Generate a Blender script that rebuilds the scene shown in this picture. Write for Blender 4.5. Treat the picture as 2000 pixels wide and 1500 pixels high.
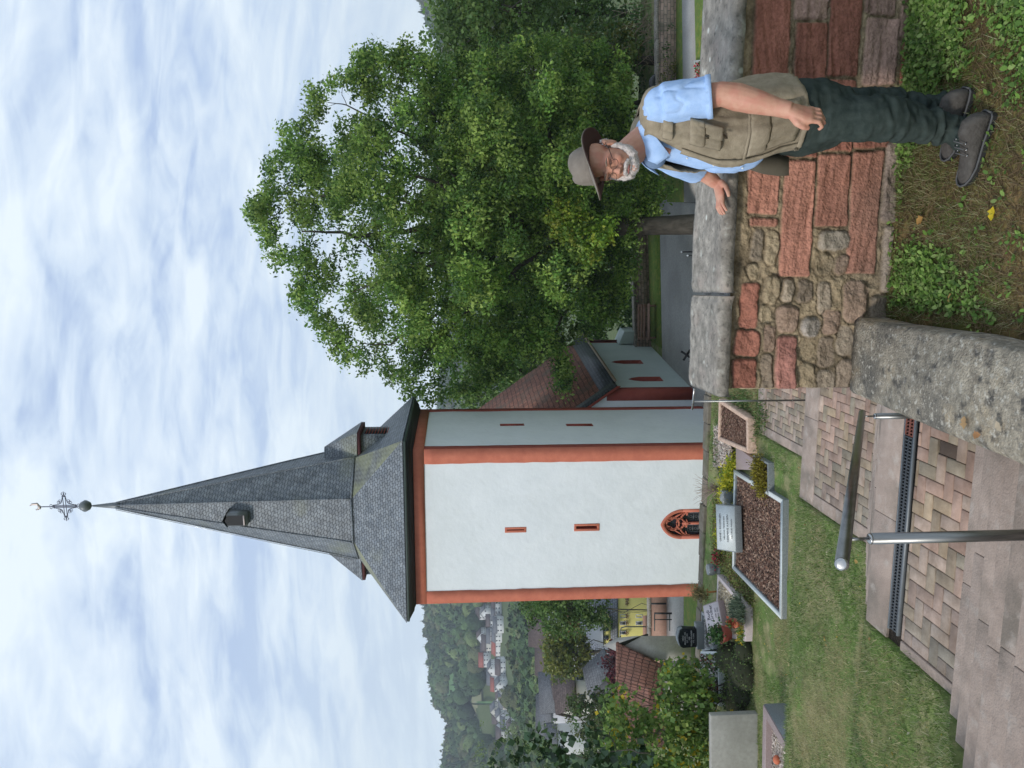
import bpy, math, random
import numpy as np
from mathutils import Vector, Matrix
random.seed(7)
rng = np.random.default_rng(7)
for o in list(bpy.data.objects): bpy.data.objects.remove(o)
SC = bpy.context.scene
COL = SC.collection
R_ = math.radians
# ------------------------------------------------------------------ camera
PITCH, ROLL, FPX = R_(4.0), 0.009, 1500.0
F_ = Vector((0, math.cos(PITCH), -math.sin(PITCH)))
U0 = Vector((0, math.sin(PITCH), math.cos(PITCH)))
R0 = Vector((1, 0, 0))
CU = U0*math.cos(ROLL) + R0*math.sin(ROLL)
CR = R0*math.cos(ROLL) - U0*math.sin(ROLL)
cd = bpy.data.cameras.new('camera'); cam = bpy.data.objects.new('camera', cd); COL.objects.link(cam)
mm = Matrix((-CU, CR, -F_)).transposed()          # the photograph was taken with the phone held upright: the frame lies on its side
cam.matrix_world = mm.to_4x4()
cd.sensor_width = 36; cd.lens = FPX/2000*36; cd.clip_end = 9000; cd.clip_start = .05
SC.camera = cam
# ------------------------------------------------------------------ world and sun
SUN_EL, SUN_AZ = 36, 234      # azimuth clockwise from +Y: behind the camera, to the left
w = bpy.data.worlds.new('World'); SC.world = w; w.use_nodes = True
nt = w.node_tree; N = nt.nodes; L = nt.links; N.clear()
def nn(t, **k):
    n = N.new(t)
    for a, b in k.items(): setattr(n, a, b)
    return n
out = nn('ShaderNodeOutputWorld'); bg = nn('ShaderNodeBackground'); bg.inputs[1].default_value = .107
sky = nn('ShaderNodeTexSky', sky_type='NISHITA', sun_disc=False)
sky.sun_elevation = R_(SUN_EL); sky.sun_rotation = R_(SUN_AZ); sky.air_density = 1.0; sky.dust_density = 1.5
tc = nn('ShaderNodeTexCoord'); sep = nn('ShaderNodeSeparateXYZ'); L.new(tc.outputs['Generated'], sep.inputs[0])
zc = nn('ShaderNodeMath', operation='MAXIMUM'); zc.inputs[1].default_value = 0; L.new(sep.outputs[2], zc.inputs[0])
za = nn('ShaderNodeMath', operation='ADD'); za.inputs[1].default_value = .34; L.new(zc.outputs[0], za.inputs[0])
dx = nn('ShaderNodeMath', operation='DIVIDE'); dy = nn('ShaderNodeMath', operation='DIVIDE')
L.new(sep.outputs[0], dx.inputs[0]); L.new(za.outputs[0], dx.inputs[1]); L.new(sep.outputs[1], dy.inputs[0]); L.new(za.outputs[0], dy.inputs[1])
cb = nn('ShaderNodeCombineXYZ'); L.new(dx.outputs[0], cb.inputs[0]); L.new(dy.outputs[0], cb.inputs[1])
def cloudnoise(scale, rot, st, det, dist=.3, off=(0,0,0), rough=.55):
    mp = nn('ShaderNodeMapping'); mp.inputs['Rotation'].default_value = (0,0,R_(rot)); mp.inputs['Scale'].default_value = st; mp.inputs['Location'].default_value = off
    L.new(cb.outputs[0], mp.inputs[0])
    n = nn('ShaderNodeTexNoise'); n.inputs['Scale'].default_value = scale; n.inputs['Detail'].default_value = det
    n.inputs['Roughness'].default_value = rough; n.inputs['Distortion'].default_value = dist
    L.new(mp.outputs[0], n.inputs[0]); return n.outputs[0]
def ramp(src, stops):
    r = nn('ShaderNodeValToRGB'); L.new(src, r.inputs[0]); e = r.color_ramp.elements
    while len(e) < len(stops): e.new(.5)
    for i, (p, c) in enumerate(stops): e[i].position = p; e[i].color = (*c, 1)
    return r.outputs[0]
c1 = cloudnoise(2.6, 35, (.85, 1.35, 1), 6, .5, (3.1, 1.7, 0), .55)
c2 = cloudnoise(9.0, 32, (.6, 1.5, 1), 7, .8, (1, 2, 0))
c3 = cloudnoise(.45, 10, (1, 1, 1), 3, .2, (5.5, 2.2, 0))
ad = nn('ShaderNodeMath', operation='MULTIPLY_ADD'); L.new(c2, ad.inputs[0]); ad.inputs[1].default_value = .5; L.new(c1, ad.inputs[2])
ad2 = nn('ShaderNodeMath', operation='MULTIPLY_ADD'); L.new(c3, ad2.inputs[0]); ad2.inputs[1].default_value = .3; L.new(ad.outputs[0], ad2.inputs[2])
CL = 10.0
def cc(a): return tuple(x*1.0 for x in a)
cloud = ramp(ad2.outputs[0], [(.70, cc((.40,.50,.71))), (.90, cc((.52,.61,.76))), (1.02, cc((.68,.77,.87))), (1.0, cc((.80,.875,.95)))])
# (positions are rescaled below because the sum runs from about .6 to 1.3)
rs = nn('ShaderNodeMapRange'); L.new(ad2.outputs[0], rs.inputs[0]); rs.inputs[1].default_value = .78; rs.inputs[2].default_value = 1.04
cloud = ramp(rs.outputs[0], [(0, (.40,.505,.70)), (.35, (.49,.59,.73)), (.65, (.565,.655,.76)), (1, (.66,.74,.81))])
msk = ramp(rs.outputs[0], [(0, (.82,)*3), (.5, (1,)*3)])
sc_ = nn('ShaderNodeVectorMath', operation='SCALE'); L.new(cloud, sc_.inputs[0]); sc_.inputs['Scale'].default_value = CL
mx = nn('ShaderNodeMix', data_type='RGBA'); L.new(msk, mx.inputs[0]); L.new(sky.outputs[0], mx.inputs[6]); L.new(sc_.outputs[0], mx.inputs[7])
# paler band of cloud low over the horizon
hz = nn('ShaderNodeMapRange'); L.new(sep.outputs[2], hz.inputs[0]); hz.inputs[1].default_value = 0.0; hz.inputs[2].default_value = .30; hz.inputs[3].default_value = .75; hz.inputs[4].default_value = 0
mx2 = nn('ShaderNodeMix', data_type='RGBA'); L.new(hz.outputs[0], mx2.inputs[0]); L.new(mx.outputs[2], mx2.inputs[6]); mx2.inputs[7].default_value = (6.0, 7.0, 7.7, 1)
L.new(mx2.outputs[2], bg.inputs[0]); L.new(bg.outputs[0], out.inputs[0])
sd = bpy.data.lights.new('sun', 'SUN'); sun = bpy.data.objects.new('sun', sd); COL.objects.link(sun)
sd.energy = 1.8; sd.angle = R_(10); sd.color = (1, .95, .88)
az, el = R_(SUN_AZ), R_(SUN_EL)
sdir = Vector((math.sin(az)*math.cos(el), math.cos(az)*math.cos(el), math.sin(el)))
sun.rotation_euler = sdir.to_track_quat('Z', 'Y').to_euler()
SC.view_settings.view_transform = 'Standard'; SC.view_settings.look = 'None'; SC.view_settings.gamma = 1
SC.view_settings.exposure = 0.33
SC.render.engine = 'CYCLES'
# ------------------------------------------------------------------ frames
PHI = R_(9.0)
CS, SN = math.cos(PHI), math.sin(PHI)
def W(s, t, z): return Vector((s*CS + t*SN, -s*SN + t*CS, z))         # site frame (along the wall, away, up) to world
def ST(p): return (p[0]*CS - p[1]*SN, p[0]*SN + p[1]*CS)
def ray(u, v):
    return (F_ + CR*((u-750)/FPX) + CU*((1000-v)/FPX))
def P(u, v, y):
    d = ray(u, v); return d*(y/d.y)
def PH(u, v, z):
    d = ray(u, v); return d*(z/d.z)
def PT(u, v, t):                     # hit the plane at site distance t
    d = ray(u, v); k = t/(d.x*SN + d.y*CS); return d*k
# ------------------------------------------------------------------ numpy noise
def _h(ix, iy, iz):
    n = (ix*374761393 + iy*668265263 + iz*1274126177) & 0xffffffff
    n = ((n ^ (n >> 13))*1103515245) & 0xffffffff
    n = ((n ^ (n >> 15))*2246822519) & 0xffffffff
    return ((n ^ (n >> 16)) & 0xffffff)/float(0xffffff)
def vnoise(p):
    p = np.asarray(p, dtype=float); i = np.floor(p).astype(np.int64); f = p-i; f = f*f*(3-2*f)
    r = 0
    for a in (0,1):
        for b in (0,1):
            for c in (0,1):
                wgt = (f[...,0] if a else 1-f[...,0])*(f[...,1] if b else 1-f[...,1])*(f[...,2] if c else 1-f[...,2])
                r = r + wgt*_h(i[...,0]+a, i[...,1]+b, i[...,2]+c)
    return r*2-1
def fbm(p, o=4, g=.5):
    p = np.asarray(p, dtype=float); r = 0; a = 1; k = 0
    for j in range(o):
        r = r + a*vnoise(p + j*17.3); k += a; p = p*2.03; a *= g
    return r/k
# ------------------------------------------------------------------ mesh building
class MB:
    def __init__(s): s.v = []; s.f = []; s.c = []; s.col = (1,1,1)
    def add(s, vs, fs):
        o = len(s.v); s.v += [tuple(x) for x in vs]; s.f += [tuple(i+o for i in f) for f in fs]; s.c += [s.col]*len(vs); return s
    def hexa(s, b, t):                # bottom and top loops of equal length
        n = len(b); return s.add(list(b)+list(t), [tuple(range(n))[::-1], tuple(range(n, 2*n))] + [(i, (i+1)%n, n+(i+1)%n, n+i) for i in range(n)])
    def box(s, c, d, ax=None):
        X, Y, Z = ax if ax else (Vector((1,0,0)), Vector((0,1,0)), Vector((0,0,1)))
        c = Vector(c); q = [(-1,-1),(1,-1),(1,1),(-1,1)]
        return s.hexa([c+X*(a*d[0]/2)+Y*(b*d[1]/2)-Z*(d[2]/2) for a,b in q], [c+X*(a*d[0]/2)+Y*(b*d[1]/2)+Z*(d[2]/2) for a,b in q])
    def quad(s, *p): return s.add(p, [tuple(range(len(p)))])
    def tube(s, pts, rad, n=10, flat=1.0, side=None):
        pts = [Vector(p) for p in pts]; rr = rad if hasattr(rad, '__len__') else [rad]*len(pts); rings = []
        up = None
        for i, p in enumerate(pts):
            d = (pts[min(i+1, len(pts)-1)] - pts[max(i-1, 0)]).normalized()
            if up is None: up = Vector(side) if side else (Vector((0,0,1)) if abs(d.z) < .9 else Vector((1,0,0)))
            a = (up - d*up.dot(d)).normalized(); up = a; b = d.cross(a)
            rings.append([p + (a*math.cos(k*2*math.pi/n) + b*flat*math.sin(k*2*math.pi/n))*rr[i] for k in range(n)])
        return s.rings(rings)
    def rings(s, R):
        n = len(R[0]); vs = [v for r in R for v in r]; fs = [tuple(range(n))[::-1], tuple((len(R)-1)*n+k for k in range(n))]
        for i in range(len(R)-1):
            for k in range(n): fs.append((i*n+k, i*n+(k+1)%n, (i+1)*n+(k+1)%n, (i+1)*n+k))
        return s.add(vs, fs)
    def ell(s, c, r, ax=None, n=14, m=9):
        X, Y, Z = ax if ax else (Vector((1,0,0)), Vector((0,1,0)), Vector((0,0,1))); c = Vector(c); R = []
        for j in range(1, m):
            ph = math.pi*j/m - math.pi/2
            R.append([c + X*(r[0]*math.cos(ph)*math.cos(a)) + Y*(r[1]*math.cos(ph)*math.sin(a)) + Z*(r[2]*math.sin(ph)) for a in [2*math.pi*k/n for k in range(n)]])
        o = len(s.v); s.rings(R)
        return s
    def build(s, name, mat, parent=None, smooth=False, bevel=0, uv=False):
        return mkobj(name, np.array(s.v, dtype=np.float32).reshape(-1,3), s.f, mat, parent, smooth, np.array(s.c, dtype=np.float32), bevel, uv)
def mkobj(name, V, Fs, mat, parent=None, smooth=False, C=None, bevel=0, uv=False):
    me = bpy.data.meshes.new(name)
    V = np.asarray(V, dtype=np.float32)
    if parent is not None: V = V - np.array(wloc(parent), dtype=np.float32)
    if isinstance(Fs, np.ndarray):
        k = Fs.shape[1]; nf = Fs.shape[0]; li = Fs.reshape(-1).astype(np.int32)
        ls = np.arange(nf, dtype=np.int32)*k; lt = np.full(nf, k, dtype=np.int32)
    else:
        lt = np.array([len(f) for f in Fs], dtype=np.int32); ls = np.concatenate(([0], np.cumsum(lt)[:-1])).astype(np.int32)
        li = np.array([i for f in Fs for i in f], dtype=np.int32); nf = len(Fs)
    me.vertices.add(len(V)); me.vertices.foreach_set('co', V.reshape(-1))
    me.loops.add(len(li)); me.loops.foreach_set('vertex_index', li)
    me.polygons.add(nf); me.polygons.foreach_set('loop_start', ls); me.polygons.foreach_set('loop_total', lt)
    me.update(calc_edges=True); me.validate()
    if C is not None and len(C) == len(me.vertices):
        a = me.color_attributes.new('tint', 'FLOAT_COLOR', 'POINT')
        cc_ = np.ones((len(C), 4), dtype=np.float32); cc_[:, :3] = C[:, :3]; a.data.foreach_set('color', cc_.reshape(-1))
    if smooth: me.polygons.foreach_set('use_smooth', np.ones(len(me.polygons), dtype=bool))
    if uv: auto_uv(me)
    if isinstance(mat, (list, tuple)):
        for m in mat: me.materials.append(m)
    else: me.materials.append(mat)
    o = bpy.data.objects.new(name, me); COL.objects.link(o)
    if parent is not None: o.parent = parent
    if bevel:
        b = o.modifiers.new('bevel', 'BEVEL'); b.width = bevel; b.segments = 2; b.limit_method = 'ANGLE'; b.angle_limit = R_(35)
    return o
def wloc(o):
    p = Vector(o.location)
    while o.parent: o = o.parent; p = p + Vector(o.location)
    return p
def auto_uv(me):
    uvl = me.uv_layers.new(name='UVMap'); co = np.empty(len(me.vertices)*3, dtype=np.float32); me.vertices.foreach_get('co', co); co = co.reshape(-1,3)
    buf = np.zeros((len(me.loops), 2), dtype=np.float32)
    for p in me.polygons:
        n = Vector(p.normal); h = Vector((0,0,1)).cross(n)
        h = Vector((1,0,0)) if h.length < .05 else h.normalized()
        w_ = n.cross(h)
        for li in p.loop_indices:
            c = Vector(co[me.loops[li].vertex_index]); buf[li] = (c.dot(h), c.dot(w_))
    uvl.data.foreach_set('uv', buf.reshape(-1))
def tag(o, label=None, cat=None, group=None, kind=None):
    if label: o['label'] = label
    if cat: o['category'] = cat
    if group: o['group'] = group
    if kind: o['kind'] = kind
    return o
def thing(name, loc, label, cat, group=None):
    o = bpy.data.objects.new(name, None); COL.objects.link(o); o.location = loc; o.empty_display_size = .2
    return tag(o, label, cat, group)
def structure(o): o['kind'] = 'structure'; return o
def copy_tree(o, parent=None):
    c = o.copy(); COL.objects.link(c)
    if parent is not None: c.parent = parent
    for ch in [x for x in bpy.data.objects if x.parent == o]: copy_tree(ch, c)
    return c
def remesh(mb, voxel, smooth=4, fac=.5, noise=None):
    """one continuous surface from overlapping shapes; noise(V, Nrm) -> offset along the normal"""
    me = bpy.data.meshes.new('tmp'); me.from_pydata([tuple(v) for v in mb.v], [], mb.f); me.update()
    o = bpy.data.objects.new('tmp', me); COL.objects.link(o)
    m = o.modifiers.new('r', 'REMESH'); m.mode = 'VOXEL'; m.voxel_size = voxel
    if smooth:
        q = o.modifiers.new('s', 'SMOOTH'); q.iterations = smooth; q.factor = fac
    dg = bpy.context.evaluated_depsgraph_get(); dg.update()
    ev = o.evaluated_get(dg); m2 = ev.to_mesh()
    V = np.empty(len(m2.vertices)*3, dtype=np.float32); m2.vertices.foreach_get('co', V); V = V.reshape(-1,3).copy()
    Nn = np.empty(len(m2.vertices)*3, dtype=np.float32); m2.vertices.foreach_get('normal', Nn); Nn = Nn.reshape(-1,3).copy()
    Fs = [tuple(p.vertices) for p in m2.polygons]
    ev.to_mesh_clear(); bpy.data.objects.remove(o); bpy.data.meshes.remove(me)
    if noise is not None: V = V + Nn*noise(V, Nn)[:, None].astype(np.float32)
    return V, Fs, Nn
# ------------------------------------------------------------------ materials
def mat(name, cols, scale=6, rough=.85, bump=.3, bscale=None, metal=0, spec=.3, tint=False, big=None, detail=8, stretch=(1,1,1), dist=0, bdist=.01, trans=0, spots=None):
    """cols: list of (position, rgb) for a noise-driven ramp; tint multiplies the vertex colour; big=(scale, rgb, amount) adds broad stains"""
    m = bpy.data.materials.new(name); m.use_nodes = True; t = m.node_tree; n = t.nodes; l = t.links
    b = n['Principled BSDF']; b.inputs['Roughness'].default_value = rough; b.inputs['Metallic'].default_value = metal
    b.inputs['Specular IOR Level'].default_value = spec
    tc = n.new('ShaderNodeTexCoord'); mp = n.new('ShaderNodeMapping'); mp.inputs['Scale'].default_value = stretch; l.new(tc.outputs['Object'], mp.inputs[0])
    nz = n.new('ShaderNodeTexNoise'); nz.inputs['Scale'].default_value = scale; nz.inputs['Detail'].default_value = detail; nz.inputs['Distortion'].default_value = dist
    nz.inputs['Roughness'].default_value = .62
    l.new(mp.outputs[0], nz.inputs[0])
    rp = n.new('ShaderNodeValToRGB'); l.new(nz.outputs[0], rp.inputs[0]); e = rp.color_ramp.elements
    while len(e) < len(cols): e.new(.5)
    for i, (p, c) in enumerate(cols): e[i].position = p; e[i].color = (*c, 1)
    col = rp.outputs[0]
    def mixc(f, a, bcol, typ='MIX'):
        x = n.new('ShaderNodeMix'); x.data_type = 'RGBA'; x.blend_type = typ
        if isinstance(f, float): x.inputs[0].default_value = f
        else: l.new(f, x.inputs[0])
        l.new(a, x.inputs[6])
        if isinstance(bcol, tuple): x.inputs[7].default_value = (*bcol, 1)
        else: l.new(bcol, x.inputs[7])
        return x.outputs[2]
    for bg_ in ([big] if big and not isinstance(big, list) else (big or [])):
        z = n.new('ShaderNodeTexNoise'); z.inputs['Scale'].default_value = bg_[0]; z.inputs['Detail'].default_value = 5; l.new(mp.outputs[0], z.inputs[0])
        q = n.new('ShaderNodeMapRange'); lo = bg_[3] if len(bg_) > 3 else .45
        q.inputs[1].default_value = lo; q.inputs[2].default_value = lo+.17; q.inputs[4].default_value = bg_[2]; l.new(z.outputs[0], q.inputs[0])
        col = mixc(q.outputs[0], col, bg_[1])
    if spots:                                   # (scale, rgb, threshold)
        z = n.new('ShaderNodeTexVoronoi'); z.inputs['Scale'].default_value = spots[0]; l.new(mp.outputs[0], z.inputs[0])
        q = n.new('ShaderNodeMapRange'); q.inputs[1].default_value = spots[2]; q.inputs[2].default_value = spots[2]*.55; q.inputs[3].default_value = 0; q.inputs[4].default_value = .85; l.new(z.outputs[0], q.inputs[0])
        col = mixc(q.outputs[0], col, spots[1])
    if tint:
        at = n.new('ShaderNodeAttribute'); at.attribute_name = 'tint'; col = mixc(1.0, col, at.outputs['Color'], 'MULTIPLY')
    l.new(col, b.inputs['Base Color'])
    if bump:
        z = n.new('ShaderNodeTexNoise'); z.inputs['Scale'].default_value = bscale or scale*3; z.inputs['Detail'].default_value = 6; l.new(mp.outputs[0], z.inputs[0])
        bp = n.new('ShaderNodeBump'); bp.inputs['Strength'].default_value = bump; bp.inputs['Distance'].default_value = bdist; l.new(z.outputs[0], bp.inputs['Height']); l.new(bp.outputs[0], b.inputs['Normal'])
    if trans:
        tr = n.new('ShaderNodeBsdfTranslucent'); l.new(col, tr.inputs[0]); ms = n.new('ShaderNodeMixShader'); ms.inputs[0].default_value = trans
        l.new(b.outputs[0], ms.inputs[1]); l.new(tr.outputs[0], ms.inputs[2]); l.new(ms.outputs[0], n['Material Output'].inputs[0])
    return m
def flat(name, c, rough=.6, metal=0, spec=.4, var=.12, scale=8, bump=.1):
    return mat(name, [(.3, tuple(x*(1-var) for x in c)), (.7, tuple(min(1, x*(1+var)) for x in c))], scale=scale, rough=rough, metal=metal, spec=spec, bump=bump)
def tiles(name, c1, c2, mortar, bw, bh, shear=0, msize=.02, rough=.7, bump=.6, moss=None, offset=.5, msmooth=.3):
    """roof covering laid in courses over metre UVs"""
    m = bpy.data.materials.new(name); m.use_nodes = True; t = m.node_tree; n = t.nodes; l = t.links; b = n['Principled BSDF']
    b.inputs['Roughness'].default_value = rough; b.inputs['Specular IOR Level'].default_value = .35
    tc = n.new('ShaderNodeTexCoord'); sp = n.new('ShaderNodeSeparateXYZ'); l.new(tc.outputs['UV'], sp.inputs[0])
    ma = n.new('ShaderNodeMath'); ma.operation = 'MULTIPLY_ADD'; l.new(sp.outputs[1], ma.inputs[0]); ma.inputs[1].default_value = shear; l.new(sp.outputs[0], ma.inputs[2])
    # wavy course edge
    sn = n.new('ShaderNodeMath'); sn.operation = 'SINE'; mu = n.new('ShaderNodeMath'); mu.operation = 'MULTIPLY'; mu.inputs[1].default_value = 2*math.pi/bw; l.new(ma.outputs[0], mu.inputs[0]); l.new(mu.outputs[0], sn.inputs[0])
    ns0 = n.new('ShaderNodeTexNoise'); ns0.inputs['Scale'].default_value = 1.3; ns0.inputs['Detail'].default_value = 3; l.new(tc.outputs['UV'], ns0.inputs[0])
    wv = n.new('ShaderNodeMath'); wv.operation = 'MULTIPLY_ADD'; l.new(sn.outputs[0], wv.inputs[0]); wv.inputs[1].default_value = bh*(.14 if shear else .05); l.new(sp.outputs[1], wv.inputs[2])
    wv2 = n.new('ShaderNodeMath'); wv2.operation = 'MULTIPLY_ADD'; l.new(ns0.outputs[0], wv2.inputs[0]); wv2.inputs[1].default_value = bh*.6; l.new(wv.outputs[0], wv2.inputs[2])
    cb = n.new('ShaderNodeCombineXYZ'); l.new(ma.outputs[0], cb.inputs[0]); l.new(wv2.outputs[0], cb.inputs[1])
    br = n.new('ShaderNodeTexBrick'); br.inputs['Scale'].default_value = 1; br.inputs['Brick Width'].default_value = bw; br.inputs['Row Height'].default_value = bh
    br.inputs['Mortar Size'].default_value = msize; br.inputs['Mortar Smooth'].default_value = msmooth; br.offset = offset
    br.inputs['Color1'].default_value = (*c1, 1); br.inputs['Color2'].default_value = (*c2, 1); br.inputs['Mortar'].default_value = (*mortar, 1); l.new(cb.outputs[0], br.inputs[0])
    nz = n.new('ShaderNodeTexNoise'); nz.inputs['Scale'].default_value = 3; nz.inputs['Detail'].default_value = 8; l.new(tc.outputs['Object'], nz.inputs[0])
    mr = n.new('ShaderNodeMapRange'); mr.inputs[1].default_value = .3; mr.inputs[2].default_value = .7; mr.inputs[3].default_value = .7; mr.inputs[4].default_value = 1.25; l.new(nz.outputs[0], mr.inputs[0])
    x = n.new('ShaderNodeVectorMath'); x.operation = 'SCALE'; l.new(br.outputs[0], x.inputs[0]); l.new(mr.outputs[0], x.inputs['Scale']); col = x.outputs[0]
    if moss:
        z = n.new('ShaderNodeTexNoise'); z.inputs['Scale'].default_value = moss[1]; z.inputs['Detail'].default_value = 7; l.new(tc.outputs['Object'], z.inputs[0])
        q = n.new('ShaderNodeMapRange'); q.inputs[1].default_value = moss[2]; q.inputs[2].default_value = moss[2]+.14; q.inputs[4].default_value = moss[3]; l.new(z.outputs[0], q.inputs[0])
        y = n.new('ShaderNodeMix'); y.data_type = 'RGBA'; l.new(q.outputs[0], y.inputs[0]); l.new(col, y.inputs[6]); y.inputs[7].default_value = (*moss[0], 1); col = y.outputs[2]
    l.new(col, b.inputs['Base Color'])
    bp = n.new('ShaderNodeBump'); bp.inputs['Strength'].default_value = bump; bp.inputs['Distance'].default_value = .03; bp.invert = True
    l.new(br.outputs['Fac'], bp.inputs['Height']); l.new(bp.outputs[0], b.inputs['Normal'])
    return m
M = {}
M['plaster'] = mat('white_plaster', [(.3, (.74,.775,.805)), (.7, (.80,.83,.855))], scale=1.2, rough=.9, bump=.4, bscale=4, bdist=.04, big=[(.5, (.71,.745,.765), .5), (2.2, (.66,.68,.68), .25, .56)])
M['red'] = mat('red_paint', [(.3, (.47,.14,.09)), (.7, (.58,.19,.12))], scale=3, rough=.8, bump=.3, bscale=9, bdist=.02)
M['redd'] = mat('dark_and_shaded_red', [(.3, (.27,.06,.045)), (.7, (.34,.08,.055))], scale=3, rough=.8, bump=.2)  # darker red; on the tower's side bands its shade is put into the colour
M['slate'] = tiles('slate', (.135,.155,.18), (.205,.225,.245), (.03,.035,.04), .21, .13, shear=.5, msize=.011, rough=.5, moss=((.22,.225,.12), .35, .60, .45))
M['slate2'] = tiles('slate_mossy', (.16,.17,.165), (.22,.23,.20), (.035,.036,.034), .21, .13, shear=.5, msize=.011, rough=.6, moss=((.27,.28,.14), .6, .46, .55))
M['clay'] = tiles('clay_tiles', (.30,.13,.085), (.22,.10,.07), (.045,.025,.02), .2, .28, msize=.022, rough=.85, moss=((.12,.10,.075), .8, .52, .6), offset=0)
M['clay_red'] = tiles('red_clay_tiles', (.215,.10,.075), (.155,.078,.06), (.05,.02,.015), .24, .33, msize=.03, rough=.8, moss=((.12,.06,.045), .7, .5, .5), offset=0)
M['black'] = flat('black_soffit', (.012,.012,.014), .6)
M['lead'] = flat('lead_sheet', (.16,.175,.185), .45, .3)
M['gutter'] = flat('gutter_green', (.045,.065,.06), .5)
M['glass'] = flat('leaded_glass', (.03,.035,.05), .18, 0, .6)
M['iron'] = flat('wrought_iron', (.10,.105,.15), .5, .4)
M['gilt'] = flat('weathered_gilt', (.42,.36,.33), .45, .5)
M['blackm'] = flat('black_metal', (.014,.014,.015), .45)
M['steel'] = mat('brushed_steel', [(.3, (.20,.20,.19)), (.7, (.28,.28,.27))], scale=3, rough=.36, metal=1, bump=.04, stretch=(40,2,2), bscale=30)
M['steelend'] = flat('polished_steel', (.42,.42,.42), .25, .9, .5, .03)
M['concrete'] = mat('concrete', [(.3, (.33,.32,.29)), (.7, (.44,.425,.39))], scale=14, rough=.9, bump=.3, big=(1.5, (.27,.26,.23), .5))
M['bark'] = mat('bark', [(.3, (.055,.048,.04)), (.7, (.15,.135,.11))], scale=5, rough=.95, bump=.8, bdist=.04, stretch=(1,1,.2))
M['granite'] = mat('grey_granite', [(.35, (.13,.15,.155)), (.5, (.19,.21,.215)), (.65, (.27,.29,.295))], scale=90, rough=.22, bump=.02, spec=.5)
M['graniteD'] = mat('dark_granite', [(.35, (.13,.145,.15)), (.65, (.24,.26,.265))], scale=80, rough=.35, bump=.02, spec=.5)
M['blackstone'] = mat('black_polished_granite', [(.4, (.010,.013,.017)), (.7, (.022,.026,.032))], scale=60, rough=.25, bump=0, spec=.5)
M['pinkstone'] = mat('pale_pink_granite', [(.35, (.44,.37,.37)), (.65, (.58,.51,.50))], scale=60, rough=.4, bump=.03)
M['redgran'] = mat('reddish_granite', [(.35, (.25,.19,.185)), (.65, (.34,.27,.26))], scale=60, rough=.35, bump=.03)
M['sandcurb'] = mat('sandstone_curb', [(.35, (.40,.27,.20)), (.65, (.60,.44,.34))], scale=20, rough=.9, bump=.3)
M['soil'] = mat('soil', [(.3, (.022,.016,.011)), (.7, (.07,.05,.035))], scale=30, rough=1, bump=1, bdist=.02)
# ================================================================== ground
def lerp_profile(t, pts):
    return np.interp(t, [p[0] for p in pts], [p[1] for p in pts])
PROF = [(-30,-1.6),(1.1,-1.6),(4.62,-3.5),(6.02,-3.5),(7.55,-4.46),(9.5,-4.48),(11.02,-5.44),(16.1,-5.46),(16.35,-7.2),(17.5,-11.6),(20,-11.72),(52,-11.72),(58,-15),(110,-38),(200,-52),(480,-50),(650,-46),(760,-26)]
def hills(x, y):
    """far valley side, with the skyline of the photograph (height in metres)"""
    r = np.hypot(x, y)
    a = np.arctan2(x, y)
    sk = np.interp(a, [-.62,-.50,-.464,-.431,-.414,-.391,-.351,-.31,-.279,-.2,-.1,0,.2,.40,.46,.55], [4,6,6,2,-6,18,28,36,40,40,20,8,0,4,38,50])
    k = np.clip((r-640)/(1250-640), 0, 1); k = k*k*(3-2*k)
    p = np.stack([x/260, y/260, x*0], -1)
    return -46 + (sk+46)*k + fbm(p, 3)*10*k
def ground_h(s, t):
    s = np.asarray(s, dtype=float); t = np.asarray(t, dtype=float)
    h = lerp_profile(t, PROF)
    lf = np.clip((-6-s)/2, 0, 1)*((t > 43.6) & (t < 110)); h = h*(1-lf) + lf*np.interp(t, [43.6,45.5,60,110], [-11.72,-14.5,-20,-38])
    x = s*CS + t*SN; y = -s*SN + t*CS
    far = hills(x, y); r = np.hypot(x, y)
    h = np.where(r > 560, np.minimum(far, 300)*np.clip((r-560)/120, 0, 1) + h*(1-np.clip((r-560)/120, 0, 1)), h)
    near = np.clip(1-np.abs(t)/60, 0, 1)
    rough = fbm(np.stack([x*.6, y*.6, x*0], -1), 3)*.05 + fbm(np.stack([x*3, y*3, x*0], -1), 2)*.012
    h = h + rough*near
    # the man's raised terrace to the right of the flat kerb wall
    ter = (s > -.34) & (t < 4.15)
    h = np.where(ter, -2.29 + rough*.35, h)
    path = (s > -3.07) & (s < -.5) & (t < 13.4)
    prof2 = lerp_profile(t, [(-30,-2.2),(0.9,-2.2),(4.7,-4.0),(6.0,-4.0),(7.0,-5.0),(9.4,-5.0),(10.5,-5.9),(13.4,-5.9)])
    h = np.where(path, np.minimum(h, prof2), h)
    near_edge = (s > -5.0) & (s < -3.05) & (t > 1) & (t < 11.3) & (t > -9); tb_ = np.interp(t, [1,1.6,4.5,4.95,13], [0,.19,.19,.015,.015]); q_ = np.clip((s+5.0)/1.7, 0, 1); h = np.where(near_edge, h + tb_*q_*q_*(3-2*q_), h)
    path_end = (s > -3.07) & (s < -.5) & (t >= 13.4) & (t < 13.6)
    return h
def axis(segs):
    out = []
    for a, b, st in segs: out += list(np.arange(a, b, st))
    return np.array(sorted(set(np.round(out + [segs[-1][1]], 4))))
SA = np.concatenate([-np.geomspace(12, 3500, 46)[::-1], np.arange(-11.8, -3.15, .1), [-3.1, -3.08, -3.06, -2.9, -2, -1, -.6, -.36, -.335], np.arange(-.2, 4.2, .2), np.geomspace(4.4, 3500, 52)])
TA = np.concatenate([-np.geomspace(3, 2500, 20)[::-1], np.arange(-2.5, 4.1, .2), [4.14, 4.16], np.arange(4.25, 16.1, .1), [16.1,16.16,16.35,16.8,17.5,18], np.geomspace(19, 3600, 150)])
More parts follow.
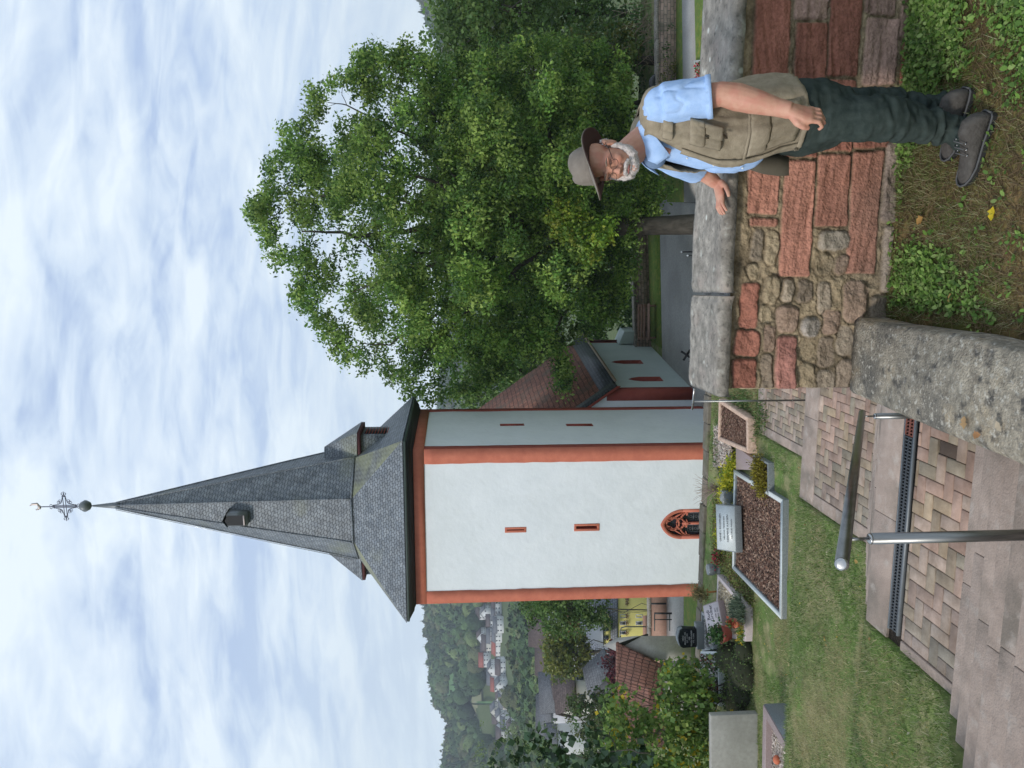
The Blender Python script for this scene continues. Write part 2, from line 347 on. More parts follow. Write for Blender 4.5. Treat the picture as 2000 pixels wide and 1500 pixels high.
Sg, Tg = np.meshgrid(SA, TA); Hg = ground_h(Sg, Tg)
Xg, Yg = Sg*CS+Tg*SN, -Sg*SN+Tg*CS
ns, nt_ = len(SA), len(TA)
idx = (np.arange(nt_-1)[:,None]*ns + np.arange(ns-1)[None,:]).reshape(-1)
Fg = np.stack([idx, idx+1, idx+ns+1, idx+ns], -1)
M['ground'] = mat('turf_ground', [(.3, (.16,.145,.07)), (.48, (.085,.13,.035)), (.68, (.115,.185,.045))], scale=2.2, rough=1, bump=.6, bscale=30, bdist=.03, tint=True, big=[(.9, (.26,.215,.12), .6, .47), (3.5, (.30,.26,.15), .65, .52), (14, (.055,.085,.025), .6, .54), (26, (.34,.29,.17), .5, .55)])
M['meadow'] = mat('meadow', [(.3, (.08,.16,.055)), (.7, (.10,.20,.07))], scale=.02, rough=1, bump=0)
M['field'] = mat('stubble_field', [(.3, (.22,.21,.12)), (.7, (.17,.20,.10))], scale=.03, rough=1, bump=0)
g = mkobj('ground', np.stack([Xg, Yg, Hg], -1).reshape(-1,3), Fg, M['ground'], smooth=True, C=np.where(((Sg > -.34) & (Tg < 4.15) & (Tg > -3))[..., None], np.array((.85,.62,.52)), np.where((Tg > 50)[..., None], np.array((.55,.65,.55)), np.array((1.1,1.1,1.05)))).reshape(-1,3)); structure(g)

def sheet(name, uvs, z, mt, dz=.012, label=None):
    mb = MB(); pts = [PH(u, v, z) for u, v in uvs]; top = [Vector((p.x,p.y,z+dz)) for p in pts]; bot = [Vector((p.x,p.y,z-.1)) for p in pts]
    n = (top[1]-top[0]).cross(top[2]-top[0])
    if n.z < 0: top.reverse(); bot.reverse()
    mb.hexa(bot, top); return mb.build(name, mt)
# ================================================================== paved path with flights of steps
M['paver'] = mat('concrete_pavers', [(.3, (.58,.54,.49)), (.7, (.98,.95,.91))], scale=9, rough=.95, bump=.6, bscale=60, bdist=.005, tint=True, big=[(1.4, (.34,.29,.24), .5, .5), (13, (.40,.34,.28), .4, .58)])
M['step'] = mat('sandstone_step', [(.3, (.29,.225,.185)), (.7, (.42,.33,.275))], scale=7, rough=.95, bump=.7, bscale=70, bdist=.008, big=[(1.8, (.15,.13,.105), .75, .49), (.6, (.33,.25,.205), .5, .5), (9, (.47,.42,.37), .5, .56), (4, (.17,.15,.125), .5, .56)])
SL, SR = -3.05, -.78
steps_mb = MB(); joints = MB()
def slab(mb, s0, s1, t0, t1, z, d=.16):
    b = [W(s0,t0,z-d), W(s1,t0,z-d), W(s1,t1,z-d), W(s0,t1,z-d)]; tt = [W(s0,t0,z), W(s1,t0,z), W(s1,t1,z), W(s0,t1,z)]; mb.hexa(b, tt)
def steprow(t0, t1, z, d=.2, seed=0):
    rr = random.Random(seed); a = SL
    while a < SR-.01:
        b = min(SR, a + rr.uniform(.9, 1.3));  b = SR if SR-b < .35 else b
        slab(steps_mb, a+.0015, b-.0015, t0, t1, z+rr.uniform(-.0008,.0008), d); a = b
for k in range(1, 13): steprow(4.62-.3*k, 4.62-.3*(k-1)+.012, -3.5+.1585*k, .3, k)
steprow(-3, 1.03, -1.6, .3, 40)
steprow(5.70, 6.02, -3.5, .3, 51)
def flight(t0, z0, n, zend):
    for k in range(1, n): steprow(t0+.30*(k-1)-.01, t0+.30*k, z0+(zend-z0)*k/n, .3, int(t0*10)+k)
flight(6.03, -3.5, 6, -4.48); steprow(9.12, 9.5, -4.48, .3, 61); flight(9.51, -4.48, 6, -5.46); steprow(13.1, 13.42, -5.44, .3, 71)
st = steps_mb.build('steps', M['step'], bevel=.005); structure(st)
pv = MB()
PALP = [(.48,.37,.26),(.43,.34,.25),(.52,.36,.29),(.48,.33,.265),(.54,.41,.33),(.40,.34,.26),(.50,.38,.31)]
def herring(s0, s1, t0, t1, z, seed, old=0.0, dark=()):
    rr = random.Random(seed); q = .1055; g_ = .0035
    ni, nj = int((s1-s0)/q)+2, int((t1-t0)/q)+2
    for i in range(-1, ni):
        for j in range(-1, nj):
            k = (i-j) % 4
            if k == 0: r = (i, j, i+2, j+1)
            elif k == 3: r = (i, j, i+1, j+2)
            else: continue
            a0, b0, a1, b1 = max(s0, s0+r[0]*q), max(t0, t0+r[1]*q), min(s1, s0+r[2]*q), min(t1, t0+r[3]*q)
            if a1-a0 < .02 or b1-b0 < .02: continue
            c = random.Random(hash((i, j, seed))).choice(PALP); f = rr.uniform(.72, 1.1)
            m = ST(W((a0+a1)/2, (b0+b1)/2, 0)); left = max(0, min(1, (-1.9-(a0+a1)/2)/1.1)); 
            c = tuple((x*(1-left*.6)+.17*left*.6*1.7*w_)*p_ for x, w_, p_ in zip(c, (1,.98,.92), (.90,.915,.93)))
            dz = rr.uniform(-.0025, .0025)
            for d_ in dark:
                if abs((a0+a1)/2-d_[0]) < d_[2] and abs((b0+b1)/2-d_[1]) < d_[3]: f = .28; dz = -.012
            pv.col = tuple(x*f*1.12 for x in c)
            e = .004
            b = [W(a0+g_,b0+g_,z-.08+dz), W(a1-g_,b0+g_,z-.08+dz), W(a1-g_,b1-g_,z-.08+dz), W(a0+g_,b1-g_,z-.08+dz)]
            u_ = [W(a0+g_,b0+g_,z-e+dz), W(a1-g_,b0+g_,z-e+dz), W(a1-g_,b1-g_,z-e+dz), W(a0+g_,b1-g_,z-e+dz)]
            h2 = g_+e; tp = [W(a0+h2,b0+h2,z+dz), W(a1-h2,b0+h2,z+dz), W(a1-h2,b1-h2,z+dz), W(a0+h2,b1-h2,z+dz)]
            pv.rings([b, u_, tp])
herring(SL+.09, SR, 4.62, 5.50, -3.5, 3, dark=((-1.02, 5.05, .07, .22), (-1.25, 5.17,.1,.05)))
herring(SL+.17, SR, 7.53, 9.11, -4.48, 5)
herring(SL+.17, SR, 11.01, 13.09, -5.46, 6)
pvo = pv.build('path', M['paver']); structure(pvo)
# soil bed under the joints and the kerb strip on the lawn side
bd = MB()
for (a, b, z) in ((4.6, 5.72, -3.5), (7.52, 9.14, -4.48), (11.0, 13.12, -5.46)): slab(bd, SL, SR+.06, a, b, z-.022, .5)
structure(bd.build('path_bed', M['soil']))
kb = MB()
for (a, b, z, w_) in ((4.62, 5.50, -3.5, .085), (7.53, 9.11, -4.48, .165), (11.01, 13.09, -5.46, .165)):
    x = a
    while x < b-.02:
        y = min(b, x+1.0); slab(kb, SL, SL+w_-.004, x+.003, y-.003, z+.004, .2); x = y
structure(kb.build('path_edging', M['step'], bevel=.008))
# ------------------------------------------------------------------ drain grate
gr = thing('drain_grate', W(-1.9, 5.6, -3.5), 'long slotted drain grate of two slot rows set across the paved landing below the steps', 'drain')
fr = MB(); T0, T1 = 5.53, 5.675; zt = -3.494
fr.box(W((SL+.1+SR)/2, T0+.008, zt-.01), (SR-SL-.1, .016, .03), (W(1,0,0), W(0,1,0), Vector((0,0,1))))
fr.box(W((SL+.1+SR)/2, T1-.008, zt-.01), (SR-SL-.1, .016, .03), (W(1,0,0), W(0,1,0), Vector((0,0,1))))
fr.build('frame', M['lead'], gr)
M['grate'] = flat('cast_iron_grate', (.075,.082,.09), .6, .3); M['grater'] = flat('rusty_iron_grate', (.16,.055,.04), .8, .1)
for seg, (sa, sb, m_) in enumerate(((SL+.12, -1.33, 'grate'), (-1.32, SR-.01, 'grater'))):
    gb = MB()
    for tt in (T0+.022, (T0+T1)/2, T1-.022): gb.box(W((sa+sb)/2, tt, zt-.005), (sb-sa, .014, .02), (W(1,0,0), W(0,1,0), Vector((0,0,1))))
    x = sa
    while x < sb: gb.box(W(x, (T0+T1)/2, zt-.006), (.009, T1-T0-.04, .018), (W(1,0,0), W(0,1,0), Vector((0,0,1)))); x += .027
    o = gb.build('grate_section', M[m_], gr); o['label'] = ('dark grey ' if seg == 0 else 'rust red ') + 'grate section'
ch = MB(); slab(ch, SL+.1, SR, T0+.01, T1-.01, zt-.075, .03); ch.build('channel', M['black'], gr)
# ================================================================== flat topped kerb wall beside the steps
M['lichen'] = mat('lichened_concrete', [(.3, (.18,.155,.12)), (.5, (.30,.265,.205)), (.66, (.41,.36,.28))], scale=22, rough=1, bump=1, bscale=90, bdist=.012,
    big=[(3.5, (.085,.085,.08), .7, .53), (5.3, (.42,.31,.17), .5, .56), (34, (.60,.57,.49), .8, .56), (21, (.05,.05,.05), .85, .55), (60, (.62,.58,.50), .7, .60)])
kw = MB()
ts = list(np.linspace(-2.5, 3.98, 90)); L_ = []; 
for t in ts:
    n1 = float(fbm(np.array([t*2.2, 3, 1.]), 3))*.018; n2 = float(fbm(np.array([t*2.5, 9, 4.]), 3))*.02
    f = (t-2.8)/1.2; sr = -.31 + .02*f + n1; sl = -.755 + .05*min(f, 1) + n2; z = -2.12 + n1*.3
    L_.append([W(sl,t,-3.9), W(sl,t,z-.025), W(sl+.02,t,z-.004), W((sl+sr)/2,t,z), W(sr-.02,t,z-.004), W(sr,t,z-.022), W(sr,t,-2.9)])
kw.rings(L_)
o = kw.build('kerb_wall', M['lichen'], smooth=False); tag(o, 'low flat-topped lichened concrete wall between the steps and the weedy terrace, with fallen leaves on it', 'low wall')
# ================================================================== sandstone wall with coping
sw = thing('stone_wall', W(.9, 4.2, -2.3), 'red sandstone block wall with grey coping slabs that the man leans on', 'wall')
WALLT = 4.0; ZB, ZT = -2.45, -1.43
def uvz(u, v): p = PT(u, v, WALLT); s, t = ST(p); return s, p.z
ST_ = []   # blocks: s0, s1, z0, z1, colour, protrusion, roundness
RED = (.38,.165,.118); RED2 = (.33,.14,.10); RED3 = (.45,.215,.155); GRY = (.33,.28,.23); GRP = (.33,.22,.18); TAN = (.37,.30,.20); DGR = (.20,.16,.135)
def blk(u0, u1, v0, v1, c, pr=.03, rd=.012, ch=1.0):
    s0, z1 = uvz(u0, (v0)); s1, _ = uvz(u1, v0); _, z0 = uvz((u0+u1)/2, v1); _, z1 = uvz((u0+u1)/2, v0)
    ST_.append((s0, s1, z0, z1, c, pr, rd, ch))
# ashlar courses, right part
for a in [(1080,1180,1458,1520,RED3),(1184,1335,1460,1523,RED),(1338,1503,1470,1540,RED2),(1507,1720,1475,1546,RED),
          (958,1188,1524,1586,RED3),(1192,1330,1533,1600,RED2),(1333,1455,1549,1612,RED2),(1459,1640,1552,1620,GRP),
          (1058,1200,1592,1657,RED3),(1204,1345,1606,1668,RED),(1349,1620,1618,1682,RED2),
          (965,1206,1656,1716,RED3),(1210,1328,1668,1740,RED2),(1332,1466,1684,1750,GRP),(1470,1660,1690,1752,GRP),
          (1330,1418,1757,1783,(.36,.10,.08)),(1424,1490,1754,1792,GRP),(1494,1600,1760,1800,GRP),(1600,1720,1690,1760,RED)]: blk(*a)
blk(1056,1074,1460,1518,RED3)
# dressed plinth under the courses
for a in [(928,1062,1719,1756,(.40,.33,.27)),(1065,1222,1722,1760,(.36,.28,.24)),(1226,1326,1752,1790,GRP)]: blk(*a, .045, .02, .6)
# squared-off rubble, left part
for a in [(860,945,1440,1482,RED,.03,.03),(735,800,1428,1476,RED2,.035,.02),(803,858,1432,1480,RED,.035,.03),(735,742,1430,1474,RED2,.03,.02),
          (738,812,1484,1508,DGR,.03,.03),(815,870,1486,1512,GRP,.035,.04),(873,905,1484,1508,TAN,.03,.04),(740,845,1511,1552,(.44,.21,.17),.045,.02),(850,905,1513,1560,GRP,.04,.05),(908,960,1490,1520,TAN,.04,.04),
          (738,795,1556,1588,TAN,.03,.04),(798,838,1558,1590,TAN,.03,.05),(842,882,1562,1600,(.32,.31,.31),.05,.05),(886,950,1590,1622,GRY,.035,.05),
          (738,782,1592,1628,GRY,.035,.04),(786,842,1594,1630,DGR,.035,.04),(846,900,1603,1640,GRP,.03,.04),(738,800,1630,1664,(.24,.19,.16),.035,.05),(803,870,1634,1668,GRY,.03,.04),(874,952,1644,1690,GRP,.03,.05),
          (1010,1052,1592,1655,(.40,.37,.33),.045,.05),(962,1006,1594,1624,TAN,.03,.04),(964,1004,1628,1652,GRP,.03,.04),(985,1050,1465,1490,GRY,.035,.04),(950,982,1460,1484,TAN,.03,.04),(985,1050,1494,1519,TAN,.03,.04),(910,953,1524,1550,GRY,.035,.04),(906,952,1554,1584,DGR,.035,.04),
          (735,760,1668,1710,DGR,.03,.04),(765,860,1672,1712,(.23,.20,.17),.03,.05),(864,925,1694,1745,(.21,.18,.16),.05,.04),(738,860,1716,1800,DGR,.03,.05),(864,925,1748,1800,DGR,.04,.05)]: blk(*a, 1.2)
SLO, SHI = -.665, 2.9
rx = random.Random(12)
for z0_, z1_ in ((-1.60,-1.455),(-1.765,-1.62),(-1.93,-1.785),(-2.10,-1.95),(-2.25,-2.12)):
    s_ = max([b[1] for b in ST_ if b[2] < (z0_+z1_)/2 < b[3]] + [1.6])+.015
    while s_ < SHI:
        w_ = rx.uniform(.25, .6); ST_.append((s_, min(SHI, s_+w_), z0_, z1_, rx.choice([RED, RED2, GRP, RED3]), .03, .012, 1.0)); s_ += w_+.015
gs = np.arange(SLO, SHI+.001, .0062); gz = np.arange(ZB, ZT+.001, .0062)
Sw, Zw = np.meshgrid(gs, gz); p3 = np.stack([Sw, Zw, Sw*0], -1)
wob_s = fbm(p3*9+3, 4)*.03; wob_z = fbm(p3*9+11, 4)*.026; WS, WZ = Sw, Zw
Hw = fbm(p3*30, 4)*.016 + fbm(p3*8, 3)*.016 + .012 + .008*np.clip(-Sw+.2, 0, .8)
Cw = np.zeros(Sw.shape+(3,)); mort = np.array((.36,.285,.185)); Cw[:] = mort; Cw *= (1-.45*np.clip(fbm(p3*5+2, 4)*3+.1-Sw[...]*.6, 0, 1))[..., None]
Cw *= (1+fbm(p3*30, 3)[..., None]*.35)
for (s0, s1, z0, z1, c, pr, rd, chs) in ST_:
    I0, I1 = np.searchsorted(gz, [z0-.06, z1+.06]); J0, J1 = np.searchsorted(gs, [s0-.06, s1+.06]); W_ = (slice(I0, I1), slice(J0, J1))
    if I1-I0 < 2 or J1-J0 < 2: continue
    Sw, Zw = WS[W_], WZ[W_]
    ww = 1.0 if rd > .025 else .35
    ss = Sw + wob_s[W_]*ww; zz = Zw + wob_z[W_]*ww
    hx, hz_ = (s1-s0)/2, (z1-z0)/2; cx, cz = (s0+s1)/2, (z0+z1)/2; r = min(rd*(.9 if rd > .025 else 1.2), hx*.8, hz_*.8)
    qx = np.abs(ss-cx)-(hx-r); qz = np.abs(zz-cz)-(hz_-r)
    sd = np.hypot(np.maximum(qx,0), np.maximum(qz,0)) + np.minimum(np.maximum(qx,qz), 0) - r
    k = np.clip(-sd/(.004+rd*.2), 0, 1); k = k**.7; inside = sd < 0
    pr = pr*(.62 if rd > .025 else .72)
    seed = s0*37.1+z0*91.7
    if chs == 1.0: tex = fbm(np.stack([Sw*4, Zw*42+Sw*6*math.sin(seed), Sw*0+seed], -1), 4)*.013 + fbm(np.stack([Sw*30, Zw*30, Sw*0+seed], -1), 2)*.004
    else: tex = fbm(np.stack([Sw*9, Zw*14, Sw*0+seed], -1), 4)*.03 + fbm(np.stack([Sw*30, Zw*34, Sw*0+seed], -1), 3)*.007
    hh = pr*k + tex*k
    vr = 1 + .42*fbm(np.stack([Sw*5, Zw*14, Sw*0+seed], -1), 4) + .2*fbm(np.stack([Sw*60, Zw*60, Sw*0+seed], -1), 2)
    f = 1 + .12*math.sin(seed*3)
    if rd > .025 and c not in (RED, RED2): c = tuple(a*.62+b*.38 for a, b in zip(c, mort)); pr = pr*.75
    mix = (0 if rd <= .025 else .010*np.clip(1-k*1.0, 0, 1)); Hw[W_] = np.where(inside, np.maximum(hh, -.01)+mix, Hw[W_])
    cc2 = np.array(c)[None,None,:]*vr[..., None]*f
    gv_ = np.exp(-((sd-.003)/.005)**2)*(.009 if rd > .025 else .005); Hw[W_] = Hw[W_] - gv_*(.6+.8*fbm(np.stack([Sw*16, Zw*16, Sw*0], -1), 2)); Cw[W_] = Cw[W_]*(1-(np.exp(-((sd-.002)/.005)**2)*.35)[..., None])  # groove round each stone, its crease shade also darkened into the colour
    e = np.clip((-sd)/.006, 0, 1)[..., None]
    Cw[W_] = np.where(inside[..., None], cc2*e + Cw[W_]*(1-e), Cw[W_])
Sw, Zw = WS, WZ
# colour turns darker brown towards the base of the wall, most at the left
st_ = np.clip((-2.0-Zw)/.3 + fbm(p3*4, 3)*.6 - np.clip(Sw*.9, 0, 1), 0, 1)[..., None]*.55
Cw = Cw*(1-st_) + np.array((.15,.13,.105))*st_
px = Sw*CS + (WALLT-Hw)*SN; py = -Sw*SN + (WALLT-Hw)*CS
Vw = np.stack([px, py, Zw], -1).reshape(-1,3); n0, n1_ = len(gs), len(gz)
ii = (np.arange(n1_-1)[:,None]*n0 + np.arange(n0-1)[None,:]).reshape(-1)
Fw = np.stack([ii, ii+1, ii+n0+1, ii+n0], -1)
M['masonry'] = mat('sandstone_masonry', [(.3, (.70,.67,.64)), (.7, (1.2,1.18,1.15))], scale=60, rough=1, bump=1, bscale=75, bdist=.010, tint=True, big=[(9, (.75,.70,.62), .35, .52)])
mkobj('masonry_face', Vw, Fw, M['masonry'], sw, smooth=True, C=np.clip(Cw, .01, 1).reshape(-1,3))
# body behind the face and the end face of rough stones
core = MB(); 
core.hexa([W(-.64,4.012,-3.6), W(SHI,4.012,-3.6), W(SHI,4.42,-3.6), W(-.64,4.42,-3.6)], [W(-.64,4.012,ZT), W(SHI,4.012,ZT), W(SHI,4.42,ZT), W(-.64,4.42,ZT)])
core.col = (.28,.22,.16); core.build('core', M['masonry'], sw)
eb = MB(); rr = random.Random(4); z = -3.5
while z < ZT-.05:
    h = rr.uniform(.11, .19); t = 3.995
    while t < 4.42:
        w2 = rr.uniform(.16, .3); w2 = min(w2, 4.44-t); eb.col = rr.choice([RED, GRP, TAN, DGR, GRY])
        if z+h < ZT+.02: eb.box(W(-.645, t+w2/2, z+h/2), (.06, w2-.015, h-.015), (W(1,0,0), W(0,1,0), Vector((0,0,1))))
        t += w2
    z += h
eb.build('end_stones', M['masonry'], sw, bevel=.012)
M['coping'] = mat('weathered_coping', [(.3, (.15,.14,.115)), (.5, (.27,.245,.21)), (.7, (.42,.38,.32))], scale=13, rough=1, bump=.8, bscale=60, bdist=.008,
    big=[(2.5, (.15,.13,.11), .65, .52), (6, (.42,.33,.28), .45, .55), (40, (.08,.075,.065), .8, .57), (11, (.62,.62,.55), .75, .63)], spots=(6, (.62,.62,.55), .11))
def coping(s0, s1, seed):
    n_, m_ = int((s1-s0)/.02)+1, 26; s_ = np.linspace(s0+.004, s1-.004, n_); mb = []
    # profile in (t, z): lower front, front, arris, top, back
    pr = [(3.965,-1.435),(3.935,-1.432),(3.932,-1.39),(3.944,-1.372)] + [(3.944+(4.452-3.944)*k/14, -1.366) for k in range(1, 14)] + [(4.452,-1.372),(4.465,-1.40),(4.462,-1.435)]
    V = []; G_ = np.array([[(s, t, z) for t, z in pr] for s in s_]); D_ = fbm(G_*np.array((3,5,8))+np.array((0,0,seed)), 3)*.010 + fbm(np.concatenate([G_[...,:2]*14, G_[...,2:]*0+seed], -1), 3)*.006
    for i, s in enumerate(s_):
        e = min(i, n_-1-i); dn = .012 if e == 0 else (.003 if e == 1 else 0)
        for j, (t, z) in enumerate(pr):
            d = float(D_[i, j])
            wz = d if 3 <= j <= len(pr)-3 else 0; wt = d*1.2 if j in (1,2,3) else 0
            V.append(W(s + (.008*math.sin(t*5+1) if e == 0 else 0), t + wt, z + wz - dn))
    m2 = len(pr); F = [tuple(range(m2)), tuple((n_-1)*m2 + k for k in range(m2))[::-1]]
    for i in range(n_-1):
        for k in range(m2): F.append((i*m2+k, i*m2+(k+1)%m2, (i+1)*m2+(k+1)%m2, (i+1)*m2+k))
    me = mkobj('coping_slab', np.array([tuple(v) for v in V]), F, M['coping'], sw, smooth=True)
for i, (a, b) in enumerate(((-.715, -.175), (-.165, .78), (.786, 2.16), (2.17, 2.95))): coping(a, b, i*5+1)
# ================================================================== handrail
hr = thing('handrail', W(-.95, 2.4, -2.3), 'brushed stainless steel handrail on two posts descending beside the steps', 'handrail')
A = P(398, 1644, 2.52); B = P(694, 1684, 5.33)
d = (B-A).normalized()
r_ = MB(); r_.tube([A, B], [.0235, .0235], 28); r_.build('rail', M['steel'], hr, smooth=True)
for q, s in ((A, -1), (B, 1)):
    e = MB(); e.tube([q+d*s*.0003, q+d*s*.004, q+d*s*.006], [.0235, .0215, .012], 28); e.build('end_cap', M['steelend'], hr, smooth=True)
for k in (.085, .95):
    q = A + (B-A)*k; ps = MB(); top = q + Vector((0,0,-.098))
    gz_ = -2.62 if k < .5 else -3.5
    ps.tube([Vector((q.x,q.y,gz_)), top], [.0212, .0212], 26); ps.build('post', M['steel'], hr, smooth=True)
    c_ = MB(); c_.tube([top, top+Vector((0,0,.006)), top+Vector((0,0,.009))], [.0212, .019, .012], 26); c_.build('post_cap', M['steelend'], hr, smooth=True)
    pn = MB(); pn.tube([top, q+Vector((0,0,-.02))], [.006,.006], 10); pn.build('bracket', M['steel'], hr, smooth=True)
# light steel rail further down, past the wall's end
h2 = thing('garden_rail', PH(716, 1500, -5.46), 'thin pale metal rail standing past the end of the stone wall', 'rail')
q0 = P(741, 1356, 10.2); q1 = P(700, 1352, 10.6)
b_ = MB(); b_.tube([q0, q1], [.013,.013], 8); b_.build('rail', M['steelend'], h2, smooth=True)
q2 = P(716, 1354, 10.45); b_ = MB(); b_.tube([q2, Vector((q2.x, q2.y, -5.5))], [.013,.013], 8); b_.build('post', M['steel'], h2, smooth=True)
# ================================================================== graves
M['granface'] = mat('pale_granite', [(.35, (.40,.44,.44)), (.5, (.50,.54,.54)), (.65, (.60,.64,.64))], scale=70, rough=.35, bump=.02, spec=.5)
def curb(name, corners, ztop, width, zbot, mt, parent, bev=.008):
    """four curb stones round a quadrilateral given by world corners (counter-clockwise from above)"""
    pts = [Vector((p.x, p.y, ztop)) for p in corners]; c = sum(pts, Vector())/4; n = len(pts)
    inner = []
    for i in range(n):
        a, b, d_ = pts[i-1], pts[i], pts[(i+1)%n]
        e1, e2 = (b-a).normalized(), (d_-b).normalized(); bis = (e2-e1).normalized(); 
        s = width/max(.3, abs(bis.dot(Vector((-e1.y, e1.x, 0))))); q = b+bis*s; q2 = b-bis*s
        inner.append(q if (q-c).length < (q2-c).length else q2)
    for i in range(n):
        j = (i+1)%n; mb = MB(); q = [pts[i], pts[j], inner[j], inner[i]]
        mb.hexa([Vector((x.x,x.y,zbot)) for x in q], q); mb.build(name, mt, parent, bevel=bev)
    return inner
def bed(name, inner, z, mt, parent, amp=.03, lump=14, n=40, col=None):
    a, b, c, d_ = inner; V = []; C = []
    for i in range(n+1):
        for j in range(n+1):
            x, y = i/n, j/n; p = (a*(1-x)+b*x)*(1-y) + (d_*(1-x)+c*x)*y
            V.append((p.x, p.y, z + float(fbm(np.array([p.x*lump, p.y*lump, 1.]), 3))*amp))
    F = [(i*(n+1)+j, (i+1)*(n+1)+j, (i+1)*(n+1)+j+1, i*(n+1)+j+1) for i in range(n) for j in range(n)]
    return mkobj(name, V, F, mt, parent, smooth=True)
def ccw(c):
    a = sum((c[i].x*c[(i+1)%len(c)].y - c[(i+1)%len(c)].x*c[i].y) for i in range(len(c)))
    return c if a > 0 else c[::-1]
def chips(name, inner, z, n, size, cols, mt, parent, seed=1, flat_=.35, kind=None):
    r = np.random.default_rng(seed); a, b, c, d_ = [np.array(q) for q in inner]
    x, y = r.random(n)[:,None], r.random(n)[:,None]; p = (a*(1-x)+b*x)*(1-y) + (d_*(1-x)+c*x)*y; p[:,2] = z + r.random(n)*.02
    L_, W_ = size*(.6+r.random(n)), size*(.25+r.random(n)*.4)
    an = r.random(n)*6.283; tl = (r.random(n)-.5)*flat_*2
    dx_ = np.stack([np.cos(an), np.sin(an), tl], -1)*L_[:,None]; dy_ = np.stack([-np.sin(an), np.cos(an), (r.random(n)-.5)*flat_*2], -1)*W_[:,None]; up = np.array([0,0,1])*(W_*.35)[:,None]
    V = np.stack([p-dx_, p+dy_, p+dx_, p-dy_, p+up, p-up], 1).reshape(-1,3); o = np.arange(n)[:,None]*6
    F = np.concatenate([o+np.array(f) for f in ([0,3,4],[3,2,4],[2,1,4],[1,0,4])]); 
    col = np.array(cols)[r.integers(0, len(cols), n)]*(.6+.7*r.random(n))[:,None]
    ob = mkobj(name, V, F, mt, parent, C=np.repeat(col, 6, 0)); ob['kind'] = 'stuff'; return ob
M['tint'] = mat('mixed_chips', [(.3, (.8,.8,.8)), (.7, (1.1,1.1,1.1))], scale=40, rough=.95, bump=.2, tint=True)
def text(name, s, mt, parent, origin, ax, ay, size, align='CENTER'):
    c = bpy.data.curves.new(name, 'FONT'); c.body = s; c.size = size; c.align_x = align; c.extrude = .0015; c.resolution_u = 2
    t = bpy.data.objects.new('tmp', c); COL.objects.link(t); dg = bpy.context.evaluated_depsgraph_get(); dg.update()
    me = bpy.data.meshes.new_from_object(t.evaluated_get(dg)); bpy.data.objects.remove(t)
    az_ = ax.cross(ay); mtx = Matrix((ax, ay, az_)).transposed().to_4x4(); mtx.translation = origin - wloc(parent); me.transform(mtx)
    me.materials.clear(); me.materials.append(mt); me.name = name
    o = bpy.data.objects.new(name, me); COL.objects.link(o); o.parent = parent; return o
M['letter'] = flat('letter_dark', (.03,.03,.035), .5); M['letterw'] = flat('letter_pale', (.55,.56,.55), .5)
ZG = -5.46
# --- large grey granite grave
ZK = -5.35
cor = ccw([PH(290,1527,ZK), PH(524,1530,ZK), PH(583,1434,ZK), PH(390,1431,ZK)])
gv = thing('grave_plot', PH(440,1500,ZG), 'large grave bed of brown bark mulch inside a grey granite kerb', 'grave')
inn = curb('kerb', cor, ZK, .085, -5.75, M['granite'], gv); curb('kerb_top_sheen', [p for p in cor], ZK+.012, .08, ZK+.001, M['granface'], gv, 0)  # pale top sheet carries the sky's reflection on the kerb as colour
bed('mulch_bed', inn, ZK-.05, M['soil'], gv, .03)
chips('bark_mulch', inn, ZK-.04, 9000, .032, [(.17,.09,.06),(.10,.05,.035),(.26,.16,.11),(.32,.22,.16),(.06,.035,.028),(.14,.08,.06)], M['tint'], gv, 5, .5)
# its stone: a wedge with a sloped polished face
def slanted(name, pl, pr, z0, hf, depth, rise, back, mt_face, mt_body, parent_thing):
    """wedge stone: front edge from pl to pr; vertical front of height hf, then a face rising by rise over depth"""
    x = (pr-pl).normalized(); y = Vector((-x.y, x.x, 0)); x0, x1 = pl, pr
    def q(p, dy, z): return Vector((p.x, p.y, 0)) + y*dy + Vector((0,0,z))
    b = MB(); prof = [(0,z0),(0,z0+hf),(depth,z0+hf+rise),(depth+back,z0+hf+rise-.03),(depth+back,z0)]
    b.rings([[q(x1, a, z) for a, z in prof], [q(x0, a, z) for a, z in prof]])
    b.build('stone_body', mt_body, parent_thing, bevel=.006)
    n = Vector((0,0,0)) + y*(-rise) + Vector((0,0,depth)); n.normalize()
    f = MB(); o_ = n*.004; m_ = x*.02; ym = (y*depth+Vector((0,0,rise))).normalized()
    c4 = [q(x0,0,z0+hf)+m_+ym*.01, q(x1,0,z0+hf)-m_+ym*.01, q(x1,depth,z0+hf+rise)-m_-ym*.01, q(x0,depth,z0+hf+rise)+m_-ym*.01]
    f.hexa([c-n*.01 for c in c4], [c+o_ for c in c4]); f.build('stone_face', mt_face, parent_thing)
    cen = (c4[0]+c4[1]+c4[2]+c4[3])/4 + n*.006
    return x, ym, n, cen
gs_ = thing('gravestone', PH(475,1452,ZG), 'grey granite desk-shaped gravestone with dark lettering at the head of the mulch grave', 'gravestone')
pl, pr = PH(421,1452,ZK+.02), PH(512,1449,ZK+.02)
M['granface0'] = mat('pale_granite_face', [(.35, (.40,.44,.44)), (.5, (.50,.54,.54)), (.65, (.60,.64,.64))], scale=70, rough=.35, bump=.02, spec=.5)
x, y, n, cen = slanted('s', pl, pr, ZK+.03, .13, .42, .22, .10, M['granface'], M['granite'], gs_)
ft = MB(); m_ = (pl+pr)/2; ft.box(Vector((m_.x, m_.y+.28, ZK-.06)), (.5, .2, .22)); ft.build('foot', M['granite'], gs_)
for k, (tx, sz) in enumerate((('OHHE I. KHORNEN', .062), ('HELHHA TESEHHEN', .050), ('HERMINE KASSEN', .066), ('HILTRUD PASSIN', .050))):
    text('inscription', tx, M['letter'], gs_, cen + y*(.12-.095*k) , x, y, sz)
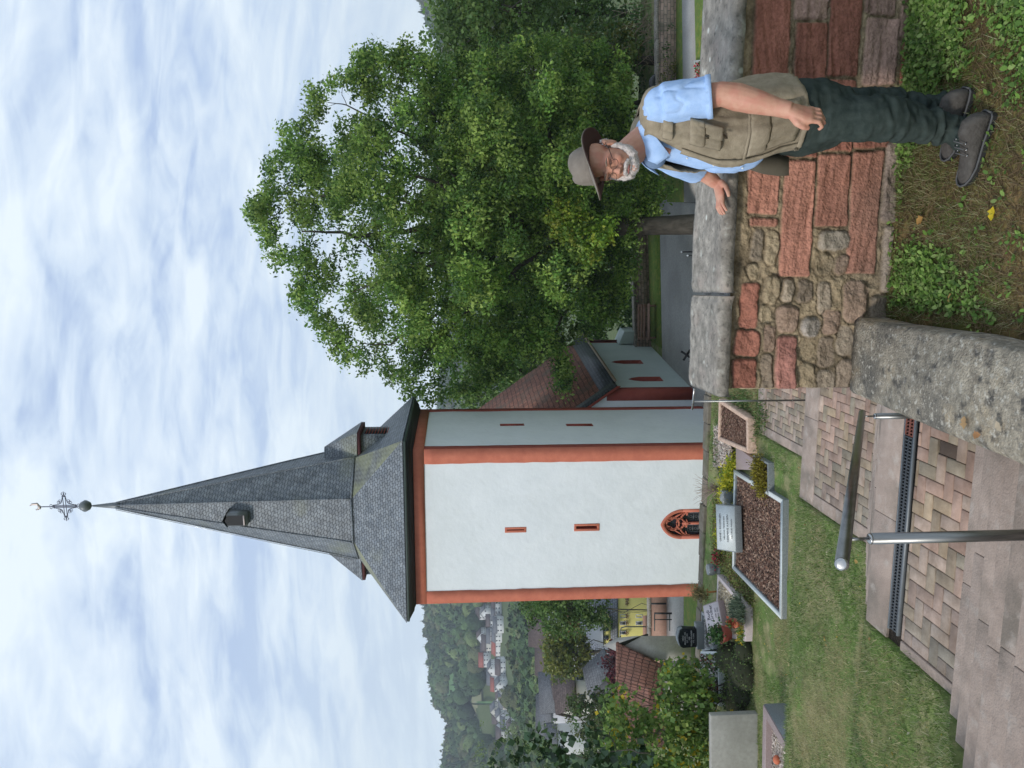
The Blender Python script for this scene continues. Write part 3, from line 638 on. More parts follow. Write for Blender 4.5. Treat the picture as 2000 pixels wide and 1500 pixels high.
bl = thing('boulder', PH(540,1440,ZG), 'rough grey boulder standing behind the right end of the grey gravestone', 'stone')
b = MB(); b.box(P(533,1424,15.0), (.26,.20,.32), (Vector((.97,-.2,.1)).normalized(), Vector((.2,.97,0)).normalized(), Vector((-.1,0,1)).normalized())); V, F, Nn = remesh(b, .02, 3, .5, lambda V, N_: fbm(V*6,3)*.04); mkobj('rock', V, F, M['granite'], bl, smooth=False)
# --- polished box kerb to the right of the mulch grave
g2 = thing('grave_plot', PH(610,1450,ZG), 'small grave with a flat reddish granite slab, right of the mulch grave', 'grave')
cor = ccw([PH(600,1474,-5.3), PH(612,1446,-5.3), PH(640,1437,-5.3), PH(640,1480,-5.3)])
cA = [PH(582,1471,-5.36), PH(583,1437,-5.36), PH(630,1437,-5.36), PH(603,1471,-5.36)]
mb = MB(); tp = [Vector((p.x,p.y,-5.36)) for p in ccw(cA)]; mb.hexa([Vector((p.x,p.y,-5.75)) for p in tp], tp); mb.build('slab', M['redgran'], g2, bevel=.01)
bed('soil_bed', ccw([PH(540,1498,-5.33), PH(568,1476,-5.33), PH(608,1473,-5.33), PH(593,1498,-5.33)]), -5.36, M['soil'], g2, .03)
cB = ccw([PH(537,1508,-5.3), PH(590,1482,-5.3), PH(612,1472,-5.3), PH(560,1474,-5.3)])
curb('kerb', ccw([PH(536,1500,-5.33), PH(566,1474,-5.33), PH(612,1471,-5.33), PH(596,1500,-5.33)]), -5.33, .04, -5.7, M['graniteD'], g2)
# --- brown bed with a broken sandstone kerb, further right
g3 = thing('grave_plot', PH(650,1470,ZG), 'brown mulch grave bed with a rough sandstone kerb, nearest the stone wall', 'grave')
cor = ccw([PH(614,1464,-5.3), PH(685,1463,-5.3), PH(722,1406,-5.3), PH(640,1404,-5.3)])
curb('kerb', cor, -5.27, .09, -5.8, M['sandcurb'], g3, .02)
cc3 = ccw([PH(622,1458,-5.3), PH(680,1458,-5.3), PH(712,1410,-5.3), PH(644,1408,-5.3)])
bed('mulch_bed', cc3, -5.34, M['soil'], g3, .06)
chips('bark_mulch', cc3, -5.32, 5000, .035, [(.15,.08,.055),(.09,.045,.03),(.22,.14,.10)], M['tint'], g3, 8, .5)
# --- bed of pale cobbles
g4 = thing('gravel_bed', PH(620,1425,ZG), 'loose bed of pale pinkish pebbles and dry stalks in front of the red tower corner', 'gravel bed')
cc4 = ccw([PH(588,1436,ZG), PH(668,1434,ZG), PH(666,1402,ZG), PH(590,1400,ZG)])
bed('soil_bed', cc4, ZG+.03, M['soil'], g4, .05)
chips('pebbles', cc4, ZG+.06, 3200, .045, [(.50,.40,.34),(.60,.52,.44),(.42,.33,.29),(.12,.10,.08),(.55,.50,.45)], M['tint'], g4, 9, .6)
# --- pale pink grave with gravel, plants and pots
g5 = thing('grave_plot', PH(290,1440,ZG), 'grave of yellowish gravel inside a pale pink stone kerb with flower pots on it', 'grave')
cor5 = ccw([PH(378,1401,-5.32), PH(313,1457,-5.32), PH(247,1456,-5.32), PH(262,1396,-5.32)])
inn = curb('kerb', cor5, -5.32, .08, -5.8, M['pinkstone'], g5)
M['gravel'] = mat('yellow_gravel', [(.3, (.38,.31,.20)), (.5, (.52,.44,.30)), (.7, (.64,.57,.42))], scale=40, rough=1, bump=1, bscale=60, bdist=.02)
bed('gravel_bed', inn, -5.35, M['gravel'], g5, .02)
chips('gravel', inn, -5.34, 5000, .022, [(.60,.50,.34),(.50,.40,.27),(.66,.60,.48),(.40,.32,.22)], M['tint'], g5, 12, .6)
gs5 = thing('gravestone', PH(300,1420,ZG), 'pale pink desk-shaped gravestone with an engraved picture and script lettering', 'gravestone')
pl, pr = PH(264,1424,-5.3), PH(328,1412,-5.3)
M['pinkface'] = mat('pale_pink_face', [(.35, (.56,.50,.51)), (.65, (.64,.58,.59))], scale=50, rough=.35, bump=.01, spec=.5)
x, y, n, cen = slanted('s', pl, pr, -5.32, .12, .36, .22, .09, M['pinkface'], M['redgran'], gs5)
for k, (tx, sz, dx_) in enumerate((('Rudi', .11, .10), ('Gruber', .11, .12), ('1938  2011', .045, .10), ('Emma  1936', .045, .08))):
    text('inscription', tx, M['letter'], gs5, cen + y*(.07-.085*k if k < 2 else -.045-.06*(k-1)) + x*dx_, x, y, sz)
e = MB(); e.ell(cen + x*(-.22) + y*.06, (.09,.05,.006), (x, y, n)); e.build('engraved_picture', M['sandcurb'], gs5, smooth=True)
# pots
M['terra'] = flat('terracotta', (.30,.07,.05), .6); M['terra2'] = flat('orange_clay', (.50,.14,.07), .7)
def lathe(mb, c, prof, n=18):
    mb.rings([[c + Vector((r*math.cos(a), r*math.sin(a), z)) for a in [2*math.pi*k/n for k in range(n)]] for r, z in prof]); return mb
# --- low stone trough at the left edge of the picture
g6 = thing('grave_plot', PH(60,1540,ZG), 'raised dark red granite grave border at the left edge of the lawn', 'grave')
cor6 = ccw([PH(126,1489,-5.05), PH(-30,1586,-5.05), PH(-190,1575,-5.05), PH(-20,1487,-5.05)])
cor6 = ccw([PH(124,1490,-5.0), PH(6,1558,-5.0), PH(-190,1556,-5.0), PH(-40,1487,-5.0)])
inn = curb('kerb', cor6, -5.0, .14, -5.9, M['redgran'], g6)
side = MB(); a, b_ = [Vector((p.x,p.y,-5.02)) for p in (PH(124,1490,-5.0), PH(6,1558,-5.0))]; dd = (b_-a).normalized(); nn_ = Vector((-dd.y, dd.x, 0)); 
if nn_.x < 0: nn_ = -nn_
side.hexa([Vector((p.x,p.y,-5.9)) for p in (a, b_, b_+nn_*.012, a+nn_*.012)], [a, b_, b_+nn_*.012, a+nn_*.012]); side.build('side_panel', M['graniteD'], g6)
bed('gravel_bed', inn, -5.14, M['gravel'], g6, .03)
chips('gravel', inn, -5.12, 2600, .025, [(.50,.42,.36),(.60,.52,.45),(.40,.33,.29)], M['tint'], g6, 14, .6)
pt = thing('egg_ornament', PH(18,1516,-5.12), 'small brown clay ball lying on the gravel of the leftmost grave', 'ornament')
e = MB(); c0 = PH(16,1517,-5.08); e.ell(c0, (.075,.06,.06)); e.build('ball', M['terra2'], pt, smooth=True)
# --- black headstone group behind
g7 = thing('gravestone', PH(254,1366,ZG), 'black polished headstone with pale engraved lines and a curved top', 'gravestone')
yb = 16.0; base = P(254,1362,yb); hw = .205*1.02
sc = yb/FPX
def pp(u, v): p = P(u, v, yb); return Vector((p.x, p.y, p.z))
prof = [pp(271,1360), pp(236,1361), pp(234,1334), pp(237,1329)] + [pp(237+ (269-237)*k/8, 1329-4*math.sin(math.pi*k/8)) for k in range(1,8)] + [pp(269,1328), pp(272,1333)]
mb = MB(); off = Vector((.03,.10,0)); mb.rings([[p for p in prof], [p+off for p in prof]]); mb.build('headstone', M['blackstone'], g7, bevel=.006)
rim = MB(); rim.rings([[p+off*.2+Vector((0,0,.012)) if p.z > prof[2].z-.02 else p+off*.2 for p in prof], [p+off*1.1+Vector((0,0,.03)) if p.z > prof[2].z-.02 else p+off for p in prof]]); rim.build('rough_edge', M['granite'], g7)
bs = MB(); bs.hexa([pp(276,1371)-Vector((0,0,.05)), pp(231,1372)-Vector((0,0,.05)), pp(231,1372)+off*2-Vector((0,0,.05)), pp(276,1371)+off*2-Vector((0,0,.05))], [pp(276,1361), pp(231,1362), pp(231,1362)+off*2, pp(276,1361)+off*2]); bs.build('base', M['graniteD'], g7, bevel=.01)
xx = (pp(236,1345)-pp(271,1345)); xx = -xx; xx = Vector((abs(xx.x), 0, 0)).normalized()
for k, tx in enumerate(('HEINZ', 'BRUNNER 1931', '12.7.  4.1991', 'GEB.', 'MAGDA BRUNNER', '18.3.  9.2002')):
    text('inscription', tx, M['letterw'], g7, pp(253.5, 1335+4.1*k) + Vector((0,-.008,0)), Vector((1,0,0)), Vector((0,0,1)), .04)
g8 = thing('grave_plot', PH(255,1385,ZG), 'grave of white and grey pebbles with a dark kerb in front of the black headstone', 'grave')
cor8 = ccw([PH(306,1372,-5.25), PH(290,1392,-5.25), PH(232,1396,-5.25), PH(228,1373,-5.25)])
inn = curb('kerb', cor8, -5.22, .06, -5.8, M['graniteD'], g8); bed('pebble_bed', inn, -5.29, M['granface'], g8, .02)
chips('pebbles', inn, -5.28, 2200, .03, [(.62,.62,.60),(.45,.46,.46),(.25,.22,.2)], M['tint'], g8, 15, .7)
g9 = thing('grave_plot', PH(205,1390,ZG), 'planted grave carrying a pale stone book, half hidden by the shrub', 'grave')
cor9 = ccw([PH(228,1368,-5.2), PH(228,1402,-5.2), PH(120,1406,-5.2), PH(140,1366,-5.2)])
inn = curb('kerb', cor9, -5.2, .07, -5.8, M['granface'], g9); bed('soil_bed', inn, -5.24, M['soil'], g9, .05)
chips('flowers', inn, -5.2, 1500, .035, [(.25,.03,.05),(.05,.12,.04),(.6,.6,.58),(.10,.2,.07)], M['tint'], g9, 16, 1.2)
bk = thing('stone_book', PH(205,1384,-5.2), 'pale grey open stone book lying on the planted grave', 'ornament')
for s_, u0, u1 in ((-1,190,206),(1,207,224)):
    a = [P(u0,1381,16.2), P(u1,1381,16.2), P(u1,1368,16.6), P(u0,1368,16.6)]; mb = MB(); mb.hexa([p-Vector((0,0,.05)) for p in a], a); mb.build('page', M['granface'], bk, bevel=.01)
# concrete wall at the left edge
cw = MB(); a0, a1 = PH(-60,1482,ZG), PH(106,1481,ZG); a0.z = a1.z = -5.7; dd = Vector((.1,.9,0))*.14; top = P(50,1389,a1.y).z
cw.hexa([a0,a1,a1+dd,a0+dd], [Vector((p.x,p.y,top)) for p in (a0,a1,a1+dd,a0+dd)])
o = cw.build('concrete_wall', M['concrete'], bevel=.008); tag(o, 'plain grey concrete slab wall standing in front of the leafy shrub at the left edge', 'wall')
# small grey stump stone and dark red flower by it
sp = thing('stone_urn', PH(385,1392,ZG), 'small weathered grey stone urn on the terrace edge in front of the tower', 'ornament')
c0 = P(388,1400,15.9); b = MB(); lathe(b, c0, [(.11,-.25),(.12,-.05),(.09,.02),(.13,.10),(.12,.20),(.05,.22)]); V, F, Nn = remesh(b, .02, 2, .5, lambda V, N_: fbm(V*12,3)*.012); mkobj('urn_body', V, F, M['granite'], sp, smooth=True)
# rim wall closing the grave terrace
tw = MB(); 
for k in range(0, 40):
    s0 = -14+.62*k; h = random.uniform(-.02,.03); tw.hexa([W(s0,16.02,-11.9),W(s0+.61,16.02,-11.9),W(s0+.61,16.34,-11.9),W(s0,16.34,-11.9)], [W(s0,16.02,-5.42+h),W(s0+.61,16.02,-5.42+h),W(s0+.61,16.34,-5.42+h),W(s0,16.34,-5.42+h)])
o = tw.build('terrace_wall', mat('dark_kerb', [(.3, (.09,.08,.06)), (.7, (.20,.175,.14))], scale=6, rough=1, bump=.8, big=(2, (.09,.11,.04), .6, .5)), bevel=.02); tag(o, 'weathered grey stone edge of the grave terrace in front of the tower', 'wall')
# ================================================================== church
TR = R_(12.1); TW = 6.46; H2 = TW/2
EX = Vector((math.cos(TR), -math.sin(TR), 0)); EY = Vector((math.sin(TR), math.cos(TR), 0)); EZ = Vector((0,0,1))
NC = Vector((-2.54, 30.0, 0))                 # near right corner of the tower
TC = NC - EX*H2 + EY*H2                       # tower centre
ZG0 = -11.8; ZW = 1.78
def T(x, y, z): return TC + EX*x + EY*y + EZ*z
def onface(u, v, face='front'):
    """pixel to tower-local coordinate on the front (y=-H2) or right (x=H2) face -> (along, z)"""
    d = ray(u, v)
    if face == 'front': k = (TC - EY*H2).dot(EY)/d.dot(EY); p = d*k; return (p-TC).dot(EX), p.z
    k = (TC + EX*H2).dot(EX)/d.dot(EX); p = d*k; return (p-TC).dot(EY), p.z
ch = thing('church', T(0,0,ZG0), 'white village church with orange-red corner bands and a tall octagonal slate spire', 'church')
def wall_mesh(a0, a1, z0, z1, fn, step=.25):
    na, nz = max(2, int((a1-a0)/step)), max(2, int((z1-z0)/step)); V = []
    for i in range(na+1):
        for j in range(nz+1): V.append(fn(a0+(a1-a0)*i/na, z0+(z1-z0)*j/nz))
    F = [(i*(nz+1)+j, (i+1)*(nz+1)+j, (i+1)*(nz+1)+j+1, i*(nz+1)+j+1) for i in range(na) for j in range(nz)]
    return V, F
# walls: windows are real recesses, so the front wall is assembled from strips round the openings
def wall_with_holes(name, face, holes, mt, zt=ZW):
    """holes: (a0,a1,z0,z1)"""
    mb = MB(); As = sorted(set([-H2, H2] + [h[0] for h in holes] + [h[1] for h in holes])); Zs = sorted(set([ZG0, zt] + [h[2] for h in holes] + [h[3] for h in holes]))
    def q(a, z, dpt):
        r = float(fbm(np.array([a*.7, z*.7, 3.]), 3))*.02
        return T(a, -H2+dpt-r, z) if face == 'front' else T(H2-dpt+r, a, z)
    def sub(a0,a1,st): n = max(1, int((a1-a0)/st)); return [a0+(a1-a0)*i/n for i in range(n+1)]
    for i in range(len(As)-1):
        for j in range(len(Zs)-1):
            a0,a1,z0,z1 = As[i],As[i+1],Zs[j],Zs[j+1]
            if any(h[0]-1e-6 <= a0 and a1 <= h[1]+1e-6 and h[2]-1e-6 <= z0 and z1 <= h[3]+1e-6 for h in holes): continue
            aa, zz = sub(a0,a1,.5), sub(z0,z1,.5)
            for m in range(len(aa)-1):
                for n in range(len(zz)-1): mb.quad(q(aa[m],zz[n],0), q(aa[m+1],zz[n],0), q(aa[m+1],zz[n+1],0), q(aa[m],zz[n+1],0))
    for h in holes:
        for (a,b,c,d_) in (((h[0],h[2]),(h[0],h[3]),0,0), ((h[1],h[2]),(h[1],h[3]),0,0), ((h[0],h[2]),(h[1],h[2]),0,0), ((h[0],h[3]),(h[1],h[3]),0,0)):
            mb.quad(q(a[0],a[1],0), q(b[0],b[1],0), q(b[0],b[1],.5), q(a[0],a[1],.5))
    return mb.build(name, mt, ch)
slF = []
for (u0,u1,v0,v1) in ((459.5,471,986,1028),(462.5,477.5,1121,1171)):
    a0, z1 = onface(u0, v0); a1, z0 = onface(u1, v1); slF.append((a0,a1,z0,z1))
gA0, _ = onface(447.5, 1340); gA1, _ = onface(505.5, 1340); _, gZ1 = onface(476, 1290); _, gZ0 = onface(476, 1392); gC = (gA0+gA1)/2; gW = (gA1-gA0)/2
# front wall: rectangular holes for slits, the gothic opening gets a rectangular hole with a plaster spandrel
gB = gZ1 + .0
holesF = [(a+.085, b-.085, c+.085, d-.085) for a,b,c,d in slF] + [(gC-gW, gC+gW, gZ0-.1, gZ1+.04)]
wall_with_holes('tower_wall', 'front', holesF, M['plaster'])
slS = []
for (u0,u1,v0,v1) in ((667.6,672.4,977,1023),(667.4,672.4,1107,1156)):
    a0, z1 = onface(u0, v0, 's'); a1, z0 = onface(u1, v1, 's'); slS.append((a0,a1,z0,z1))
wall_with_holes('tower_wall', 'side', [(a+.03, b-.03, c+.03, d-.03) for a,b,c,d in slS], M['plaster'])
mb = MB(); mb.quad(T(-H2,-H2,ZG0), T(-H2,H2,ZG0), T(-H2,H2,ZW), T(-H2,-H2,ZW)); mb.quad(T(-H2,H2,ZG0), T(H2,H2,ZG0), T(H2,H2,ZW), T(-H2,H2,ZW)); mb.build('tower_wall', M['plaster'], ch)
mb = MB(); mb.box(T(0,0,(ZG0+ZW)/2), (TW-1.04, TW-1.04, ZW-ZG0-.1), (EX,EY,EZ)); mb.build('inner_core', M['black'], ch)
# slit windows
for a0,a1,z0,z1 in slF:
    w_ = MB(); fr = .09; y0, y1 = -H2-.02, -H2+.10
    for (p,q,r,s) in ((a0,a0+fr,z0,z1),(a1-fr,a1,z0,z1),(a0+fr,a1-fr,z0,z0+fr),(a0+fr,a1-fr,z1-fr,z1)):
        w_.hexa([T(p,y0,r),T(q,y0,r),T(q,y1,r),T(p,y1,r)], [T(p,y0,s),T(q,y0,s),T(q,y1,s),T(p,y1,s)])
    wn = w_.build('window', M['red'], ch, bevel=.01)
    sp_ = MB(); c1 = (a0+a1)/2
    for sg in (-1,1):
        sp_.quad(T(c1+sg*(a1-c1-fr), y1-.08, z0+fr), T(c1+sg*.05, y1+.2, z0+fr+.1), T(c1+sg*.05, y1+.2, z1-fr-.03), T(c1+sg*(a1-c1-fr), y1-.08, z1-fr))
    sp_.quad(T(a0+fr, y1-.08, z0+fr), T(a1-fr, y1-.08, z0+fr), T(c1+.05, y1+.2, z0+fr+.1), T(c1-.05, y1+.2, z0+fr+.1))
    sp_.build('splay', M['redd'], wn)
for a0,a1,z0,z1 in slS:
    w_ = MB(); x0, x1 = H2+.01, H2-.3; fr = .04
    for (p,q,r,s) in ((a0,a0+fr,z0,z1),(a1-fr,a1,z0,z1),(a0+fr,a1-fr,z0,z0+fr),(a0+fr,a1-fr,z1-fr,z1)):
        w_.hexa([T(x0,p,r),T(x0,q,r),T(x1,q,r),T(x1,p,r)], [T(x0,p,s),T(x0,q,s),T(x1,q,s),T(x1,p,s)])
    w_.quad(T(x0-.12,a0,z0), T(x0-.12,a1,z0), T(x0-.12,a1,z1), T(x0-.12,a0,z1))
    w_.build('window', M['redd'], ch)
# gothic window with tracery
gwn_loc = None
def arch(w_, zs, zt, n=22):
    """pointed arch outline (a, z) left foot to right foot, half-width w_, springing zs, apex zt"""
    h = zt-zs; k = (h*h/w_+w_)/2; L1 = []          # circle through (-w,zs) and (0,zt), centre on the springing line at (-w+k)
    a_end = math.atan2(h, w_-k) if k != w_ else math.pi/2
    a_end = math.acos(max(-1, min(1, (0-(-w_+k))/k)))
    for i in range(n+1):
        a = math.pi + (a_end-math.pi)*i/n; L1.append(((-w_+k)+k*math.cos(a), zs+k*math.sin(a)))
    return L1 + [(-x, z) for x, z in L1[::-1][1:]]
zs = gZ1 - gW*1.38
wn = MB(); Yf = -H2-.015
outer = [(-gW, gZ0-.1)] + arch(gW, zs, gZ1) + [(gW, gZ0-.1)]
iw = gW-.125; inner = [(-iw, gZ0-.1)] + arch(iw, zs, gZ1-.17) + [(iw, gZ0-.1)]
for i in range(len(outer)-1):
    o0,o1,i1,i0 = outer[i], outer[i+1], inner[i+1], inner[i]
    wn.hexa([T(gC+p[0], Yf, p[1]) for p in (o0,o1,i1,i0)], [T(gC+o0[0], Yf+.05, o0[1]), T(gC+o1[0], Yf+.05, o1[1]), T(gC+i1[0], Yf+.2, i1[1]), T(gC+i0[0], Yf+.2, i0[1])])
gw = wn.build('window', M['red'], ch)
sp_ = MB()   # plaster between arch and rectangular hole
top = [(-gW, gZ1+.04)]
ar = arch(gW, zs, gZ1)
for i in range(len(ar)-1):
    (x0,z0),(x1,z1) = ar[i], ar[i+1]; sp_.quad(T(gC+x0,-H2,z0), T(gC+x1,-H2,z1), T(gC+x1,-H2,gZ1+.04), T(gC+x0,-H2,gZ1+.04))
sp_.build('tower_wall', M['plaster'], ch)
def bar(mb, pts, wd=.035, y0=.05, y1=.16):
    for i in range(len(pts)-1):
        a, b = Vector((pts[i][0],0,pts[i][1])), Vector((pts[i+1][0],0,pts[i+1][1])); d_ = (b-a); 
        if d_.length < 1e-5: continue
        d_.normalize(); n_ = Vector((-d_.z,0,d_.x))*wd; a = a-d_*wd*.3; b = b+d_*wd*.3
        c = [a-n_, b-n_, b+n_, a+n_]
        mb.hexa([T(gC+p.x, -H2+y0, p.z) for p in c], [T(gC+p.x, -H2+y1, p.z) for p in c])
tr_ = MB(); lw = iw/2
rc = iw*.52; zc = zs + .30*gW + rc*.62
circ = lambda cx, cz, r, n=16, a0=0, a1=2*math.pi: [(cx+r*math.cos(a0+(a1-a0)*i/n), cz+r*math.sin(a0+(a1-a0)*i/n)) for i in range(n+1)]
bar(tr_, [(0, gZ0-.1), (0, zs-.05)], .042); ztl = zs+.02
for sg in (-1, 1):
    lob = [(sg*(x_+lw), z_) for x_, z_ in arch(lw, zs-.38, ztl, 6)]; bar(tr_, lob, .032)
bar(tr_, circ(0, zc, rc), .034)
for a in (90, 210, 330): bar(tr_, circ(rc*.46*math.cos(R_(a)), zc+rc*.46*math.sin(R_(a)), rc*.45, 10, R_(a-100), R_(a+100)), .015)
for sg in (-1,1):
    for s2 in (-1,1): bar(tr_, [(sg*lw+s2*lw*.85, zs-.25), (sg*lw+s2*lw*.35, zs-.20)], .016)
    bar(tr_, [(sg*lw*.9, ztl-.02), (sg*rc*.75, zc-rc*.7)], .03); bar(tr_, [(sg*iw*.98, zs-.1), (sg*rc*.97, zc-.05), (sg*rc*.7, zc+rc*.75)], .022)
tr_.build('tracery', M['red'], gw)
gl = MB(); gl.add([T(gC+x_, -H2+.20, z_) for x_, z_ in inner], [tuple(range(len(inner)))]); gl.build('pane', M['glass'], gw)
gd = MB()
for sg in (-1,1):
    for s2 in (-.62,.62): bar(gd, [(sg*lw+s2*lw, gZ0-.1), (sg*lw+s2*lw, zs-.28)], .011, .175, .19)
    for k in range(7):
        z_ = zs-.30-.22*k
        if z_ > gZ0-.1: bar(gd, [(sg*lw-.62*lw, z_), (sg*lw+.62*lw, z_)], .011, .17, .185); bar(gd, circ(sg*lw, z_-.11, .05, 8), .006, .17, .185)
gd.build('lead_grid', M['lead'], gw)
sl_ = MB(); sl_.hexa([T(gC-gW-.05,-H2-.10,gZ0-.2),T(gC+gW+.05,-H2-.10,gZ0-.2),T(gC+gW+.05,-H2+.1,gZ0-.2),T(gC-gW-.05,-H2+.1,gZ0-.2)], [T(gC-gW-.05,-H2-.10,gZ0+.03),T(gC+gW+.05,-H2-.10,gZ0+.03),T(gC+gW+.05,-H2+.1,gZ0+.11),T(gC-gW-.05,-H2+.1,gZ0+.11)]); sl_.build('sill', M['pinkstone'], gw)
# painted bands: corner strips with a slightly wavy edge, standing 12 mm proud
def band(name, face, fa, fb, z0, z1, mt, seed, proud=.03):
    mb = MB(); n = int((z1-z0)/.35); A_ = []
    for i in range(n+1):
        z = z0+(z1-z0)*i/n; w1 = .006*math.sin(z*2.1+seed)+float(fbm(np.array([z*2.7, seed, 0.]),2))*.022
        a, b = fa, fb + w1
        if face == 'front': A_.append([T(a,-H2-proud,z), T(b,-H2-proud,z), T(b,-H2+.03,z), T(a,-H2+.03,z)])
        else: A_.append([T(H2+proud,a,z), T(H2+proud,b,z), T(H2-.03,b,z), T(H2-.03,a,z)])
    mb.rings(A_); return mb.build(name, mt, ch)
band('corner_band', 'front', -H2-.03, -H2+.50, ZG0, ZW-.42, M['red'], 1)
band('corner_band', 'front', H2+.032, H2-.56, ZG0, ZW-.42, M['red'], 3)
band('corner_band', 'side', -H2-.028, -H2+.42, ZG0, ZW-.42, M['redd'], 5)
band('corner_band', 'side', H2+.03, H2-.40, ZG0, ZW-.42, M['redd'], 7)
mb = MB(); mb.hexa([T(-H2-.035,-H2-.035,ZW-.42),T(H2+.035,-H2-.035,ZW-.42),T(H2+.035,-H2+.02,ZW-.42),T(-H2-.035,-H2+.02,ZW-.42)], [T(-H2-.035,-H2-.035,ZW+.05),T(H2+.035,-H2-.035,ZW+.05),T(H2+.035,-H2+.02,ZW+.05),T(-H2-.035,-H2+.02,ZW+.05)])
mb.build('frieze_band', M['red'], ch)
mb = MB(); mb.hexa([T(H2-.02,-H2+.025,ZW-.42),T(H2+.033,-H2+.025,ZW-.42),T(H2+.033,H2+.03,ZW-.42),T(H2-.02,H2+.03,ZW-.42)], [T(H2-.02,-H2+.025,ZW+.05),T(H2+.033,-H2+.025,ZW+.05),T(H2+.033,H2+.03,ZW+.05),T(H2-.02,H2+.03,ZW+.05)])
mb.build('frieze_band', M['red'], ch)
# eaves box, gutter
EO = H2+.50; ZE = 2.13
mb = MB()
for (o0, z0, o1, z1) in ((H2+.04, ZW, H2+.22, ZW+.10), (H2+.2, ZW+.06, EO-.02, ZW+.26)):
    b = [T(-o1,-o1,z1),T(o1,-o1,z1),T(o1,o1,z1),T(-o1,o1,z1)]; a = [T(-o0,-o0,z0),T(o0,-o0,z0),T(o0,o0,z0),T(-o0,o0,z0)]
    mb.rings([a, b])
mb.build('soffit', M['black'], ch)
mb = MB(); a = EO
for (z0, z1, o) in ((ZW+.24, ZE-.0, EO+.03),): mb.hexa([T(-o,-o,z0),T(o,-o,z0),T(o,o,z0),T(-o,o,z0)], [T(-o,-o,z1),T(o,-o,z1),T(o,o,z1),T(-o,o,z1)])
mb.build('gutter', M['gutter'], ch, bevel=.03)
# roof skirt and octagonal spire
ZO = 4.36; OR = 2.21; ZA = 15.9; k8 = math.tan(math.pi/8)
def octo(r, z): h = r*k8; return [T(x, y, z) for x, y in ((-h,-r),(h,-r),(r,-h),(r,h),(h,r),(-h,r),(-r,h),(-r,-h))]
EQ = EO+.06
ec = [T(-EQ,-EQ,ZE+.01), T(EQ,-EQ,ZE+.01), T(EQ,EQ,ZE+.01), T(-EQ,EQ,ZE+.01)]
oc = octo(OR+.02, ZO-.02)
sk = MB(); tri = MB()
for i in range(4):
    sk = MB(); sk.quad(ec[i], ec[(i+1)%4], oc[(2*i+1)%8], oc[2*i]); sk.build('roof_skirt', M['slate'], ch, uv=True)
    tri = MB(); tri.quad(ec[(i+1)%4], oc[(2*i+2)%8], oc[(2*i+1)%8]); tri.build('broach', M['slate2'], ch, uv=True)

# spire with slight kick
RG = [(OR+.06, ZO-.03), (OR-.02, ZO+.35), (1.60, 7.6), (.94, 10.7), (.10, 14.6)]
for i in range(8):
    mb = MB(); R4 = [octo(r, z) for r, z in RG]
    for j in range(len(RG)-1): mb.quad(R4[j][i], R4[j][(i+1)%8], R4[j+1][(i+1)%8], R4[j+1][i])
    mb.build('spire', M['slate'], ch, uv=True)
hp = MB()
for i in range(8): hp.tube([octo(r+.012, z)[i] for r, z in RG], .03, 6)
for i in range(8): hp.tube([octo(OR+.07, ZO)[i], octo(OR+.07, ZO)[(i+1)%8]], .04, 6)
hp.build('ridge_slates', M['slate'], ch, uv=True)
mb = MB(); R = [octo(r, z) for r, z in ((.16,14.4),(.13,14.6),(.035,15.55))]; mb.rings(R); mb.build('spire_tip', M['lead'], ch)
# lightning wire down the left edge
mb = MB(); mb.tube([octo(r+.07, z)[7] for r, z in RG[1:]], .012, 5); mb.build('lightning_wire', M['steelend'], ch)
# ball, cross and weathercock
Zb = 15.86
fn = MB(); fn.rings([[T(r*math.cos(a), r*math.sin(a), Zb+z) for a in [math.pi*k/4 for k in range(8)]] for r, z in ((.03,-.26),(.16,-.19),(.265,0),(.16,.19),(.03,.26))]); fb = fn.build('finial_ball', M['lead'], ch)
cr = MB(); zc_ = 16.70
cr.tube([T(0,0,15.5), T(0,0,17.66)], .022, 6)
def xz(x, z): return T(x, 0, zc_+z)
def bar2(a, b, r=.018): cr.tube([xz(*a), xz(*b)], r, 5)
for sg in (-1,1):
    bar2((0, sg*.045), (sg*.0, sg*.05)); cr.tube([xz(-.46, sg*.05), xz(.46, sg*.05)], .016, 5); cr.tube([xz(sg*.05, -.45), xz(sg*.05, .45)], .016, 5)
for ax_ in ((1,0),(-1,0),(0,1),(0,-1)):
    def q(l, m): return (ax_[0]*l + -ax_[1]*m, ax_[1]*l + ax_[0]*m)
    bar2(q(.44,-.08), q(.44,.08), .024)
    for m in (-1,1):
        bar2(q(.46,.03*m), q(.56,.10*m), .014); bar2(q(.56,.10*m), q(.62,.05*m), .014); bar2(q(.46,.02*m), q(.66,0), .014)
        pts = [q(.40, .07*m), q(.20, .11*m), q(.11, .20*m)]; cr.tube([xz(*p) for p in pts], .014, 5)
        cr.tube([xz(*p) for p in circ(q(.17,.25*m)[0]*1, q(.17,.25*m)[1]*1, .05, 8)], .011, 4)
        cr.tube([xz(*q(.12,.15*m)), xz(*q(.24,.28*m))], .012, 4)
cr.build('cross', M['iron'], ch)
wc = MB(); 
for a, r, sc2 in (((.02,.0,18.33),(.13,.05,.07),0),): 
    wc.ell(T(-.02,0,18.34), (.10,.04,.07), (EX,EY,EZ))
wc.tube([T(.02,0,18.34), T(.13,0,18.42), T(.12,0,18.62), T(.05,0,18.72)], [.05,.06,.045,.015], 8, .5)
wc.tube([T(-.06,0,18.34), T(-.12,0,18.43), T(-.115,0,18.50)], [.04,.035,.02], 8, .6); wc.tube([T(-.12,0,18.49), T(-.17,0,18.47)], [.012,.003], 6)
wc.v = [(x, y, z-.60) for x, y, z in wc.v]; wc.build('weathercock', M['gilt'], ch, smooth=True)
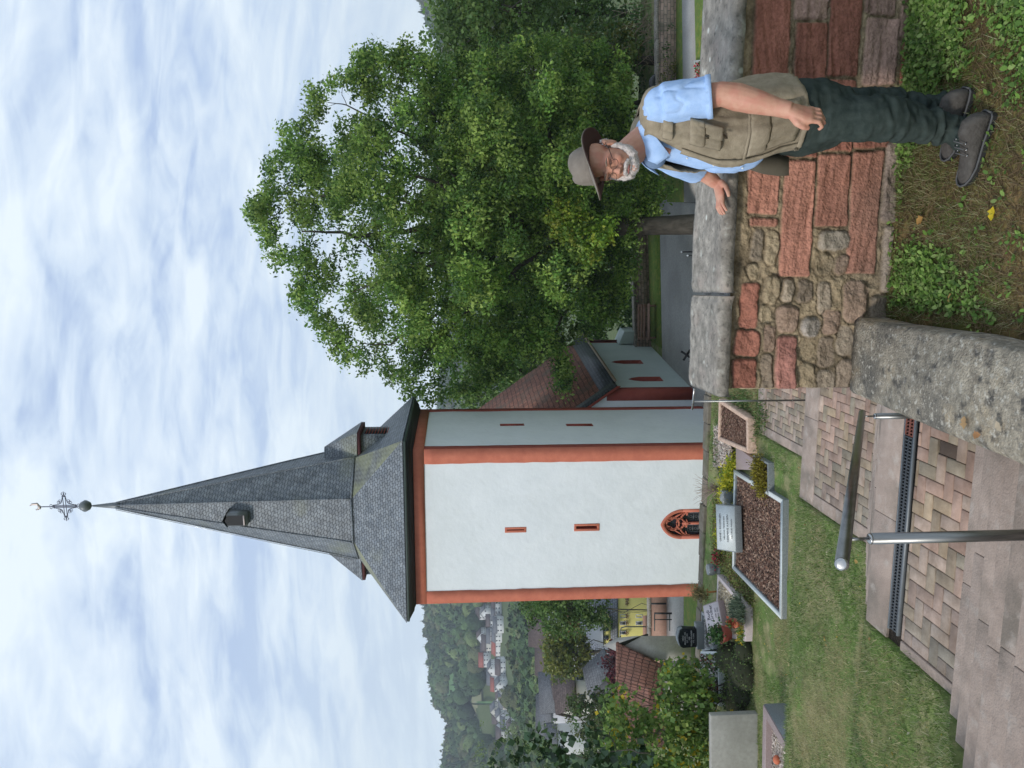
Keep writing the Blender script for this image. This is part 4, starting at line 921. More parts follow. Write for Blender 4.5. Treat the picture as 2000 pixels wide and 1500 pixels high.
# hipped louvre dormers, right and left
def dormer(sx):
    X = lambda x, y, z: T(sx*x, y, z)
    xo, yo, ze = 3.12, .74, 4.22
    b = MB(); b.hexa([X(1.2,-yo,2.6),X(xo,-yo,2.6),X(xo,yo,2.6),X(1.2,yo,2.6)], [X(1.2,-yo,ze),X(xo,-yo,ze),X(xo,yo,ze),X(1.2,yo,ze)]); dm = b.build('dormer', M['slate'], ch, uv=True)
    e = 3.32; ye = .92; rf = MB(); a = X(2.46,0,5.74); a2 = X(1.5,0,5.80)
    rf.quad(X(e,-ye,ze), X(e,ye,ze), a); rf.quad(X(1.4,-ye,ze+.05), X(e,-ye,ze), a, a2); rf.quad(X(e,ye,ze), X(1.4,ye,ze+.05), a2, a)
    rf.build('dormer_roof', M['slate'], dm, uv=True)
    s = MB(); s.hexa([X(1.6,-ye+.02,ze-.13),X(e-.02,-ye+.02,ze-.13),X(e-.02,ye-.02,ze-.13),X(1.6,ye-.02,ze-.13)],[X(1.6,-ye+.02,ze-.01),X(e-.02,-ye+.02,ze-.01),X(e-.02,ye-.02,ze-.01),X(1.6,ye-.02,ze-.01)]); s.build('dormer_eave', flat('dark_maroon_board', (.07,.02,.02), .8), dm)
    lv = MB(); lv.hexa([X(xo-.02,-.42,2.95),X(xo+.012,-.42,2.95),X(xo+.012,.42,2.95),X(xo-.02,.42,2.95)],[X(xo-.02,-.42,3.98),X(xo+.012,-.42,3.98),X(xo+.012,.42,3.98),X(xo-.02,.42,3.98)]); lv.build('louvre_opening', M['black'], dm)
    sl = MB()
    for k in range(8):
        z = 3.0+.125*k; sl.hexa([X(xo+.0,-.42,z+.04),X(xo+.07,-.42,z),X(xo+.07,.42,z),X(xo+.0,.42,z+.04)],[X(xo+.0,-.42,z+.06),X(xo+.07,-.42,z+.02),X(xo+.07,.42,z+.02),X(xo+.0,.42,z+.06)])
    sl.build('louvre_slats', M['redd'], dm)
    return dm
dormer(1); dormer(-1)
# little open hatch on the front face of the spire
hb = MB(); zh0, zh1 = 8.72, 9.72; hx = -.09; wv = .28
fy = lambda z: -(OR-.02 + (1.60-OR+.02)*(z-4.71)/(7.6-4.71)) if z < 7.6 else -(1.60+(.94-1.60)*(z-7.6)/(10.7-7.6))
yb0 = fy(zh0)-.30
hb.hexa([T(hx-wv,yb0,zh0),T(hx+wv,yb0,zh0),T(hx+wv,fy(zh0)+.2,zh0),T(hx-wv,fy(zh0)+.2,zh0)], [T(hx-wv,yb0-.02,zh1-.2),T(hx+wv,yb0-.02,zh1-.2),T(hx+wv,fy(zh1)+.2,zh1-.2),T(hx-wv,fy(zh1)+.2,zh1-.2)])
hb2 = hb.build('hatch', M['lead'], ch)
mb = MB(); mb.quad(T(hx-wv+.03,yb0-.016,zh0+.06), T(hx+wv-.10,yb0-.016,zh0+.06), T(hx+wv-.10,yb0-.03,zh1-.24), T(hx-.05,yb0-.035,zh1-.12), T(hx-wv+.03,yb0-.03,zh1-.24)); mb.build('opening', M['black'], hb2)
mb = MB(); mb.quad(T(hx-wv-.05,yb0-.06,zh1-.22), T(hx-.05,yb0-.06,zh1-.02), T(hx-.05,fy(zh1)+.1,zh1+.05), T(hx-wv-.05,fy(zh1)+.1,zh1-.2)); mb.quad(T(hx+wv+.05,yb0-.06,zh1-.22), T(hx-.05,yb0-.06,zh1-.02), T(hx-.05,fy(zh1)+.1,zh1+.05), T(hx+wv+.05,fy(zh1)+.1,zh1-.2)); mb.build('hatch_roof', M['lead'], hb2)
mb = MB(); mb.box(T(hx-.03,yb0-.04,zh0+.10), (.42,.03,.06), (EX,EY,EZ)); mb.build('hatch_bar', M['pinkstone'], hb2)
# ------------------------------------------------------------------ nave behind the tower
NR = R_(17.0); NX = Vector((math.cos(NR), -math.sin(NR), 0)); NY = Vector((math.sin(NR), math.cos(NR), 0))
c0 = P(737.5, 1240, 37.6); c0.z = 0           # near eaves corner of the nave
LN = 10.2; WN = 9.0; ze = -7.35; SLP = 1.35
def Nv(x, y, z): return c0 + NX*x + NY*y + EZ*z
zr = ze + WN/2*SLP
M['plasterg'] = mat('shade_grey_plaster', [(.3, (.50,.58,.56)), (.7, (.57,.64,.62))], scale=1.2, rough=.9, bump=.2, bscale=5, bdist=.02)  # grey copy of the white plaster: the nave's shade is in the colour
lw_ = []
for (u0,u1,v0,v1) in ((755.5,763.5,1224,1296),(789.5,796,1191,1257)):
    r = []
    for (u, v) in ((u0, v1), (u1, v0)):
        d_ = ray(u, v); k = c0.dot(NX)/d_.dot(NX); p = d_*k; r.append(((p-c0).dot(NY), p.z))
    lw_.append((r[0][0], r[1][0], r[0][1], r[1][1]))
# side wall with two lancet holes
holes = lw_
mb = MB(); As = sorted(set([0, LN] + [h[0] for h in holes] + [h[1] for h in holes])); Zs = sorted(set([ZG0, ze+.1] + [h[2] for h in holes] + [h[3] for h in holes]))
for i in range(len(As)-1):
    for j in range(len(Zs)-1):
        a0,a1,z0,z1 = As[i],As[i+1],Zs[j],Zs[j+1]
        if any(h[0]-1e-6 <= a0 and a1 <= h[1]+1e-6 and h[2]-1e-6 <= z0 and z1 <= h[3]+1e-6 for h in holes): continue
        mb.quad(Nv(0,a0,z0), Nv(0,a1,z0), Nv(0,a1,z1), Nv(0,a0,z1))
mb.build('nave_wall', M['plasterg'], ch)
for a0,a1,z0,z1 in holes:
    w_ = MB(); am = (a0+a1)/2; out = [(a0,z0),(a1,z0),(a1,z1-.65),(am+(a1-am)*.6,z1-.25),(am,z1),(am-(am-a0)*.6,z1-.25),(a0,z1-.65)]
    inn_ = [(am+(a-am)*.45, z0+.35+(z-z0)*.8) for a, z in out]
    n = len(out)
    for i in range(n): j = (i+1)%n; w_.quad(Nv(.012,*out[i]), Nv(.012,*out[j]), Nv(-.3,*inn_[j]), Nv(-.3,*inn_[i]))
    wo = w_.build('window', M['redd'], ch)
    g_ = MB(); g_.add([Nv(-.3,a,z) for a,z in inn_], [tuple(range(n))]); g_.build('pane', M['glass'], wo)
    f_ = MB()
    for sg, (aa, ab) in ((0,(a0,am)),(1,(am,a1))):
        q_ = [(a0,z1),(a0,z1-.65),(am-(am-a0)*.6,z1-.25),(am,z1)] if sg == 0 else [(a1,z1),(am,z1),(am+(a1-am)*.6,z1-.25),(a1,z1-.65)]
        f_.add([Nv(0,a,z) for a,z in q_], [(0,1,2,3)])
    f_.build('nave_wall', M['plasterg'], ch)
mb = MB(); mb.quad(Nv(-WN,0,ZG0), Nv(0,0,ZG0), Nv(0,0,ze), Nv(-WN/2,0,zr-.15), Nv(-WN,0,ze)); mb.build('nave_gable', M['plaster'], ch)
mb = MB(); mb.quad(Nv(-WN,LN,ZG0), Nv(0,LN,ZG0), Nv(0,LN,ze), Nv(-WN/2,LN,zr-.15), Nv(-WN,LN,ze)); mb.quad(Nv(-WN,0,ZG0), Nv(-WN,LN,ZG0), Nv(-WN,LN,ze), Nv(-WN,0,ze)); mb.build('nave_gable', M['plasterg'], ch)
mb = MB(); mb.hexa([Nv(-.52,-.03,ZG0),Nv(.03,-.03,ZG0),Nv(.03,.0,ZG0),Nv(-.52,0,ZG0)], [Nv(-.52,-.03,ze),Nv(.03,-.03,ze),Nv(.03,0,ze),Nv(-.52,0,ze)]); mb.build('nave_corner_band', M['redd'], ch)
mb = MB(); mb.hexa([Nv(0,.002,ZG0),Nv(.03,.002,ZG0),Nv(.03,.42,ZG0),Nv(0,.42,ZG0)], [Nv(0,.002,ze),Nv(.03,.002,ze),Nv(.03,.42,ze),Nv(0,.42,ze)]); mb.build('nave_corner_band', M['redd'], ch)
mb = MB(); mb.hexa([Nv(0,LN-.4,ZG0),Nv(.03,LN-.4,ZG0),Nv(.03,LN,ZG0),Nv(0,LN,ZG0)], [Nv(0,LN-.4,ze),Nv(.03,LN-.4,ze),Nv(.03,LN,ze),Nv(0,LN,ze)]); mb.build('nave_corner_band', M['redd'], ch)
def roofslab(name, y0, y1, xo, mt, lift, x_in=-WN/2, th=.10):
    zf = lambda x: ze + (-x)*SLP
    mb = MB()
    a = [Nv(xo,y0,zf(xo)+lift), Nv(xo,y1,zf(xo)+lift), Nv(x_in,y1,zf(x_in)+lift), Nv(x_in,y0,zf(x_in)+lift)]
    mb.hexa([p-EZ*th for p in a], a); return mb.build(name, mt, ch, uv=True)
roofslab('nave_roof', -.05, LN+.2, .30, M['clay'], .12, th=.12)
M['slateD'] = tiles('dark_slate_verge', (.04,.05,.055), (.065,.075,.08), (.01,.01,.012), .22, .16, shear=.3, msize=.02, rough=.45)
roofslab('verge_slates', -.32, .42, .34, M['slateD'], .15, th=.12)
roofslab('eaves_slates', .43, LN+.2, .42, M['slateD'], .16, x_in=-.12, th=.1)
roofslab('verge_board', -.30, -.20, .30, M['redd'], .02, th=.22)
mb = MB()
zf = lambda x: ze + (x+WN)*SLP
a = [Nv(-WN-.3,-.3,zf(-WN-.3)+.12), Nv(-WN-.3,LN+.2,zf(-WN-.3)+.12), Nv(-WN/2,LN+.2,zf(-WN/2)+.12), Nv(-WN/2,-.3,zf(-WN/2)+.12)]; mb.hexa([p-EZ*.12 for p in a], a); mb.build('nave_roof', M['clay'], ch, uv=True)
gt = MB(); gt.tube([Nv(.46,.2,ze-.42), Nv(.46,LN+.2,ze-.42)], .075, 8); gt.build('nave_gutter', flat('copper_gutter', (.20,.15,.09), .6), ch)
dp = MB(); dp.tube([Nv(.10,LN-.25,ze-.45), Nv(.10,LN-.25,ZG0)], .06, 8); dp.build('downpipe', flat('copper_pipe', (.13,.045,.035), .5, .3), ch)
# ================================================================== things in the courtyard on the right
ZL = -11.72
def courtsheet(name, uvs, mt, dz): 
    o = sheet(name, uvs, ZL, mt, dz); structure(o); return o
M['grav'] = mat('grey_gravel_path', [(.3, (.30,.295,.28)), (.5, (.38,.37,.35)), (.7, (.47,.455,.43))], scale=12, rough=1, bump=.6, big=[(.5, (.26,.25,.24), .5), (5, (.32,.22,.10), .35, .6)])
M['lawn'] = mat('lawn_green', [(.3, (.10,.16,.03)), (.7, (.16,.25,.05))], scale=3, rough=1, bump=.7, bscale=18, bdist=.05, big=[(.6, (.20,.18,.07), .55, .5), (3, (.34,.22,.05), .5, .55), (11, (.50,.30,.06), .6, .58)])
courtsheet('courtyard', [(560,1420),(1240,1420),(1100,1289),(650,1297)], M['grav'], .03)
courtsheet('courtyard_lawn', [(820,1293.5),(1110,1289),(1110,1266),(835,1271)], M['lawn'], .035)
courtsheet('churchyard_lawn', [(1105,1440),(1600,1440),(1600,1304),(1105,1304)], M['lawn'], .04)
courtsheet('churchyard_path', [(1105,1366),(1600,1356),(1600,1333),(1105,1338)], M['grav'], .055)
# left of the tower
courtsheet('gravel_road', [(200,1336),(345,1336),(345,1301),(200,1301)], M['grav'], .03)
courtsheet('churchyard_grass', [(180,1392),(345,1388),(345,1336.5),(180,1336.5)], M['lawn'], .03)
M['rubble'] = tiles('rubble_wall', (.42,.29,.23), (.32,.25,.19), (.2,.17,.13), .42, .19, msize=.025, rough=.95, moss=((.10,.10,.07), 1.2, .55, .7))
def ywall(u0, u1, vb0, vb1, h, name, label, mt=None, th=.4):
    a, b = PH(u0, vb0, ZL), PH(u1, vb1, ZL); d_ = (b-a).normalized(); n_ = Vector((-d_.y, d_.x, 0))
    if n_.y < 0: n_ = -n_
    t_ = thing(name, a, label, 'wall')
    mb = MB(); mb.hexa([a-EZ*.3,b-EZ*.3,b+n_*th-EZ*.3,a+n_*th-EZ*.3],[p+EZ*h for p in (a,b,b+n_*th,a+n_*th)]); mb.build('masonry', mt or M['rubble'], t_, uv=True)
    mb = MB(); L0 = (b-a).length; x = 0
    while x < L0-.05:
        y = min(L0, x+random.uniform(.9,1.5)); q = [a+d_*(x+.01)-n_*.06, a+d_*(y-.01)-n_*.06, a+d_*(y-.01)+n_*(th+.06), a+d_*(x+.01)+n_*(th+.06)]
        j = random.uniform(-.01,.015); mb.hexa([p+EZ*(h+j) for p in q],[p+EZ*(h+.13+j) for p in q]); x = y
    mb.build('coping', M['coping'], t_, bevel=.02); return t_
ywall(815, 1105, 1272, 1263, .88, 'stone_wall', 'low brownish rubble wall with flat coping behind the bench under the big tree')
ywall(1190, 1640, 1322, 1322, .98, 'stone_wall', 'dark rubble wall with coping at the far side of the lawn, right of the man')
def bench(a, b, lab):
    d_ = (b-a).normalized(); n_ = Vector((-d_.y, d_.x, 0)); n_ = n_ if n_.y > 0 else -n_; L0 = (b-a).length
    t_ = thing('park_bench', a, lab, 'bench'); wd = flat('bench_wood', (.33,.20,.15), .7)
    mb = MB()
    for k in range(4): mb.hexa([a+n_*(.12*k)+EZ*.42, b+n_*(.12*k)+EZ*.42, b+n_*(.12*k+.10)+EZ*.42, a+n_*(.12*k+.10)+EZ*.42],[a+n_*(.12*k)+EZ*.46, b+n_*(.12*k)+EZ*.46, b+n_*(.12*k+.10)+EZ*.46, a+n_*(.12*k+.10)+EZ*.46])
    mb.build('seat', wd, t_); mb = MB()
    for k in range(3): z = .58+.16*k; y0 = .46+.04*k; mb.hexa([a+n_*y0+EZ*z, b+n_*y0+EZ*z, b+n_*(y0+.03)+EZ*z, a+n_*(y0+.03)+EZ*z],[a+n_*(y0+.02)+EZ*(z+.11), b+n_*(y0+.02)+EZ*(z+.11), b+n_*(y0+.05)+EZ*(z+.11), a+n_*(y0+.05)+EZ*(z+.11)])
    mb.build('backrest', wd, t_)
    for f in (.06, .94):
        c = a+d_*(L0*f); mb = MB(); mb.box(c+n_*.25+EZ*.2, (.10,.42,.40), (d_,n_,EZ)); mb.box(c+n_*.53+EZ*.52, (.08,.05,.98), (d_,n_,EZ)); mb.build('leg', wd, t_)
q_ = PH(836,1283,ZL); bench(q_, q_+Vector((2.15,-.12,0)), 'weathered wooden park bench on the grass in front of the rubble wall')
# louvred grey ramp block against the nave, small dark cross, tree guard
gb = thing('stone_block', PH(835,1330,ZL), 'grey-green plastered block with a sloped top against the far corner of the nave', 'buttress')
mb = MB(); a = Nv(.06,LN-2.0,ZG0); 
mb.hexa([Nv(.05,LN-1.0,ZG0),Nv(.85,LN-1.0,ZG0),Nv(.85,LN+.3,ZG0),Nv(.05,LN+.3,ZG0)],[Nv(.05,LN-1.0,ZG0+2.0),Nv(.85,LN-1.0,ZG0+1.7),Nv(.85,LN+.3,ZG0+1.7),Nv(.05,LN+.3,ZG0+2.0)]); mb.build('block', M['plasterg'], gb, bevel=.03)
cx = thing('grave_cross', P(806,1345,36), 'small black wooden grave cross leaning in front of the nave wall', 'cross')
c = P(806,1342,36.2); mb = MB(); ax_ = Vector((.55,0,.83)).normalized(); a2 = Vector((.83,0,-.55)).normalized()
mb.tube([c-ax_*.75, c+ax_*.35], .055, 4); mb.tube([c+ax_*.02-a2*.3, c+ax_*.02+a2*.3], .055, 4); mb.tube([c-ax_*.28-a2*.22, c-ax_*.28+a2*.22], .055, 4); mb.build('cross_beam', M['blackm'], cx)
for i, (u, v) in enumerate(((1008,1331),(1001,1343),(990,1356))):
    pt_ = thing('path_post', PH(u, v+26, ZL), ('slim dark path post with a white ball top, %s of the three by the courtyard' % ('farthest','middle','nearest')[i]), 'post', 'posts beside the courtyard')
    b0 = PH(u, v+26, ZL); tp_ = P(u, v, b0.y); mb = MB(); mb.tube([b0, tp_], .03, 6); mb.build('pole', M['blackm'], pt_); mb = MB(); mb.ell(tp_, (.05,.05,.05), n=8, m=6); mb.build('ball', M['plaster'], pt_, smooth=True)
dk = thing('oval_gravestone', PH(1335,1300,ZL), 'dark oval gravestone with faint lettering, right of the man by the rubble wall', 'gravestone')
c = P(1336,1291,40.3); mb = MB(); mb.ell(c, (.62,.14,.68), n=20, m=11); mb.build('stone', M['blackstone'], dk, smooth=True)
for k in range(3): text('inscription', ('MARTIN','STEIN','1921 2003')[k], M['letterw'], dk, c+Vector((0,-.15,.22-.2*k)), Vector((1,0,0)), EZ, .17)
gv2 = thing('grave_plot', PH(1350,1372,ZL), 'small planted grave with grey kerb seen over the wall right of the man', 'grave')
cr_ = ccw([PH(1326,1396,ZL+.2), PH(1386,1396,ZL+.2), PH(1382,1356,ZL+.2), PH(1330,1358,ZL+.2)])
inn = curb('kerb', cr_, ZL+.22, .10, ZL-.1, M['granface'], gv2); bed('soil_bed', inn, ZL+.14, M['soil'], gv2, .04)
chips('flowers', inn, ZL+.2, 500, .09, [(.35,.03,.04),(.06,.14,.04),(.5,.45,.4)], M['tint'], gv2, 23, 1.2)
for i, (u, v) in enumerate(((1334,1362),(1344,1358))):
    l_ = tag(None or (lathe(MB(), PH(u, v, ZL+.2), [(.07,0),(.08,.05),(.08,.25),(.05,.32),(.03,.34)], 10).build('grave_lantern', flat('lantern_red', (.35,.03,.03), .3) if i == 0 else M['granface'])), ('red' if i == 0 else 'white')+' grave lantern on the planted grave right of the man', 'lantern')
iv = None
# fence, bed and pink wall left of the tower
ywall(205, 345, 1303, 1303, .95, 'stone_wall', 'low pinkish wall beyond the gravel road at the left foot of the tower', flat('pink_render', (.42,.26,.20), .9), .3)
fc = thing('metal_gate', PH(300,1300,ZL), 'dark green metal railing gate beside the gravel road, left of the tower', 'gate')
for (u, v0, v1, y) in ((321,1272,1301,42.5),(302,1278,1312,41),(290,1278,1312,41)): 
    mb = MB(); mb.tube([P(u, v1, y), P(u, v0, y)], .055 if u > 295 else .03, 6); mb.build('post', M['blackm'], fc)
mb = MB()
for v in (1278.5, 1308): mb.tube([P(300, v, 41), P(268, v, 41)], .03, 6)
mb.build('rail', M['gutter'], fc)
# ================================================================== foliage
def leafmat(name, tr=.25, rough=.55):
    return mat(name, [(.3, (.85,.85,.85)), (.7, (1.1,1.1,1.1))], scale=3, rough=rough, bump=0, tint=True, trans=tr, spec=.35)
M['leaf'] = leafmat('leaves', .42)
def leaves(centers, size, cols, r, droop=.3, aspect=.42, fold=True, shape=4):
    """individual leaves: one folded diamond (two triangles sharing the midrib) each"""
    n = len(centers); L_ = size*(.6+.8*r.random(n)); 
    d = r.normal(size=(n,3)); d[:,2] -= droop*1.2; d /= np.linalg.norm(d, axis=1)[:,None]
    q = r.normal(size=(n,3)); s = np.cross(d, q); s /= np.linalg.norm(s, axis=1)[:,None]; up = np.cross(s, d)
    tip = centers + d*L_[:,None]; w_ = (L_*aspect)[:,None]; mid = centers + d*(L_*.45)[:,None]
    a = mid + s*w_ + up*w_*.25; b = mid - s*w_ + up*w_*.25
    V = np.stack([centers, a, tip, b], 1).reshape(-1,3); o = np.arange(n)[:,None]*4
    F = np.concatenate([o+np.array((0,1,2)), o+np.array((0,2,3))])
    return V, F, np.repeat(cols, 4, 0)
def pickcols(n, pal, r, var=.35):
    c = np.array(pal)[r.integers(0, len(pal), n)]; return c*(1-var/2+var*r.random(n))[:,None]
def clumps(lobes, per, r, shell=.75):
    """points for twig clumps: mostly in the outer shell of each lobe"""
    out = []; who = []
    for i, (c, R) in enumerate(lobes):
        n = max(1, int(per*np.mean(R)**2)); d = r.normal(size=(n,3)); d /= np.linalg.norm(d, axis=1)[:,None]
        rad = (shell+(1-shell)*r.random(n)) * np.where(r.random(n) < .25, r.random(n)*.9, 1)
        out.append(np.array(c)[None]+d*rad[:,None]*np.array(R)[None]); who += [i]*n
    return np.concatenate(out), np.array(who)
def foliage(cl, who, leafs, spread, size, pal, r, droop=.3, lobevar=.25, elong=1.0, aspect=.42):
    n = len(cl); k = leafs
    off = r.normal(size=(n,k,3))*spread; off[...,2] *= .75
    c = (cl[:,None,:]+off).reshape(-1,3)
    lv = 1+lobevar*(r.random(who.max()+1)-.5)*2; cv = 1+.3*(r.random(n)-.5)
    base = np.array(pal)[r.integers(0, len(pal), n)]
    col = np.repeat(base*(lv[who]*cv)[:,None], k, 0)*(.8+.4*r.random(n*k))[:,None]
    return leaves(c, size, col, r, droop, aspect)
def branchy(mb, p0, p1, r0, r1, r, wig=.12, n=6):
    p0, p1 = Vector(p0), Vector(p1); L0 = (p1-p0).length; pts = []; rad = []
    for i in range(n+1):
        f = i/n; w_ = Vector(r.normal(size=3))*wig*L0*math.sin(math.pi*f)*.35; pts.append(p0.lerp(p1, f)+w_ + Vector((0,0,1))*math.sin(math.pi*f)*L0*.06); rad.append(r0+(r1-r0)*f)
    mb.tube(pts, rad, 8); return pts
# ---------------------------------------------------------------- the big ash tree in the courtyard
YT = 37.5
OUT = [(1095,478),(1120,500),(1170,515),(1225,530),(1260,560),(1290,600),(1330,590),(1345,640),(1395,690),(1420,700),(1405,760),(1425,790),(1395,850),(1400,900),(1420,960),(1440,1060),(1430,1150),(1400,1220),(1330,1250),(1290,1215),(1180,1290),(1120,1320),(1060,1262),(980,1250),(900,1235),(850,1190),(828,1120),(812,1088),(775,1112),(738,1120),(742,1085),(788,1068),(798,1042),(755,1030),(694,1014),(715,985),(735,960),(712,905),(708,860),(716,790),(745,770),(770,700),(800,645),(838,640),(860,600),(900,560),(935,560),(960,600),(1000,560),(985,515),(1040,500),(1075,470)]
HOLES = [(740,965,24),(728,1035,24),(765,1150,26),(800,1138,20),(770,1045,16),(1150,560,12),(1060,640,12),(980,740,12),(1240,580,12),(1300,650,14),(1380,740,14),(1100,690,12),(1180,650,12),(880,650,10),(830,720,10),(920,760,10),(1250,780,12),(1000,620,10),(760,800,10),(770,900,10),(1018,560,22),(925,640,20),(1225,640,26),(1290,700,28),(862,700,24),(960,690,16),(1120,590,14),(1330,800,22),(800,760,14),(880,780,14),(1180,720,12),(770,850,14),(1360,1000,10)]
OUT = [(u+(1070-u)*24/math.hypot(1070-u, 900-v), v+(900-v)*24/math.hypot(1070-u, 900-v)) for u, v in OUT]
def inpoly(u, v, poly):
    c = False; j = len(poly)-1
    for i in range(len(poly)):
        if (poly[i][1] > v) != (poly[j][1] > v) and u < (poly[j][0]-poly[i][0])*(v-poly[i][1])/(poly[j][1]-poly[i][1])+poly[i][0]: c = not c
        j = i
    return c
def edged(u, v, poly):
    m = 1e9
    for i in range(len(poly)):
        a, b = np.array(poly[i-1]), np.array(poly[i]); p = np.array((u, v)); t = np.clip(np.dot(p-a, b-a)/max(1, np.dot(b-a, b-a)), 0, 1); m = min(m, np.linalg.norm(a+(b-a)*t-p))
    return m
def lobes_from_outline(poly, y, dmax, n, rpx, r, holes=(), flatten=1.0, mind=.4):
    L_ = []; us = [p[0] for p in poly]; vs = [p[1] for p in poly]; tries = 0
    while len(L_) < n and tries < 40000:
        tries += 1; u, v = r.uniform(min(us), max(us)), r.uniform(min(vs), max(vs))
        if not inpoly(u, v, poly): continue
        e = edged(u, v, poly); R = rpx*(.7+.6*r.random())
        if e < R*.55: R = max(rpx*.45, e*1.5)
        if any(math.hypot(u-h[0], v-h[1]) < h[2]*.85+R*.30 for h in holes) : continue
        D = min(dmax, e*y/FPX*1.6+.4); dep = r.uniform(-D, D)
        c = P(u, v, y); k = (y+dep)/y; s = R*y/FPX
        L_.append(((c.x*k, c.y*k, c.z*k), (s*1.05, s*1.1, s*.8*flatten)))
    return L_
G1 = [(.19,.32,.065),(.13,.25,.05),(.27,.40,.09),(.075,.15,.04),(.34,.46,.11)]
ts_ = np.random.default_rng(11)
big = thing('ash_tree', PH(1062,1368,ZL), 'tall spreading broadleaf tree with a dark trunk and grey limbs beside the nave', 'tree')
lb = lobes_from_outline(OUT, YT, 5.0, 440, 40, ts_, HOLES)
ROOFV = [(700,930),(712,905),(745,960),(790,1060),(815,1110),(838,1160),(752,1205),(690,1135)]
# thin sprays on the outline
for i in range(len(OUT)):
    for k in range(7):
        f = k/7; u = OUT[i-1][0]*(1-f)+OUT[i][0]*f; v = OUT[i-1][1]*(1-f)+OUT[i][1]*f; c = P(u+ts_.normal()*6, v+ts_.normal()*6, YT+ts_.uniform(-1.5,1.5)); s = ts_.uniform(.25,.6); lb.append((tuple(c), (s,s,s*.8)))
def on_roof(c):
    u, v = 750+FPX*(Vector(c).dot(CR))/Vector(c).dot(F_), 1000-FPX*(Vector(c).dot(CU))/Vector(c).dot(F_)
    return (inpoly(u, v, ROOFV) or edged(u, v, ROOFV) < 16) and not (u > 742 and 1084 < v < 1118)
lb = [l for l in lb if not on_roof(l[0])]
cl, who = clumps(lb, 20, ts_, .6)
print('big tree clumps', len(cl))
V, F, C = foliage(cl, who, 24, .20, .185, G1, ts_, droop=.5, lobevar=.30, aspect=.27)
mkobj('crown', V, F, M['leaf'], big, C=C)
# yellow-green sprays in the middle of the crown
yl = [(tuple(P(u, v, YT-4.4)), (s,s,s*.9)) for u, v, s in ((1068,1098,.85),(1040,1120,.7),(1085,1085,.6),(1022,1160,.8),(1046,1185,.6),(1000,1150,.5),(1085,1130,.5))]
cl2, w2 = clumps(yl, 70, ts_, .5); V, F, C = foliage(cl2, w2, 16, .13, .15, [(.20,.32,.04),(.26,.38,.05),(.14,.26,.04),(.30,.34,.05)], ts_, lobevar=.2, aspect=.35)
o = mkobj('young_shoots', V, F, M['leaf'], big, C=C); o['label'] = 'yellow-green shoots on the trunk'
tk = MB(); base = PH(1062,1372,ZL)
f1 = P(1056,1180,YT); f2 = P(1050,1085,YT)
tk.tube([base-EZ*.3, base+EZ*.3, base.lerp(f1,.35), f1, f2], [.60,.50,.46,.42,.38], 14)
limbs = [((1050,1085),(1062,960),(1052,820),(1042,690),(1048,590),.24),((1052,1100),(1075,990),(1105,930),(1150,830),(1190,700),.22),((1050,1110),(1030,990),(1000,880),(965,790),(930,690),.20),
         ((1056,1150),(1010,1060),(950,980),(880,900),(800,820),.16),((1056,1140),(1110,1050),(1180,950),(1270,860),(1340,760),.18),((1052,1090),(1044,960),(1010,860),(1000,760),(1060,650),.13),
         ((1056,1190),(980,1150),(900,1110),(830,1070),(770,1030),.12),((1056,1200),(1130,1140),(1220,1080),(1310,1050),(1390,1040),.13),((1062,960),(1090,860),(1110,760),(1115,660),(1110,560),.12),((1075,990),(1140,900),(1230,800),(1290,700),(1300,640),.10),
         ((1050,1000),(960,930),(880,850),(830,760),(820,690),.10)]
lr = np.random.default_rng(5); ends = []
for *ps, r0 in limbs:
    dy_ = lr.uniform(-2.4, 1.2); pts = [P(u, v, YT + dy_*(i/4)) for i, (u, v) in enumerate(ps)]
    fine = []
    for i in range(4):
        for k in range(4): fine.append(pts[i].lerp(pts[i+1], k/4) + Vector(lr.normal(size=3))*.07)
    fine.append(pts[-1]); rad = [r0*(1-.85*i/(len(fine)-1)) for i in range(len(fine))]; tk.tube(fine, rad, 8)
    for j in range(5, 17, 2):
        a = fine[j]; k = min(range(len(lb)), key=lambda q: (Vector(lb[q][0])-a).length + lr.uniform(0, 4)); branchy(tk, a, lb[k][0], rad[j]*.55, .012, lr, .15)
M['barkg'] = mat('grey_bark', [(.3, (.03,.027,.022)), (.7, (.095,.085,.07))], scale=4, rough=.95, bump=.6, bdist=.03, stretch=(1,1,.3))
tk.build('trunk', M['barkg'], big, smooth=True)
# ---------------------------------------------------------------- other trees by outline
def tree(name, label, poly, y, n, rpx, pal, seed, per=14, leafs=20, size=.16, dmax=4, trunk=None, base_z=ZL, holes=(), cat='tree', group=None, spread=.2, droop=.3, tr=.3, aspect=.42, parent=None):
    r = np.random.default_rng(seed); u = sum(p[0] for p in poly)/len(poly); vb = max(p[1] for p in poly)
    b = P(u, vb, y)
    t_ = thing(name, b, label, cat, group)
    L_ = lobes_from_outline(poly, y, dmax, n, rpx, r, holes); c, w_ = clumps(L_, per, r, .6)
    V, F, C = foliage(c, w_, leafs, spread, size, pal, r, droop, .35, aspect=aspect); mkobj('crown', V, F, M['leaf'], t_, C=C)
    mb = MB(); tb = Vector((b.x, b.y, base_z)) if trunk is None else trunk
    cen = Vector(np.mean([l[0] for l in L_], 0)); topz = max(l[0][2] for l in L_)
    mb.tube([tb, tb.lerp(cen, .5), cen], [tr, tr*.75, tr*.5], 8)
    for k in range(10): branchy(mb, tb.lerp(cen, r.uniform(.3,1)), L_[r.integers(len(L_))][0], tr*.35, .015, r)
    mb.build('trunk', M['bark'], t_, smooth=True); return t_
GD = [(.075,.15,.045),(.06,.12,.035),(.11,.20,.055)]; GM = [(.13,.22,.06),(.10,.18,.05),(.18,.27,.075)]; GY = [(.16,.18,.035),(.12,.15,.035),(.19,.19,.05),(.08,.12,.03)]; GL = [(.10,.18,.05),(.13,.21,.06),(.075,.15,.045)]
